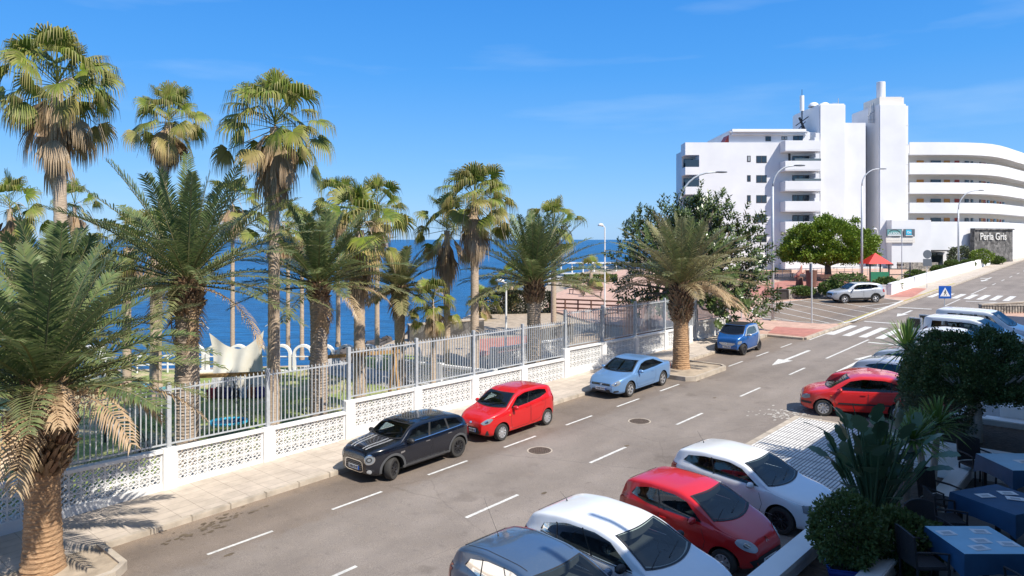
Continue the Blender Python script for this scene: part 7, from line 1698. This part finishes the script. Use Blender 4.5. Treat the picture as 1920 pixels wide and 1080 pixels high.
# ------------------------------------------------------------------ tiled pavement and terrace at the lower right
tp = MB(); slab(tp, [(18.5, 9.65), (18.5, 4.6), (26.0, 4.6), (26.0, 9.65)], -.1, KH); struct(tp.build('tiled_pavement', 'white_tiles'))
tk_ = MB(); kerb_run(tk_, 18.5, 26.0, 9.652, 9.85)
for s in (18.33, 26.003): slab(tk_, [(s, 4.6), (s+.165, 4.6), (s+.165, 9.85), (s, 9.85)], -.1, KH+.004)
struct(tk_.build('kerb', 'kerb'))
ground_sheet('right_pavement', st_poly([(-20, 5.05), (150, 5.05), (150, 4.5), (-20, 4.5)]), KH, 'white_tiles', .3)
ground_sheet('far_pavement', st_poly([(52, 9.8), (66, 9.8), (70, 6), (70, 4.4), (52, 4.4)]), KH+.002, 'pink_paving', .3)
TZ = 2.3
def tbox(mb, s0, s1, t0, t1, z0, z1, o=Vector((0, 0, 0))):
    vs = [Vector((s*ST-t*CT, s*CT+t*ST, z))-o for z in (z0, z1) for s, t in ((s0, t0), (s1, t0), (s1, t1), (s0, t1))]
    mb.add(vs, [(0, 1, 2, 3), (7, 6, 5, 4), (0, 4, 5, 1), (1, 5, 6, 2), (2, 6, 7, 3), (3, 7, 4, 0)])
m = MB(); tbox(m, -20, 40, -.85, 4.49, -.5, TZ-.35); tbox(m, -20, 19.0, -.85, 2.95, TZ-.35, TZ-.003); struct(m.build('terrace_floor', 'terrace'))
ow = thing('terrace_wall', 'white parapet wall of the terrace above the parked cars at lower right', 'wall', W(8, 4.4, 0)); O_ = Vector(ow.location)
m = MB(); tbox(m, -20, 12.3, 4.12, 4.34, -.5, TZ+.12, O_); m.build('parapet', 'white', ow); m = MB(); tbox(m, -20, 12.35, 4.06, 4.40, TZ+.123, TZ+.2, O_); m.build('coping', 'white', ow)
m = MB(); tbox(m, 12.303, 26, 4.30, 4.5, -.5, TZ-.12, O_); m.build('lower_wall', 'white', ow)
iw = thing('bed_wall', 'low white wall between the planted bed and the dining terrace', 'wall', W(12, 3, TZ)); O_ = Vector(iw.location)
m = MB(); tbox(m, 3, 17.6, 2.96, 3.14, TZ-.4, TZ+.22, O_); m.build('wall_body', 'white', iw); m = MB(); tbox(m, 3, 17.6, 2.90, 3.20, TZ+.223, TZ+.30, O_); m.build('coping', 'white', iw, bevel=.015)
m = MB(); tbox(m, 9.4, 17.6, 3.145, 4.295, TZ-.3, TZ-.1); struct(m.build('planted_bed_soil', 'soil'))
m = MB(); tbox(m, -20, 9.3, 3.2, 4.1, TZ-.3, TZ-.28); struct(m.build('lower_ledge', 'terrace'))
tp_ = thing('tree_planter', 'white raised box planter around the umbrella shaped tree', 'planter', W(19, 3, TZ)); O_ = Vector(tp_.location)
m = MB()
for a in ((17.7, 17.95, 1.8, 4.25), (20.9, 21.15, 1.8, 4.25), (17.953, 20.897, 1.8, 2.05), (17.953, 20.897, 4.0, 4.25)): tbox(m, *a, TZ-.6, TZ+.6, O_)
m.build('box_wall', 'white', tp_, bevel=.02); m = MB(); tbox(m, 17.96, 20.89, 2.06, 3.99, TZ, TZ+.46, O_); m.build('soil', 'soil', tp_)
st_ = thing('white_steps', 'white stepped wall rising behind the tree planter at the right edge', 'steps', W(23, 2, TZ)); O_ = Vector(st_.location)
m = MB()
for k in range(4): tbox(m, 21.2+k*.9, 22.097+k*.9, -.8, 3.4-.3*k, TZ-.6, TZ+.45+.28*k, O_)
m.build('step_blocks', 'white', st_, bevel=.02)
pot = thing('blue_pot', 'square blue glazed pot holding the bush at the terrace corner', 'pot', (4.95, 10.6, TZ-.28)); m = MB(); m.lathe([(.0, 0), (.30, 0), (.40, .40), (.44, .46), (.44, .52), (.37, .52), (.36, .40), (0, .38)], 4); m.v = [(v[0]*cos(.5)-v[1]*sin(.5), v[0]*sin(.5)+v[1]*cos(.5), v[2]) for v in m.v]; m.build('pot_body', 'blue_glaze', pot, bevel=.02)
m = MB(); m.lathe([(0, .43), (.30, .43)], 12); m.build('soil', 'soil', pot)
rail('handrail', 'blue grey ball topped railing posts low at the terrace corner', (4.6, 9.5, TZ-.3), (5.6, 9.2, TZ-.3), .7, 2, 'blue_glaze', 1, .03)
for (x, y, c_, lab, r) in ((7.2, 12.75, 'blue_ball', 'pale blue ornamental ball among the yucca stems', .12), (7.75, 12.7, 'yellow_ball', 'yellow stone on the soil right of the blue ball', .09), (8.0, 12.8, 'yellow_ball', 'smaller yellow stone farthest right on the soil', .06)):
    if c_ not in M: M[c_] = mat(c_, (.20, .42, .70) if c_ == 'blue_ball' else (.5, .42, .12), .4)
    m = MB(); m.lathe([(r*sin(pi*k/10), r-r*cos(pi*k/10)) for k in range(11)], 16); o_ = m.build('garden_ball', c_, None, smooth=True); o_.location = (x, y, TZ-.1); tag(o_, lab, 'ornament')
# tables
def table(lab, c, rz, w_=.92, top_sheen=True, z=TZ):
    t_ = thing('restaurant_table', lab, 'table', (c[0], c[1], z), rz); h = .76; a = w_/2
    m = MB(); m.box(-a+.02, a-.02, -a+.02, a-.02, h-.03, h-.003); m.build('tabletop', 'dark_metal', t_)
    for sx in (-1, 1):
        for sy in (-1, 1): m = MB(); m.box(sx*(a-.1)-.03, sx*(a-.1)+.03, sy*(a-.1)-.03, sy*(a-.1)+.03, 0, h-.03); m.build('leg', 'dark_metal', t_)
    cl = thing('tablecloth', 'blue cloth covering the '+lab, 'tablecloth', (c[0], c[1], z), rz); m = MB(); n = 40; top = []; bot = []; mid = []
    for k in range(n):
        q = k/n*4; i = int(q); f = q-i; P_ = [(a, -a), (a, a), (-a, a), (-a, -a), (a, -a)]; x = P_[i][0]+(P_[i+1][0]-P_[i][0])*f; y = P_[i][1]+(P_[i+1][1]-P_[i][1])*f
        top.append((x, y, h)); l = sqrt(x*x+y*y); wob = 1+.02*sin(k*2.3); corner = abs(f-.5)*2; drop = .27+.10*(corner**4)
        mid.append((x*1.01, y*1.01, h-.02)); bot.append((x*(1.03+.02*corner)*wob, y*(1.03+.02*corner)*wob, h-drop))
    m.add(top, [tuple(range(n))]); m.add(top+mid+bot, [(j*n+k, (j+1)*n+k, (j+1)*n+(k+1) % n, j*n+(k+1) % n) for j in range(2) for k in range(n)]); m.build('cloth', 'blue_cloth', cl, smooth=True, angle=50)
    if top_sheen: m = MB(); m.box(-a+.0, a-.0, -a+.0, a-.0, h+.002, h+.006); m.build('top_sheen', 'cloth_sheen', cl)  # thin paler sheet paints the sky sheen over the blue cloth
    return t_
rt = radians(0)
def mat_on(c, dx, dy, rz, lab, z=TZ, w_=.30, d_=.21):
    t_ = thing('menu_sheet', lab, 'menu', (c[0]+dx, c[1]+dy, z+.7675), rz); m = MB(); m.box(-w_/2, w_/2, -d_/2, d_/2, 0, .003); m.build('sheet', 'paper', t_); m = MB(); m.box(-.07, .07, -.045, .04, .0031, .0036)
    for k in range(4): m.box(-.12, .10, -.095+k*.012, -.091+k*.012, .0031, .0036)
    m.build('print', 'grey_metal', t_)
def tpos(px, py, z=TZ+.76): 
    k = (z-CAM_Z)/((HOR-py)/F); return ((px-960)/F*k, k)
c1 = tpos(1832, 1012); table('nearest blue restaurant table at lower right', c1, 0.0, .94)
for dx, dy, r, l in ((-.30, .22, .1, 'folded menu sheet at the far left corner of the nearest table'), (.22, .27, -.1, 'menu sheet at the far right corner of the nearest table'), (.02, -.05, .05, 'menu sheet in the middle of the nearest table'), (.33, -.16, -.1, 'menu sheet at the right of the nearest table'), (-.15, -.28, .2, 'menu sheet at the near left of the nearest table')): mat_on(c1, dx, dy, r, l, w_=.24, d_=.17)
c2 = tpos(1885, 935); table('middle blue restaurant table cut by the right edge', c2, .35, 1.1, False)
for dx, dy, r, l in ((-.25, .12, .1, 'menu sheet at the left of the middle table'), (.2, .24, -.1, 'menu sheet at the back of the middle table'), (.15, -.02, -.4, 'menu sheet in the centre of the middle table')): mat_on(c2, dx, dy, r, l, w_=.26, d_=.18)
c3 = tpos(1915, 866); table('farthest blue restaurant table with pale top at the right edge', c3, 0, 1.05); mat_on(c3, .05, 0, .1, 'menu sheet on the farthest table', w_=.3)
def chair(lab, c, rz, group='dark wicker chairs on the terrace'):
    t_ = thing('wicker_chair', lab, 'chair', (c[0], c[1], TZ), rz, group); m = MB(); m.box(-.24, .24, -.23, .23, .40, .45); m.build('seat', 'wicker', t_, bevel=.015)
    m = MB(); n = 9; vs = []
    for j in range(4):
        for i in range(n): u = i/(n-1)*2-1; z = .45+j*.14; vs.append((u*.25, .22+.05*(1-u*u)+.04*j/3, z+(.05*(1-u*u) if j == 3 else 0)))
    vs2 = [(x, y+.03, z) for x, y, z in vs]; f1 = [(j*n+i, j*n+i+1, (j+1)*n+i+1, (j+1)*n+i) for j in range(3) for i in range(n-1)]; q = len(vs)
    m.add(vs+vs2, f1+[tuple(q+k for k in reversed(f)) for f in f1]+[(i+1, i, q+i, q+i+1) for i in range(n-1)]+[(3*n+i, 3*n+i+1, q+3*n+i+1, q+3*n+i) for i in range(n-1)]+[(j*n, (j+1)*n, q+(j+1)*n, q+j*n) for j in range(3)]+[((j+1)*n+n-1, j*n+n-1, q+j*n+n-1, q+(j+1)*n+n-1) for j in range(3)]); m.build('backrest', 'wicker', t_, smooth=True, angle=50)
    for sx in (-1, 1):
        for sy in (-1, 1): m = MB(); m.tube([(sx*.22, sy*.21, 0), (sx*.23, sy*.22, .42)], .018, 6); m.build('leg', 'wicker', t_)
        m = MB(); m.tube([(sx*.24, -.2, .42), (sx*.26, -.2, .64), (sx*.26, .0, .66), (sx*.25, .24, .66)], .018, 6); m.build('armrest', 'wicker', t_)
    return t_
chair('wicker chair at the left side of the nearest table, beside the bed wall', (c1[0]-.72, c1[1]+.05), pi/2)
chair('wicker chair at the near side of the nearest table, at the bottom edge', (c1[0]+.25, c1[1]-.78), pi)
chair('wicker chair behind the nearest table', (c1[0]-.15, c1[1]+.85), 0.15)
chair('wicker chair at the left side of the middle table', (c2[0]-.95, c2[1]+.0), pi/2-.2)
chair('wicker chair at the far left corner of the middle table', (c2[0]-.55, c2[1]+.85), .5)
chair('wicker chair behind the farthest table', (c3[0]-.25, c3[1]+.9), 0.1)

stone_wall('dark lava stone garden wall behind the twin fan palms', G(766, 640), G(905, 628), 1.0, .5, 'darkstone', 'kerb'); stone_wall('dark lava stone wall right of the full green date palm', G(1008, 652), G(1070, 640), 1.1, .5, 'darkstone', 'kerb')
rd = MB(); rd.sheet([G(x, y, .03) for x, y in ((1000, 700), (1230, 640), (1230, 618), (1060, 648), (1010, 660))]); struct(rd.build('sunken_ramp', 'asphalt'))
